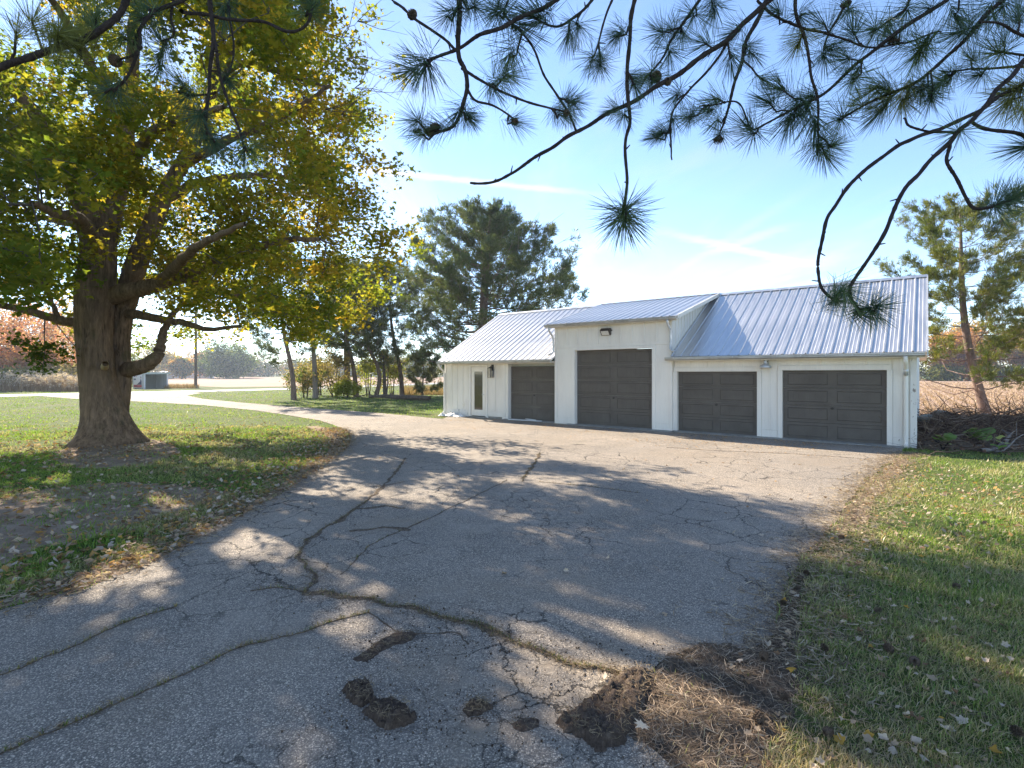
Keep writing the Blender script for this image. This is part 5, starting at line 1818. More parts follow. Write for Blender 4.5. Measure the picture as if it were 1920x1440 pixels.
def burdock(label, px_, py_, Zd, n, size, seed):
    r = random.Random(seed)
    p = at(px_, py_, Zd)
    t = empty('broadleaf_weed', (p.x, p.y, 0), label=label, cat='weed', group='green broad leaved weeds on the brush pile')
    for k in range(n):
        a = r.uniform(0, 6.28)
        s = size * r.uniform(.6, 1.15)
        N_ = 14
        rim = []
        for q in range(N_):
            u = q / N_ * 2 * math.pi
            rr = s * (.5 + .10 * math.cos(u) + .04 * math.sin(5 * u + k))
            rim.append((rr * math.cos(u), rr * math.sin(u) * .85, .08 * s * math.sin(3 * u + k) - .10 * s))
        vv = [(0, 0, 0)] + rim
        ff = [(0, 1 + q, 1 + (q + 1) % N_) for q in range(N_)]
        c = np.array((.19, .31, .07) if r.random() < .6 else (.40, .45, .20)) * r.uniform(.7, 1.2)
        me = tri_mesh('leaf', vv, ff, np.tile(c, (len(vv), 1)))
        o = obj('leaf', me, M['grassm'], t)
        d = r.uniform(.05, .45) * size * 1.6
        o.location = (math.cos(a) * d, math.sin(a) * d * .6, max(p.z, .15) + r.uniform(.05, .30))
        o.rotation_euler = (r.uniform(-.2, .75), r.uniform(-.4, .4), a)
    q = MB()
    for k in range(5):
        a = r.uniform(0, 6.28)
        q.tube([(0, 0, .0), (math.cos(a) * .1, math.sin(a) * .1, p.z * .6 + .1), (math.cos(a) * .25, math.sin(a) * .2, p.z + .12)], (.012, .010, .007), 5)
    q.build('stalks', M['grassm'], t)
burdock('bright green broad leaves at the left pile foot', 1768, 834, 13.6, 10, .28, 1)
burdock('mottled pale green broad leaves in the pile centre', 1832, 822, 14.0, 14, .34, 2)
burdock('low green leaves under the curved branch', 1880, 862, 12.9, 7, .20, 3)

# ------------------------------------------------------------------ lawn grass
excl = [drive_out, road_poly, [gloc(-.05, -.05), gloc(17.8, -.05), gloc(17.8, 8.2), gloc(-.05, 8.2)]]
def free(X, Y):
    ok = np.ones(len(X), bool)
    for p in excl:
        ok &= ~inside(p, X, Y)
    return ok
def soil_mask(X, Y):
    m = np.zeros(len(X))
    for s in soils[:2]:
        m = np.maximum(m, inside(s, X, Y) * np.clip(1.25 - .9 * fbm(X, Y, 1.6, 14), .45, .96))
    m = np.maximum(m, inside(soils[2], X, Y) * .45)
    m = np.maximum(m, inside(soils[3], X, Y) * .80)
    m = np.maximum(m, inside(duff_poly, X, Y) * .985)
    return m
def in_fields(X, Y):
    f1 = [(-42, 76), (-120, 140), (-330, 300), (60, 300), (14, 160), (-14, 112), (-27, 84)]
    f2 = [(13.6, 21.0), (19, 19.6), (60, 10), (260, 60), (170, 165), (60, 150), (24, 60)]
    heap = (X > 10.6) & (Y > 13.9) & (Y < 18) & (X < 20)
    return inside(f1, X, Y) | inside(f2, X, Y) | heap

def lawn():
    parts_near, parts_far = [], []
    specs = [(2.1, 7.5, 330000, 2), (7.5, 20, 240000, 1), (20, 62, 110000, 1)]
    for z0, z1, n, seg in specs:
        Yd = np.exp(rng.uniform(np.log(z0), np.log(z1), n))
        X = rng.uniform(-1.25, 1.25, n) * Yd
        ok = free(X, Yd) & ~in_fields(X, Yd) & (rng.uniform(0, 1, n) > soil_mask(X, Yd))
        # thin, leaf-strewn turf under the trees
        thin = fbm(X, Yd, .7, 11)
        ok &= rng.uniform(0, 1, n) < np.clip((thin - .22) * 3.0, .12, 1)
        X, Yd = X[ok], Yd[ok]
        n = len(X)
        h = rng.uniform(.030, .080, n) * (.55 + .7 * vnoise(X, Yd, 1.7, 2) + 1.1 * np.clip(vnoise(X, Yd, 5.5, 6) - .62, 0, 1) * 2)
        if z0 > 7:
            h *= 1.15
        w = np.clip(.0016 * Yd, .0045, .09) * rng.uniform(.7, 1.3, n)
        dry = np.clip(fbm(X, Yd, .9, 5) * 1.9 - .75 + rng.normal(size=n) * .22, 0, 1)
        near = np.clip((6.5 - Yd) / 4.0, 0, 1) * (X > 0)
        dry = np.clip(dry + near * rng.uniform(0, 1, n) * .95, 0, 1)
        dry = np.clip(dry + (rng.uniform(0, 1, n) < .30) * (X > 0) * (Yd < 12) * rng.uniform(.3, 1, n), 0, 1)
        dry = np.where(Yd > 22, dry * .55, dry)[:, None]
        hue = fbm(X, Yd, .35, 8)[:, None]
        g = np.array((.125, .25, .038)) * (1 - hue) + np.array((.25, .355, .06)) * hue
        s = np.array((.50, .41, .26))
        col = (g * (1 - dry) + s * dry) * rng.uniform(.65, 1.3, (n, 1))
        lean = rng.normal(size=(n, 2)) * .55 + np.array((.12, -.1))
        P = np.stack([X, Yd, ground_z(X, Yd) - .003], 1)
        (parts_near if seg == 2 else parts_far).append(blades(P, h, w, lean, col, seg))
    V, T, C = merge(parts_near)
    obj('grass', tri_mesh('grass', V, T, C), M['grassm'], kind='stuff', label='short mixed green and dry grass blades close to the drive')
    V, T, C = merge(parts_far)
    obj('lawn_grass', tri_mesh('lawn_grass', V, T, C), M['grassm'], kind='stuff', label='mown lawn grass further from the camera')
lawn()

# fallen pine needles on the bank, the right lawn edge and in the cracks
def straw(X, Y, Zb, L, col, w=.0032):
    n = len(X)
    th = rng.uniform(0, 2 * np.pi, n)
    d = np.stack([np.cos(th), np.sin(th), rng.normal(size=n) * .22], 1) * L[:, None]
    bend = np.stack([-np.sin(th), np.cos(th), np.zeros(n)], 1) * (L * rng.normal(size=n) * .18)[:, None]
    c = np.stack([X, Y, Zb], 1)
    a, b = c - d / 2, c + d / 2
    m = c + bend
    lo = Zb[:, None] * 0 + 1
    for q in (a, b, m):
        q[:, 2] = np.maximum(q[:, 2], Zb - .004)
    s = np.stack([-np.sin(th), np.cos(th), rng.normal(size=n) * .5], 1) * w / 2
    V = np.stack([a - s, a + s, m + s, m - s, b + s * .5, b - s * .5], 1).reshape(-1, 3)
    k = (np.arange(n) * 6)[:, None, None]
    T = (k + np.array([(0, 1, 2), (0, 2, 3), (3, 2, 4), (3, 4, 5)])[None]).reshape(-1, 3)
    return V, T, np.repeat(col, 6, axis=0)

CRACKS = [  # photo pixels, half width (m), weediness
    ([(1215, 1290), (1160, 1272), (1105, 1256), (1050, 1240), (985, 1212), (930, 1190), (880, 1172), (820, 1160), (760, 1146), (700, 1130), (640, 1120), (572, 1112)], .050, 1.0),
    ([(572, 1112), (588, 1082), (562, 1045), (576, 1018), (612, 990), (642, 974), (672, 952), (706, 925), (742, 886), (760, 860)], .040, .8),
    ([(-40, 1438), (60, 1390), (150, 1355), (250, 1310), (350, 1265), (430, 1225), (500, 1206), (580, 1184), (640, 1166), (690, 1150)], .008, .9),
    ([(-20, 1275), (80, 1240), (170, 1200), (262, 1160), (330, 1140)], .006, .9),
    ([(640, 1080), (700, 1022), (780, 985), (880, 937), (950, 902)], .013, .6),
    ([(978, 905), (990, 885), (1004, 868), (1012, 850)], .045, 1.0),
    ([(1010, 905), (1090, 912), (1200, 926)], .016, .8),
    ([(470, 1110), (520, 1106), (572, 1112)], .016, .5),
    ([(690, 1150), (740, 1185), (800, 1192), (850, 1190), (880, 1212)], .008, .1),
    ([(660, 958), (720, 952), (760, 955)], .050, .2), ([(655, 998), (720, 992), (770, 996)], .050, .2), ([(700, 915), (760, 905)], .03, .3),
    ([(1250, 840), (1340, 846), (1480, 852), (1600, 860)], .015, .5)]
def cracks():
    V, Fc = [], []
    sx, sy, gx, gy = [], [], [], []
    r = random.Random(3)
    for ci, (pts, w, weed) in enumerate(CRACKS):
        C = cr([gp(*p) for p in pts], 26)
        arc = 0
        b = len(V)
        for i, p in enumerate(C):
            t = C[min(i + 1, len(C) - 1)] - C[max(i - 1, 0)]
            t = t / (np.linalg.norm(t) + 1e-9)
            nrm = np.array((-t[1], t[0]))
            wob = mnoise.noise(Vector((p[0] * 4, p[1] * 4, ci))) * max(w, .025) * 1.3 + mnoise.noise(Vector((p[0] * 16, p[1] * 16, ci))) * .014
            ww = w * (max(.12, .50 + 1.5 * mnoise.noise(Vector((p[0] * 2.6, p[1] * 2.6, ci + 5)))) + abs(mnoise.noise(Vector((p[0] * 11, p[1] * 11, ci + 5)))) * .8 + r.uniform(-.1, .2))
            if i in (0, len(C) - 1):
                ww *= .1
            c = p + nrm * wob
            for f, z in ((-1, .0125), (-.34, .0172 + r.uniform(0, .005)), (.34, .0172 + r.uniform(0, .005)), (1, .0125)):
                q = c + nrm * ww * f * r.uniform(.8, 1.2)
                V.append((q[0], q[1], z + (w > .03) * .006 * (abs(f) < .9)))
            if i:
                for k in range(3):
                    o = b + (i - 1) * 4 + k
                    Fc.append((o, o + 1, o + 5, o + 4))
            for _ in range(int(4 * weed * (w / .03) ** .5 + r.random())):
                q = c + nrm * r.gauss(0, ww * .8) + np.array((r.gauss(0, .03), r.gauss(0, .03)))
                (sx.append(q[0]), sy.append(q[1]))
            if r.random() < weed * .5:
                for _ in range(int(6 * weed)):
                    q = c + nrm * r.gauss(0, ww * .4)
                    (gx.append(q[0]), gy.append(q[1]))
    me = tri_mesh('crack_fill', V, Fc)
    me.materials.append(M['cracksoil'])
    me.materials.append(M['dirt'])
    me.polygons.foreach_set('material_index', np.array([1 if (k % 3) == 1 else 0 for k in range(len(Fc))], np.int32))  # middle strip takes the dark dirt colour as painted shade for crack depth
    obj('crack_fill', me, None, kind='stuff', label='soil filling the long asphalt cracks, with a painted shade core')
    sx, sy = np.array(sx), np.array(sy)
    n = len(sx)
    col = np.array([(.30, .23, .15), (.20, .145, .095), (.13, .095, .065), (.36, .29, .20)])[rng.integers(0, 4, n)] * rng.uniform(.7, 1.2, (n, 1))
    d = np.hypot(sx, sy)
    a = straw(sx, sy, np.full(n, .022) + rng.uniform(0, .018, n), rng.uniform(.02, .06, n), col, .0026)
    gx, gy = np.array(gx), np.array(gy)
    m = len(gx)
    gc = np.where(rng.uniform(0, 1, (m, 1)) < .35, np.array((.10, .16, .03)), np.array((.32, .25, .12))) * rng.uniform(.7, 1.2, (m, 1))
    b = blades(np.stack([gx, gy, np.full(m, .015)], 1), rng.uniform(.02, .05, m), rng.uniform(.003, .006, m), rng.normal(size=(m, 2)) * .6, gc, 2)
    V, T, C = merge([a, b])
    obj('crack_weeds', tri_mesh('crack_weeds', V, T, C), M['dryleaf'], kind='stuff', label='straw and small weeds growing in the asphalt cracks')
cracks()

def needles_on_ground():
    n = 60000
    X = rng.uniform(.3, 4.2, n)
    Y = rng.uniform(1.4, 7.5, n)
    inb = inside(duff_poly, X + rng.normal(size=n) * .05, Y + rng.normal(size=n) * .05)
    p = np.where(inb, .75, np.where(inside(drive_out, X, Y), np.clip(.10 - .3 * np.hypot(X - 1.2, Y - 3.6), .006, .1) , np.clip(.55 - (X - 1.3 - .3 * (Y - 2)) * .32, .06, .6)))
    ok = rng.uniform(0, 1, n) < p
    X, Y = X[ok], Y[ok]
    n = len(X)
    clump = fbm(X, Y, 7, 3)
    gz = np.where(inside(drive_out, X, Y), .016, ground_z(X, Y) + .004)
    Z = gz + rng.uniform(0, .028, n) * clump
    col = np.array([(.36, .275, .195), (.26, .19, .135), (.16, .115, .085), (.46, .37, .275)])[rng.integers(0, 4, n)] * rng.uniform(.7, 1.2, (n, 1))
    V, T, C = straw(X, Y, Z, rng.uniform(.05, .13, n), col * 1.1, .0030)
    obj('needle_litter', tri_mesh('needle_litter', V, T, C), M['dryleaf'], kind='stuff', label='brown fallen pine needles strewn over the right bank')
needles_on_ground()

def verge_straw():
    """dry needles and grass thatch blown against the edges of the asphalt"""
    P = []
    for pts, k0, k1, sg, dens in ((right_edge_px, 0, 9, .26, 900), (left_edge_px, 0, 9, .22, 520)):
        for k in range(k0 + 1, k1):
            a, b = np.array(gp(*pts[k - 1])), np.array(gp(*pts[k]))
            t = (b - a) / np.linalg.norm(b - a)
            m = int(np.linalg.norm(b - a) * dens)
            f = rng.uniform(0, 1, (m, 1))
            s = 1.0
            P.append(a + (b - a) * f + np.array((-t[1], t[0])) * (rng.normal(size=(m, 1)) * sg + .16 * s))
    P = np.vstack(P)
    n = len(P)
    w = .0030
    col = np.array([(.42, .33, .23), (.33, .25, .17), (.20, .15, .11), (.52, .43, .31)])[rng.integers(0, 4, n)] * rng.uniform(.7, 1.15, (n, 1))
    V, T, C = straw(P[:, 0], P[:, 1], .018 + rng.uniform(0, .03, n), rng.uniform(.05, .12, n), col, .0055)
    obj('verge_straw', tri_mesh('verge_straw', V, T, C), M['dryleaf'], kind='stuff', label='dry thatch and needles along both edges of the drive')
verge_straw()

# ------------------------------------------------------------------ fallen leaves
def dry_leaf_mesh(kind, seed):
    r = random.Random(seed)
    tips = 5
    pts = []
    N_ = 20
    for k in range(N_):
        u = k / N_ * 2 * math.pi
        lob = .66 + .34 * abs(math.cos(2.5 * u + .4 * math.sin(u))) ** 1.3 - .18 * (1 + math.cos(u + 2)) * r.uniform(.3, 1)
        rr = .5 * lob * (1 + .10 * r.uniform(-1, 1)) * (1.0 if kind else .85)
        pts.append((rr * math.cos(u + .3), rr * math.sin(u + .3)))
    curl = r.uniform(.9, 1.5) if kind else r.uniform(1.6, 2.6)
    tw = r.uniform(-1.2, 1.2)
    V = [(0, 0, .0)]
    for ring in (.5, 1.0):
        for (x, y) in pts:
            x, y = x * ring, y * ring
            V.append((x * math.cos(x * curl * .8), y, curl * (x * x * .9 + .25 * y * y) + tw * x * y * .6))
    Fc = [(0, 1 + k, 1 + (k + 1) % N_) for k in range(N_)]
    Fc += [(1 + k, 1 + N_ + k, 1 + (k + 1) % N_) for k in range(N_)]
    Fc += [(1 + (k + 1) % N_, 1 + N_ + k, 1 + N_ + (k + 1) % N_) for k in range(N_)]
    return np.array(V), np.array(Fc)

LEAF_COLS = {'tan': (.44, .33, .23), 'pale': (.56, .46, .36), 'gold': (.50, .30, .07), 'brown': (.24, .15, .09)}
leaf_meshes = {}
for nm, c in LEAF_COLS.items():
    for s in range(3):
        V, Fc = dry_leaf_mesh(s % 2, hash(nm) % 100 * 0 + s * 7 + len(nm))
        me = tri_mesh('fallen_leaf', V, Fc, np.tile(np.array(c) * (1 + .12 * (s - 1)), (len(V), 1)), smooth=True)
        me.materials.append(M['dryleaf'])
        leaf_meshes[(nm, s)] = me
def put_leaf(x, y, z, size, nm, label, group, tilt=.35):
    o = obj('fallen_leaf', leaf_meshes[(nm, random.randrange(3))], None, label=label, cat='leaf', group=group)
    o.location = (x, y, z)
    o.scale = (size,) * 3
    o.rotation_euler = (random.gauss(0, tilt) + (math.pi if random.random() < .3 else 0), random.gauss(0, tilt), random.uniform(0, 6.28))
    return o
names = ['tan'] * 5 + ['pale'] * 4 + ['gold'] * 1 + ['brown'] * 3
cnt = 0
lr = random.Random(12)
while cnt < 240:
    Yd = math.exp(lr.uniform(math.log(2.5), math.log(6.5)))
    x = lr.uniform(.42, .955) * Yd
    if x < 1.2 or inside(drive_out, np.array([x]), np.array([Yd]))[0]:
        continue
    nm = lr.choice(names)
    word = {'tan': 'dry tan', 'pale': 'bleached pale', 'gold': 'golden yellow', 'brown': 'curled brown'}[nm]
    put_leaf(x, Yd, float(ground_z(np.array([x]), np.array([Yd]))[0]) + .035, lr.uniform(.038, .080), nm, word + ' fallen leaf lying in the grass right of the drive', word + ' fallen leaves on the right lawn')
    cnt += 1
cnt = 0
while cnt < 120:
    k = lr.randrange(1, 7)
    a, b = Vector(gp(*left_edge_px[k - 1])), Vector(gp(*left_edge_px[k]))
    p = a.lerp(b, lr.random())
    t = (b - a).normalized()
    p = p + Vector((-t.y, t.x)) * abs(lr.gauss(0, .55)) + Vector((0, 0))
    if inside(drive_out, np.array([p.x]), np.array([p.y]))[0]:
        continue
    nm = lr.choice(names)
    word = {'tan': 'dry tan', 'pale': 'bleached pale', 'gold': 'golden yellow', 'brown': 'curled brown'}[nm]
    put_leaf(p.x, p.y, .03, lr.uniform(.055, .095), nm, word + ' fallen leaf along the left grass edge of the drive', word + ' fallen leaves on the left verge')
    cnt += 1
def big_leaf(x, y, z, size):
    rim = [(0, -.5), (.10, -.30), (.42, -.36), (.30, -.12), (.62, .06), (.28, .08), (.34, .34), (.12, .24), (0, .68), (-.12, .24), (-.34, .36), (-.26, .08), (-.60, .02), (-.30, -.12), (-.40, -.38), (-.10, -.30)]
    V = [(0, -.05, .0)] + [(a, b, .10 * a * a + .12 * abs(a) - .05 * b) for a, b in rim]
    Fc = [(0, 1 + k, 1 + (k + 1) % len(rim)) for k in range(len(rim))]
    V += [(-.008, -.5, 0), (.008, -.5, 0), (.05, -.95, .06), (.035, -.95, .06)]
    n = len(V)
    Fc += [(n - 4, n - 3, n - 2), (n - 4, n - 2, n - 1)]
    me = tri_mesh('fallen_leaf', V, Fc, np.tile(np.array((.66, .57, .44)), (n, 1)))
    me.materials.append(M['dryleaf'])
    o = obj('fallen_leaf', me, None, label='large pale lobed maple leaf on the needle bank at picture bottom', cat='leaf')
    o.location = (x, y, z)
    o.scale = (size,) * 3
    o.rotation_euler = (.25, -.12, 2.2)
big_leaf(*gp(1203, 1386), .075, .085)
for (x, y, lab, nm) in [(1062, 1076 + 0, 'small pale leaf alone on the shaded asphalt centre', 'pale'), (945, 1078, 'small curled leaf left of centre on the asphalt', 'tan'), (1246, 1156, 'tan leaf on the asphalt near the right bank', 'tan'), (1134, 1277, 'white curled leaf standing at the crack end', 'pale'),
                        (115, 1365, 'tan leaf lying on the lower left crack straw', 'tan'), (660, 918, 'dark curled leaf on the upper left asphalt', 'brown'), (1140, 1052, 'tiny pale leaf on the sun flecked asphalt', 'pale')]:
    g_ = gp(x, y)
    put_leaf(g_[0], g_[1], .032, .075, nm, lab, None, .3)

def leaf_litter():
    P, S = [], []
    def scatter(n, fn, lo, hi):
        for _ in range(n):
            x, y = fn()
            P.append((x, y))
            S.append(random.uniform(lo, hi))
    scatter(4200, lambda: (-11.5 + random.gauss(0, 4.0), 13.0 + random.gauss(0, 3.6)), .07, .12)
    scatter(3600, lambda: (random.uniform(1.8, 9), random.uniform(3, 12)), .045, .085)
    scatter(900, lambda: (random.uniform(-9, -4), random.uniform(5, 9.5)), .07, .11)
    P, S = np.array(P), np.array(S)
    ondrive = inside(drive_out, P[:, 0], P[:, 1])
    ok = (~ondrive | (rng.uniform(0, 1, len(P)) < .04)) & (np.hypot(P[:, 0] + 11.4, P[:, 1] - 15) > 1.0) & (P[:, 1] > np.where(P[:, 0] > 0, 5.8, 4.6))
    ok &= ~inside(excl[2], P[:, 0], P[:, 1])
    # along the left margin of the drive leaves gather
    Q = []
    for k in range(1, 9):
        a, b = np.array(gp(*left_edge_px[k - 1])), np.array(gp(*left_edge_px[k]))
        t = (b - a) / np.linalg.norm(b - a)
        m = int(np.linalg.norm(b - a) * 190)
        f = rng.uniform(0, 1, (m, 1))
        Q.append(a + (b - a) * f + np.array((-t[1], t[0])) * (np.abs(rng.normal(size=(m, 1))) * .8 - .05))
    Q = np.vstack(Q)
    P = np.vstack([P[ok], Q])
    S = np.concatenate([S[ok], rng.uniform(.06, .11, len(Q))])
    # thin straggle over the lit part of the drive
    n = len(P)
    Z = .022 + rng.uniform(0, .03, n)
    pal = np.array([(.44, .33, .23), (.54, .44, .35), (.45, .27, .10), (.25, .16, .10), (.42, .27, .16)])
    col = pal[rng.integers(0, 5, n)] * rng.uniform(.7, 1.2, (n, 1))
    V, T, C = leaf_cloud(np.stack([P[:, 0], P[:, 1], Z], 1), S, col, .45, np.median(P[:, 1]) < 0)
    obj('leaf_litter', tri_mesh('leaf_litter', V, T, C), M['dryleaf'], kind='stuff', label='scattered dry leaves over the lawns and drive edge')
    m = 5200
    u = rng.uniform(-.5, 17, m)
    yy = -np.abs(rng.normal(size=m)) * 1.8 - .15
    X = np.array([gloc(a, b) for a, b in zip(u, yy)])
    cl = fbm(X[:, 0], X[:, 1], .9, 6)
    ok = rng.uniform(0, 1, m) < np.clip((cl - .42) * 4, .02, 1)
    X = X[ok]
    k = len(X)
    V, T, C = leaf_cloud(np.stack([X[:, 0], X[:, 1], np.full(k, .022)], 1), rng.uniform(.02, .055, k), np.array((.48, .30, .14)) * rng.uniform(.6, 1.3, (k, 1)), .8)
    obj('leaf_crumbs', tri_mesh('leaf_crumbs', V, T, C), M['dryleaf'], kind='stuff', label='orange leaf crumbs and chaff on the asphalt before the garage')
leaf_litter()

def soil_crumbs():
    r = np.random.default_rng(21)
    P = []
    for (x, y, sx_, sy_, n) in [(690, 1320, .22, .16, 260), (740, 1350, .25, .16, 260), (895, 1335, .16, .10, 200), (720, 1215, .25, .14, 240), (1110, 1350, .38, .24, 700), (1010, 1300, .45, .3, 420), (880, 1260, .6, .35, 380),
                                (980, 1215, .35, .14, 380), (820, 1165, .35, .12, 300), (640, 1122, .3, .12, 220), (575, 1050, .15, .4, 220), (720, 960, .6, .4, 200), (1240, 1240, .3, .15, 300)]:
        g_ = np.array(gp(x, y))
        P.append(g_ + r.normal(size=(n, 2)) * np.array((sx_, sy_)))
    P = np.vstack(P)
    n = len(P)
    S = np.exp(r.normal(size=n) * .5) * .0032
    S = np.minimum(S, .010)
    T0 = np.array([(1, 0, 0), (-1, 0, 0), (0, 1, 0), (0, -1, 0), (0, 0, .8), (0, 0, -.5)]) 
    F0 = np.array([(4, 0, 2), (4, 2, 1), (4, 1, 3), (4, 3, 0), (5, 2, 0), (5, 1, 2), (5, 3, 1), (5, 0, 3)])
    Rm = rand_rot(n, r)
    V = np.einsum('nij,kj->nki', Rm, T0) * (S[:, None, None] * r.uniform(.6, 1.3, (n, 6, 1))) + np.concatenate([P, .016 + S[:, None] * .4], 1)[:, None, :]
    T = (F0[None] + (np.arange(n) * 6)[:, None, None]).reshape(-1, 3)
    C = np.repeat(np.array([(.12, .09, .066), (.07, .052, .04), (.19, .15, .11)])[r.integers(0, 3, n)], 6, axis=0)
    obj('soil_crumbs', tri_mesh('soil_crumbs', V.reshape(-1, 3), T, C), M['dryleaf'], kind='stuff', label='crumbs of soil scattered over the asphalt round the clods')
soil_crumbs()

def stubble():
    n = 60000
    Yd = np.exp(rng.uniform(np.log(18), np.log(120), n))
    X = rng.uniform(.72, 1.25, n) * Yd
    ok = inside([(13.6, 21.0), (19, 19.6), (60, 10), (260, 60), (170, 165), (60, 150), (24, 60)], X, Yd)
    X, Yd = X[ok], Yd[ok]
    n = len(X)
    row = np.abs(((X * .8 - Yd * .6) / .76) % 1 - .5) * 2
    keep = rng.uniform(0, 1, n) < .25 + .75 * (row < .45)
    X, Yd = X[keep], Yd[keep]
    n = len(X)
    c = np.array([(.46, .33, .22), (.34, .23, .15), (.56, .43, .31)])[rng.integers(0, 3, n)] * rng.uniform(.7, 1.2, (n, 1))
    V, T, C = blades(np.stack([X, Yd, np.zeros(n)], 1), rng.uniform(.08, .24, n), np.clip(.0016 * Yd, .02, .2), rng.normal(size=(n, 2)) * .5, c)
    obj('stubble', tri_mesh('stubble', V, T, C), M['dryleaf'], kind='stuff', label='cut stalks standing in the tan field on the right')
stubble()

# ------------------------------------------------------------------ pine cones and soil clods
def cone_mesh(seed):
    r = random.Random(seed)
    V, Fc = [], []
    n = 60
    for k in range(n):
        f = k / n
        th = k * 2.39996
        z = (f - .5) * .9
        rad = .36 * math.sin(math.pi * (.12 + .84 * f)) ** .8
        c, s = math.cos(th), math.sin(th)
        w = .105
        b = len(V)
        up = .10 + .05 * r.random()
        o = rad + .10
        V += [(c * rad * .3 - s * w * .5, s * rad * .3 + c * w * .5, z - .05), (c * rad * .3 + s * w * .5, s * rad * .3 - c * w * .5, z - .05),
              (c * o + s * w, s * o - c * w, z + up), (c * o - s * w, s * o + c * w, z + up), (c * (o + .03), s * (o + .03), z + up - .05)]
        Fc += [(b, b + 1, b + 2), (b, b + 2, b + 3), (b + 3, b + 2, b + 4), (b, b + 4, b + 1)]
    me = tri_mesh('pine_cone', V, Fc)
    me.materials.append(M['cone'])
    return me
cone_meshes = [cone_mesh(i) for i in range(3)]
CONES = [(1432, 1251, 'dark pine cone at the upper corner of the needle bank'), (1424, 1368, 'dark pine cone on the needle bank beside the drive'), (1552, 1388, 'blackish pine cone near the picture bottom'), (1467, 1320, 'reddish sunlit pine cone on the needle bank'),
         (1715, 1252, 'large open pine cone in the middle of the right lawn'), (1668, 1228, 'brown pine cone left of the large open one'), (1793, 1108, 'dark pine cone in the far right grass'), (1500, 1092, 'pine cone at the bank top by the drive edge'),
         (1496, 1112, 'pine cone just under the bank top one'), (1468, 1140, 'pine cone where the drive edge bulges'), (1578, 1014, 'small dark pine cone by the upper right drive edge'), (1645, 1154, 'pale brown pine cone among leaves'),
         (1905, 1385, 'dark pine cone at the lower right picture edge'), (1545, 1225, 'greyish pine cone lying in thin grass'), (1600, 980, 'farthest small pine cone beside the drive edge'), (1512, 1082, 'pine cone touching the bank top pair')]
for i, (x, y, lab) in enumerate(CONES):
    g_ = gp(x, y)
    o = obj('pine_cone', cone_meshes[i % 3], None, label=lab, cat='pine cone', group='pine cones on the right lawn')
    s = random.uniform(.052, .070)
    o.scale = (s, s, s)
    o.location = (g_[0], g_[1], float(ground_z(np.array([g_[0]]), np.array([g_[1]]))[0]) + .045)
    o.rotation_euler = (random.uniform(.6, 2.4), random.uniform(-.5, .5), random.uniform(0, 6))

def clod(label, poly_px, h, seed, roots=70):
    P = [gp(*p) for p in poly_px]
    cx, cy = np.mean(P, axis=0)
    rx = max(abs(p[0] - cx) for p in P) * 1.25
    ry = max(abs(p[1] - cy) for p in P) * 1.25
    t = empty('soil_clod', (cx, cy, .013), label=label, cat='clod', group='soil clods on the asphalt')
    n = 56
    xs = np.linspace(-rx, rx, n)
    ys = np.linspace(-ry, ry, n)
    X, Y = np.meshgrid(xs, ys)
    D = np.full(X.shape, 9.0)
    ins = inside(P, X.ravel() + cx, Y.ravel() + cy).reshape(X.shape)
    for i in range(len(P)):
        a, b = np.array(P[i]) - (cx, cy), np.array(P[(i + 1) % len(P)]) - (cx, cy)
        ab = b - a
        q = np.clip(((X - a[0]) * ab[0] + (Y - a[1]) * ab[1]) / (ab @ ab), 0, 1)
        D = np.minimum(D, np.hypot(X - a[0] - q * ab[0], Y - a[1] - q * ab[1]))
    D = np.where(ins, D, -D) + (fbm(X + cx, Y + cy, 26, seed) - .5) * .05
    Z = np.clip(D / .05, 0, 1) ** .6 * h * (.45 + fbm(X + cx, Y + cy, 30, seed + 3)) + (fbm(X, Y, 80, seed) - .5) * h * .6 * (D > 0)
    Z = np.where(D < 0, -.004, Z)
    V = np.stack([X, Y, Z], -1).reshape(-1, 3)
    i = (np.arange(n - 1)[:, None] * n + np.arange(n - 1)[None, :]).ravel()
    Q = np.stack([i, i + 1, i + n + 1, i + n], 1)
    Q = Q[(V[Q][:, :, 2] > 0).any(1)]
    obj('soil', tri_mesh('soil', V, Q), M['dirt'], t)
    X = rng.uniform(-rx * .8, rx * .8, roots * 3)
    Y = rng.uniform(-ry * .8, ry * .8, roots * 3)
    ok = inside(P, X + cx, Y + cy)
    X, Y = X[ok][:roots], Y[ok][:roots]
    m = len(X)
    col = np.array((.30, .23, .15)) * rng.uniform(.5, 1.4, (m, 1))
    V, T, C = straw(X, Y, np.full(m, h * .75) + rng.uniform(0, h * .5, m), rng.uniform(.02, .07, m), col, .0026)
    obj('root_straw', tri_mesh('root_straw', V, T, C), M['dryleaf'], t)
clod('upper dark soil clod of the pair on the asphalt', [(642, 1300), (660, 1287), (690, 1286), (700, 1298), (698, 1320), (680, 1332), (655, 1322)], .062, 1)
clod('larger dark soil clod below its neighbour', [(682, 1338), (700, 1325), (740, 1322), (772, 1338), (780, 1352), (760, 1368), (728, 1376), (700, 1360)], .062, 2, 110)
clod('small soil clod with pale roots right of the pair', [(870, 1335), (880, 1318), (905, 1316), (922, 1330), (905, 1345), (880, 1348)], .035, 3, 90)
clod('straggling soil ridge above the clod pair', [(662, 1240), (690, 1222), (720, 1200), (745, 1190), (782, 1190), (775, 1204), (740, 1214), (712, 1226), (690, 1246)], .028, 4, 160)
clod('broken dark turf at the left edge of the needle bank', [(1040, 1360), (1075, 1338), (1120, 1310), (1160, 1268), (1215, 1262), (1220, 1300), (1200, 1350), (1170, 1400), (1120, 1412), (1080, 1385)], .060, 5, 520)
clod('crumbled soil beside the broken turf', [(955, 1362), (975, 1348), (1010, 1352), (1012, 1368), (975, 1378)], .014, 6, 20)
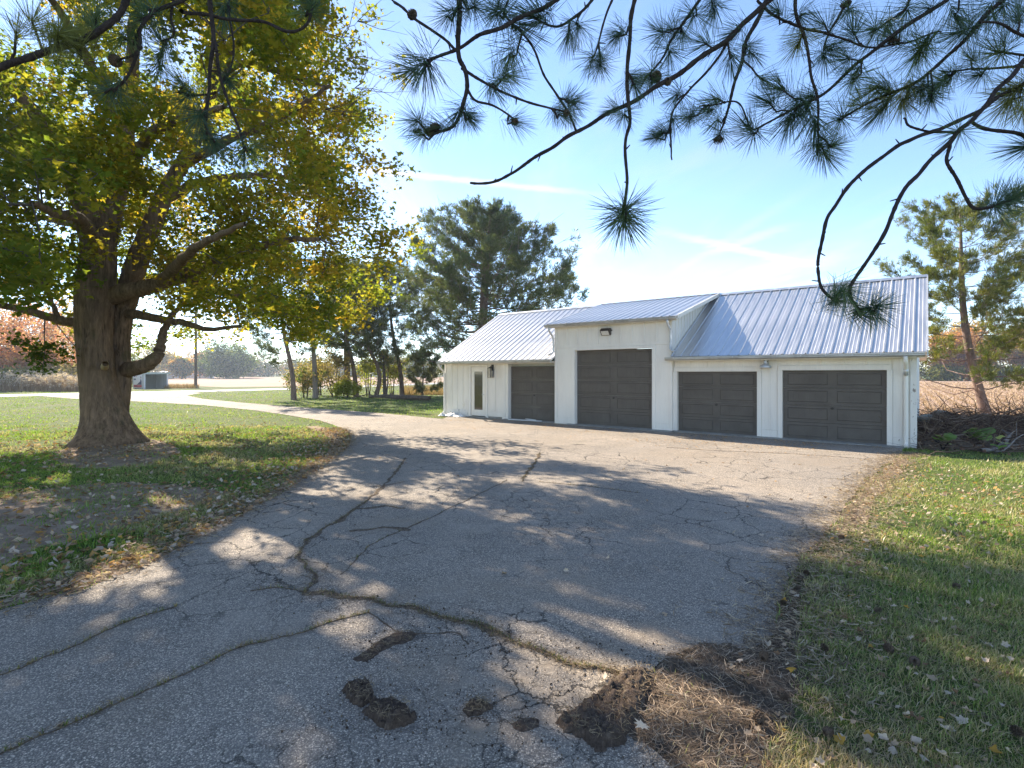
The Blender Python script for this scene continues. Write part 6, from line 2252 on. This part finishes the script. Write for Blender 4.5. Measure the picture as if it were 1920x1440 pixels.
#PART5
# ------------------------------------------------------------------ pines overhead, their boughs hanging into view
def needle_tuft_mesh(seed, n=145):
    r = np.random.default_rng(seed)
    wide, back, droop = ((1.75, .35, 0), (1.25, .75, .12), (1.0, .95, .2), (1.45, .55, -.1), (1.9, .25, .05), (.9, .7, -.2))[seed % 6]
    n = int(n * r.uniform(.75, 1.15))
    ph = r.uniform(0, 6.28)
    V, T = [], []
    for k in range(n):
        f = r.uniform(0, 1)
        pol = .15 + wide * f ** .8 + r.normal() * .14
        a = r.uniform(0, 6.283)
        d = np.array((math.sin(pol) * math.cos(a), math.sin(pol) * math.sin(a), math.cos(pol)))
        o = np.array((0, 0, -back * f * r.uniform(.3, 1)))
        d = d + np.array((math.cos(ph), math.sin(ph), 0)) * droop
        d /= np.linalg.norm(d) 
        side = np.cross(d, r.normal(size=3))
        side /= np.linalg.norm(side)
        L = r.uniform(.78, 1.08)
        bend = np.cross(side, d) * r.normal() * .10 + np.array((0, 0, -.0))
        w = .0135
        b = len(V)
        for s, ww in ((.03, .8), (.38, 1), (.72, .85)):
            c = o + d * L * s + bend * s * s
            V += [c + side * w * ww * .5, c - side * w * ww * .5]
        V.append(o + d * L + bend)
        T += [(b, b + 1, b + 3), (b, b + 3, b + 2), (b + 2, b + 3, b + 5), (b + 2, b + 5, b + 4), (b + 4, b + 5, b + 6)]
    V = np.array(V)
    t = np.repeat(r.uniform(.7, 1.3, (n, 1)), 7, axis=0)
    return V, np.array(T), t
tuft_meshes = {}
for nm, c in (('blue', (.065, .115, .068)), ('green', (.10, .155, .055)), ('olive', (.20, .215, .06))):
    for s in range(6):
        V, T, t = needle_tuft_mesh(s + len(nm) * 12)
        me = tri_mesh('needle_tuft', V, T, np.array(c) * t)
        me.materials.append(M['needle'])
        tuft_meshes[(nm, s)] = me

def near_pine(label, trunk_xy, trunk_h, branches, tufts, cones, seed):
    r = random.Random(seed)
    t = empty('pine_tree', (trunk_xy[0], trunk_xy[1], 0), label=label, cat='tree')
    tx, ty = trunk_xy
    o = bark_tube('trunk', [(0, 0, -.1), (.05, 0, 2), (.0, .05, 5), (.05, 0, 8), (0, 0, trunk_h)], [.30, .25, .22, .17, .06], M['pine_bark'], t, 24, 6, .03)
    B = []
    for (pts, r0, r1, hook) in branches:
        W = cr([at(*p) for p in pts], 10)
        W[1:-1] += np.array([[mnoise.noise(Vector(p) * 6 + Vector((k, 0, seed))) * .016 for k in (0, 7, 13)] for p in W[1:-1]])
        rr = np.linspace(r0, r1, len(W)) * np.array([.92 + .22 * r.random() ** 2 for _ in W])
        if hook is not None:                     # carry the bough on, out of the picture, to the trunk
            h = np.array(hook)
            end = np.array((tx, ty, h[2]))
            ext = cr([W[0], W[0] * .6 + h * .4 + np.array((0, 0, .06)), h, end], 5)[1:]
            path = np.vstack([ext[::-1], W])
            rr = np.concatenate([np.linspace(max(.05, r0 * 2.2), r0, len(ext)), rr])
        else:
            path = W
        B.append(dict(px=[p for p in pts], W=W, path=path, rr=rr, tw=[], tf=[]))
    # tufts: joined to the nearest bough by a short curved twig
    for (x, y, rad, nm) in tufts:
        best = None
        for bi, b in enumerate(B):
            q = b['W']
            px_ = 960 + F * q[:, 0] / q[:, 1]
            py_ = HY - F * (q[:, 2] - HC) / q[:, 1]
            d = np.hypot(px_ - x, py_ - y)
            k = int(np.argmin(d))
            # twigs leave from further back along the bough
            if best is None or d[k] < best[0]:
                best = (d[k], bi, k)
        d, bi, k = best
        b = B[bi]
        k0 = max(0, k - (4 if d > 12 else 2))
        start = Vector(b['W'][k0])
        Yd = b['W'][k][1] + r.uniform(-.12, .12) * min(1, d / 40)
        c = at(x, y, Yd)
        dirv = (c - start)
        bd = Vector(b['W'][min(k + 1, len(b['W']) - 1)]) - Vector(b['W'][max(k - 1, 0)])
        if dirv.length < .04:
            dirv = bd
        dirv = dirv.normalized()
        if d > 6:
            mid = start.lerp(c, .55) + Vector((r.uniform(-.02, .02), r.uniform(-.03, .03), -.03))
            b['tw'].append(([start, start.lerp(mid, .6) + Vector((0, 0, .008)), mid, c], [.0055, .005, .0045, .004]))
        # needles sit along the last stretch of shoot
        if d > 14 and r.random() < .6:
            b['tf'].append((c - dirv * rad / F * Yd * .42, (dirv + Vector((r.gauss(0, .25), r.gauss(0, .25), r.gauss(-.05, .2)))).normalized(), rad / F * Yd * r.uniform(.8, .95), nm))
        b['tf'].append((c, (dirv + Vector((r.gauss(0, .2), r.gauss(0, .25), r.gauss(-.05, .2)))).normalized(), rad / F * Yd, nm))
    for (x, y, s) in cones:
        best = None
        for bi, b in enumerate(B):
            q = b['W']
            d = np.hypot(960 + F * q[:, 0] / q[:, 1] - x, HY - F * (q[:, 2] - HC) / q[:, 1] - y)
            k = int(np.argmin(d))
            if best is None or d[k] < best[0]:
                best = (d[k], bi, k)
        d, bi, k = best
        B[bi].setdefault('cones', []).append((at(x, y, B[bi]['W'][k][1]), s / F * B[bi]['W'][k][1]))
    for b in B:
        off = np.array((tx, ty, 0))
        paths = [b['path'] - off] + [np.array([tuple(p) for p in tw[0]]) - off for tw in b['tw']]
        # short dead spurs along the bough
        sp, sr = [], []
        Wl = b['W'] - off
        for k in range(4, len(Wl) - 3, 7):
            if r.random() < .5:
                dv = Vector((r.gauss(0, 1), r.gauss(0, 1), r.gauss(0, 1))).normalized() * r.uniform(.012, .045)
                sp.append([Wl[k], Wl[k] + np.array(dv) * .6, Wl[k] + np.array(dv)])
                sr.append([.0035, .003, .002])
        V, T = tube_arrays(paths + sp, [b['rr']] + [tw[1] for tw in b['tw']] + sr, 7)
        bo = obj('branch', tri_mesh('branch', V, T, smooth=True), M['twig_bark'], t)
        for (c, dv, rad, nm) in b['tf']:
            u = obj('needle_tuft', tuft_meshes[(nm, 4 if c.z > 2 and abs(c.y - 2.3) < .01 and abs(c.x - .49) < .02 else r.randrange(6))], None, bo)
            u.location = (c.x - tx, c.y - ty, c.z)
            u.rotation_mode = 'QUATERNION'
            u.rotation_quaternion = dv.to_track_quat('Z', 'Y') @ Quaternion((0, 0, 1), r.uniform(0, 6.28))
            u.scale = (rad * 1.12, rad * 1.12 * r.uniform(.85, 1.1), rad * 1.12 * r.uniform(.9, 1.15))
        for (c, s) in b.get('cones', []):
            u = obj('pine_cone', cone_meshes[r.randrange(3)], None, bo)
            u.location = (c.x - tx, c.y - ty, c.z)
            u.scale = (s, s, s)
            u.rotation_euler = (r.uniform(1, 2), r.uniform(-.5, .5), r.uniform(0, 6))
    return t

Z1, Z2, Z3 = 2.3, 2.7, 3.2
RB = [
    # the long bare bough
    ([(1520, -80, 2.6), (1442, 0, 2.6), (1365, 73, 2.6), (1300, 117, 2.6), (1233, 163, 2.6), (1183, 193, 2.6), (1133, 218, 2.6), (1083, 248, 2.55), (1020, 287, 2.5), (983, 312, 2.5), (930, 338, 2.5), (882, 343, 2.5)], .015, .006, (2.6, 1.0, 4.9)),
    ([(1200, -70, 2.3), (1190, 0, 2.3), (1183, 60, 2.3), (1178, 150, 2.3), (1181, 220, 2.3), (1173, 262, 2.3), (1175, 340, 2.3), (1170, 396, 2.3)], .0100, .0062, (1.6, .6, 4.9)),
    ([(858, -60, 2.2), (860, 0, 2.2), (862, 60, 2.2), (863, 105, 2.2), (873, 132, 2.2), (877, 165, 2.2), (870, 198, 2.2), (858, 226, 2.2), (842, 242, 2.2), (815, 248, 2.2)], .013, .006, (.8, .4, 5.0)),
    ([(735, 0, 2.3), (770, 30, 2.25), (815, 55, 2.2), (840, 72, 2.2), (858, 92, 2.2)], .006, .006, (.2, .3, 5.0)),
    ([(1090, -40, 2.4), (1045, 0, 2.35), (1000, 22, 2.3), (950, 48, 2.25), (900, 68, 2.2), (866, 88, 2.2), (830, 100, 2.2), (800, 112, 2.2)], .011, .006, (1.3, .5, 4.9)),
    ([(866, 128, 2.2), (895, 150, 2.2), (940, 172, 2.2), (1000, 195, 2.2), (1068, 212, 2.25)], .007, .004, None),
    ([(876, 166, 2.2), (892, 187, 2.2), (925, 198, 2.2), (962, 222, 2.2)], .006, .004, None),
    ([(945, 20, 2.4), (985, 72, 2.42), (1010, 120, 2.45), (1035, 160, 2.5), (1062, 205, 2.52), (1083, 248, 2.55)], .005, .006, (1.1, .4, 4.8)),
    ([(1160, -40, 2.5), (1150, 0, 2.5), (1130, 50, 2.5), (1110, 108, 2.5)], .007, .004, (1.7, .7, 4.9)),
    ([(1110, 0, 2.35), (1075, 35, 2.35), (1045, 50, 2.35), (1000, 30, 2.35), (975, 22, 2.35)], .007, .004, (1.5, .5, 4.9)),
    ([(1455, -60, 3.0), (1429, 17, 3.0), (1403, 73, 3.0), (1386, 129, 3.0), (1373, 172, 3.0), (1362, 225, 3.0), (1350, 250, 3.0)], .015, .005, (2.6, 1.2, 5.0)),
    ([(1490, -50, 2.8), (1494, 26, 2.8), (1507, 77, 2.8), (1524, 142, 2.8), (1532, 194, 2.8), (1535, 241, 2.8), (1532, 290, 2.8)], .010, .005, (2.7, 1.1, 5.0)),
    ([(1960, -80, 3.1), (1877, 0, 3.1), (1817, 65, 3.1), (1748, 129, 3.1), (1687, 168, 3.1), (1610, 202, 3.1), (1570, 226, 3.1)], .015, .005, (4.6, 1.4, 4.9)),
    ([(1830, -50, 2.9), (1773, 0, 2.9), (1687, 60, 2.9), (1601, 125, 2.9), (1541, 176, 2.9), (1472, 211, 2.9), (1412, 243, 2.9)], .014, .005, (4.0, 1.2, 5.0)),
    ([(1990, 95, 2.8), (1920, 155, 2.8), (1855, 194, 2.75), (1765, 241, 2.7), (1679, 275, 2.65), (1627, 319, 2.6), (1580, 366, 2.55), (1550, 422, 2.5), (1535, 469, 2.5), (1535, 508, 2.5), (1541, 542, 2.5), (1560, 560, 2.5), (1585, 562, 2.5)], .0115, .006, (4.2, 1.2, 4.2)),
    ([(1985, 40, 2.6), (1920, 112, 2.6), (1873, 168, 2.55), (1830, 215, 2.5), (1786, 258, 2.45), (1730, 314, 2.4), (1687, 370, 2.35), (1657, 435, 2.3), (1619, 491, 2.3), (1597, 534, 2.3), (1597, 564, 2.3), (1608, 584, 2.3), (1632, 582, 2.3)], .012, .006, (3.9, 1.1, 4.4)),
    ([(1980, 275, 2.5), (1920, 256, 2.5), (1873, 245, 2.5), (1821, 226, 2.5)], .010, .008, (4.0, 1.2, 3.4)),
    ([(1791, 252, 2.5), (1730, 246, 2.5), (1702, 238, 2.5), (1694, 221, 2.5)], .006, .005, None),
    ([(1778, 268, 2.45), (1776, 301, 2.4), (1791, 331, 2.4), (1812, 370, 2.4), (1829, 390, 2.4), (1868, 386, 2.4), (1895, 374, 2.4)], .008, .007, None),
    ([(1975, 108, 3.0), (1920, 104, 3.0), (1864, 95, 3.0)], .010, .005, (4.6, 1.4, 4.3)),
    ([(1990, 120, 3.2), (1920, 126, 3.2), (1838, 129, 3.2), (1765, 134, 3.2)], .011, .004, (4.8, 1.5, 4.3)),
    ([(1765, 60, 2.9), (1696, 80, 2.9), (1636, 90, 2.9), (1575, 69, 2.85), (1507, 52, 2.8), (1451, 30, 2.8), (1420, 0, 2.8)], .004, .008, None),
    ([(1980, 95, 2.7), (1920, 66, 2.7), (1877, 44, 2.7), (1838, 43, 2.7)], .009, .005, (4.2, 1.2, 4.6)),
    ([(1340, -50, 3.1), (1300, 20, 3.1), (1262, 70, 3.1), (1240, 110, 3.1), (1215, 142, 3.1)], .011, .005, (2.4, 1.0, 5.0)),
    ([(1365, 73, 2.6), (1330, 130, 2.65), (1290, 170, 2.7), (1262, 205, 2.7), (1258, 250, 2.7), (1260, 300, 2.7)], .007, .004, None),
    ([(1610, -40, 3.1), (1580, 20, 3.1), (1556, 60, 3.1), (1545, 92, 3.1)], .010, .005, (3.2, 1.3, 5.0)),
    ([(1720, -40, 3.3), (1700, 10, 3.3), (1660, 45, 3.3), (1630, 62, 3.3)], .010, .005, (3.8, 1.4, 5.0)),
    ([(1412, 243, 2.9), (1385, 190, 2.92), (1340, 195, 2.95), (1310, 200, 2.95)], .005, .004, None),
]
RT = [(1170, 408, 70, 'blue'), (1170, 412, 64, 'green'), (796, 122, 74, 'blue'), (770, 132, 58, 'blue'), (818, 242, 50, 'blue'), (782, 226, 46, 'blue'), (792, 252, 40, 'green'), (858, 212, 48, 'blue'), (880, 222, 40, 'blue'), (965, 228, 44, 'blue'), (1066, 208, 40, 'blue'), (1048, 214, 36, 'blue'),
      (1075, 190, 40, 'blue'), (955, 108, 62, 'blue'), (950, 140, 56, 'green'), (925, 165, 40, 'blue'), (1000, 30, 78, 'blue'), (975, 50, 66, 'blue'), (1020, 20, 60, 'blue'), (930, 20, 50, 'blue'), (890, 12, 44, 'blue'), (840, 30, 46, 'blue'), (1110, 112, 46, 'green'), (1125, 122, 42, 'blue'), (1155, 70, 44, 'blue'), (1085, 50, 50, 'blue'), (1065, 66, 44, 'blue'),
      (1240, 60, 46, 'blue'), (1255, 100, 48, 'blue'), (1215, 140, 46, 'green'), (1222, 150, 44, 'blue'), (1280, 60, 44, 'blue'), (1190, 160, 40, 'blue'), (1270, 178, 44, 'blue'), (1290, 220, 36, 'blue'), (1240, 250, 36, 'blue'), (1228, 258, 32, 'blue'), (1262, 225, 40, 'blue'), (1170, 215, 38, 'blue'), (1150, 205, 34, 'blue'), (1320, 80, 46, 'blue'), (1380, 60, 44, 'blue'),
      (1370, 110, 44, 'blue'), (1345, 185, 46, 'green'), (1328, 205, 44, 'blue'), (1350, 252, 36, 'blue'), (1345, 225, 40, 'green'), (1400, 236, 48, 'blue'), (1412, 250, 42, 'blue'), (1440, 190, 52, 'blue'), (1462, 165, 48, 'blue'), (1430, 150, 44, 'green'), (1480, 228, 52, 'blue'), (1500, 215, 50, 'blue'), (1530, 236, 58, 'blue'), (1546, 290, 50, 'blue'), (1560, 275, 40, 'green'), (1495, 85, 42, 'olive'), (1545, 45, 46, 'blue'),
      (1556, 92, 50, 'blue'), (1545, 105, 48, 'blue'), (1600, 60, 46, 'blue'), (1590, 20, 50, 'blue'), (1640, 55, 58, 'blue'), (1665, 45, 50, 'blue'), (1680, 75, 48, 'blue'), (1720, 100, 52, 'green'), (1735, 80, 44, 'blue'), (1600, 150, 50, 'green'), (1640, 165, 54, 'green'), (1612, 196, 46, 'olive'), (1660, 185, 46, 'olive'), (1690, 190, 52, 'olive'), (1650, 210, 48, 'blue'), (1575, 222, 50, 'blue'), (1725, 170, 42, 'blue'),
      (1745, 185, 44, 'blue'), (1775, 140, 44, 'blue'), (1760, 160, 40, 'green'), (1800, 60, 50, 'blue'), (1790, 30, 50, 'blue'), (1850, 20, 56, 'blue'), (1880, 12, 54, 'blue'), (1910, 30, 50, 'blue'), (1870, 100, 50, 'green'), (1882, 78, 46, 'blue'), (1900, 165, 60, 'olive'), (1890, 190, 56, 'olive'), (1920, 205, 50, 'olive'), (1925, 275, 52, 'blue'), (1795, 246, 50, 'green'), (1700, 20, 50, 'blue'), (1740, 15, 46, 'blue'),
      (1568, 562, 44, 'blue'), (1590, 556, 50, 'green'), (1575, 548, 40, 'blue'), (1612, 590, 46, 'blue'), (1632, 584, 52, 'green'), (1645, 574, 46, 'blue'), (1868, 386, 56, 'blue'), (1888, 376, 60, 'blue'), (1908, 366, 54, 'green'), (1500, 30, 46, 'blue'), (1460, 20, 46, 'blue'), (1340, 20, 46, 'blue'), (1300, 30, 46, 'blue'), (1410, 100, 36, 'blue'), (1520, 180, 44, 'blue'), (1590, 110, 44, 'blue'), (1820, 110, 40, 'blue'), (1835, 140, 40, 'blue')]
RC = [(815, 237, 18), (805, 247, 18), (783, 246, 16), (1230, 145, 22), (1252, 152, 16), (1348, 262, 18), (1675, 78, 18), (1585, 8, 18), (966, 228, 14), (1062, 212, 14), (772, 28, 20)]
near_pine('overhanging pine whose dark boughs hang across the upper right sky', (4.3, -.6), 11.0, RB, RT, RC, 5)
LBR = [
    ([(-60, 165, 2.0), (0, 128, 2.0), (60, 106, 2.0), (130, 86, 2.0), (190, 55, 2.0), (225, 20, 2.0), (245, -20, 2.0)], .013, .012, (-3.2, .8, 3.6)),
    ([(394, -60, 2.3), (395, 0, 2.3), (401, 60, 2.3), (393, 140, 2.3), (389, 220, 2.3), (404, 268, 2.3)], .011, .006, (-2.0, .6, 4.6)),
    ([(398, 50, 2.3), (412, 130, 2.3), (430, 195, 2.3), (446, 240, 2.3), (458, 286, 2.3)], .007, .005, None),
    ([(430, -40, 2.3), (345, 0, 2.2), (290, 22, 2.15), (262, 50, 2.1), (262, 84, 2.1), (240, 140, 2.1), (212, 172, 2.1)], .009, .005, (-2.0, .6, 4.6)),
    ([(340, 20, 2.2), (380, 28, 2.3), (430, 34, 2.3), (490, 42, 2.3), (540, 58, 2.3), (572, 44, 2.3), (584, 10, 2.3)], .008, .006, None),
    ([(330, -10, 2.2), (322, 30, 2.2), (326, 62, 2.2), (300, 75, 2.2)], .006, .004, (-1.9, .5, 4.6)),
    ([(430, 0, 2.4), (435, 60, 2.4), (432, 120, 2.4), (418, 158, 2.4)], .005, .004, (-1.8, .6, 4.6)),
    ([(404, 172, 2.3), (370, 175, 2.3), (350, 178, 2.3)], .005, .004, None),
    ([(265, 88, 2.1), (250, 105, 2.1), (225, 112, 2.1)], .006, .004, None),
]
LT = [(130, 70, 62, 'olive'), (110, 62, 56, 'olive'), (150, 90, 50, 'olive'), (265, 32, 64, 'green'), (280, 15, 60, 'blue'), (205, 168, 54, 'blue'), (220, 160, 48, 'blue'), (300, 125, 56, 'green'), (352, 178, 56, 'blue'), (345, 160, 52, 'green'), (375, 215, 54, 'blue'), (402, 268, 50, 'blue'), (388, 255, 46, 'blue'), (458, 290, 48, 'blue'), (470, 280, 42, 'green'), (578, 18, 52, 'green'), (585, 5, 50, 'blue'),
      (300, 75, 50, 'blue'), (60, 40, 58, 'olive'), (430, 150, 46, 'blue'), (230, 70, 50, 'green'), (30, 60, 50, 'olive'), (180, 30, 50, 'green'), (420, 20, 48, 'blue')]
near_pine('second overhanging pine with a thick bough crossing the top left corner', (-4.3, -.4), 10.0, LBR, LT, [(217, 114, 24)], 9)
#PART6
# ------------------------------------------------------------------ air
def haze():
    m = Mat('air_haze')
    pv = m.N('ShaderNodeVolumePrincipled')
    pv.inputs['Color'].default_value = (0.72, 0.83, 1.0, 1)
    pv.inputs['Density'].default_value = 0.0005
    pv.inputs['Anisotropy'].default_value = 0.35
    m.L(pv.outputs[0], m.out.inputs['Volume'])
    o = MB().box(-420, 420, -60, 420, -1.0, 24.0).build('haze', m.m, kind='stuff')
    o['label'] = 'thin pale air haze over the whole place'
haze()
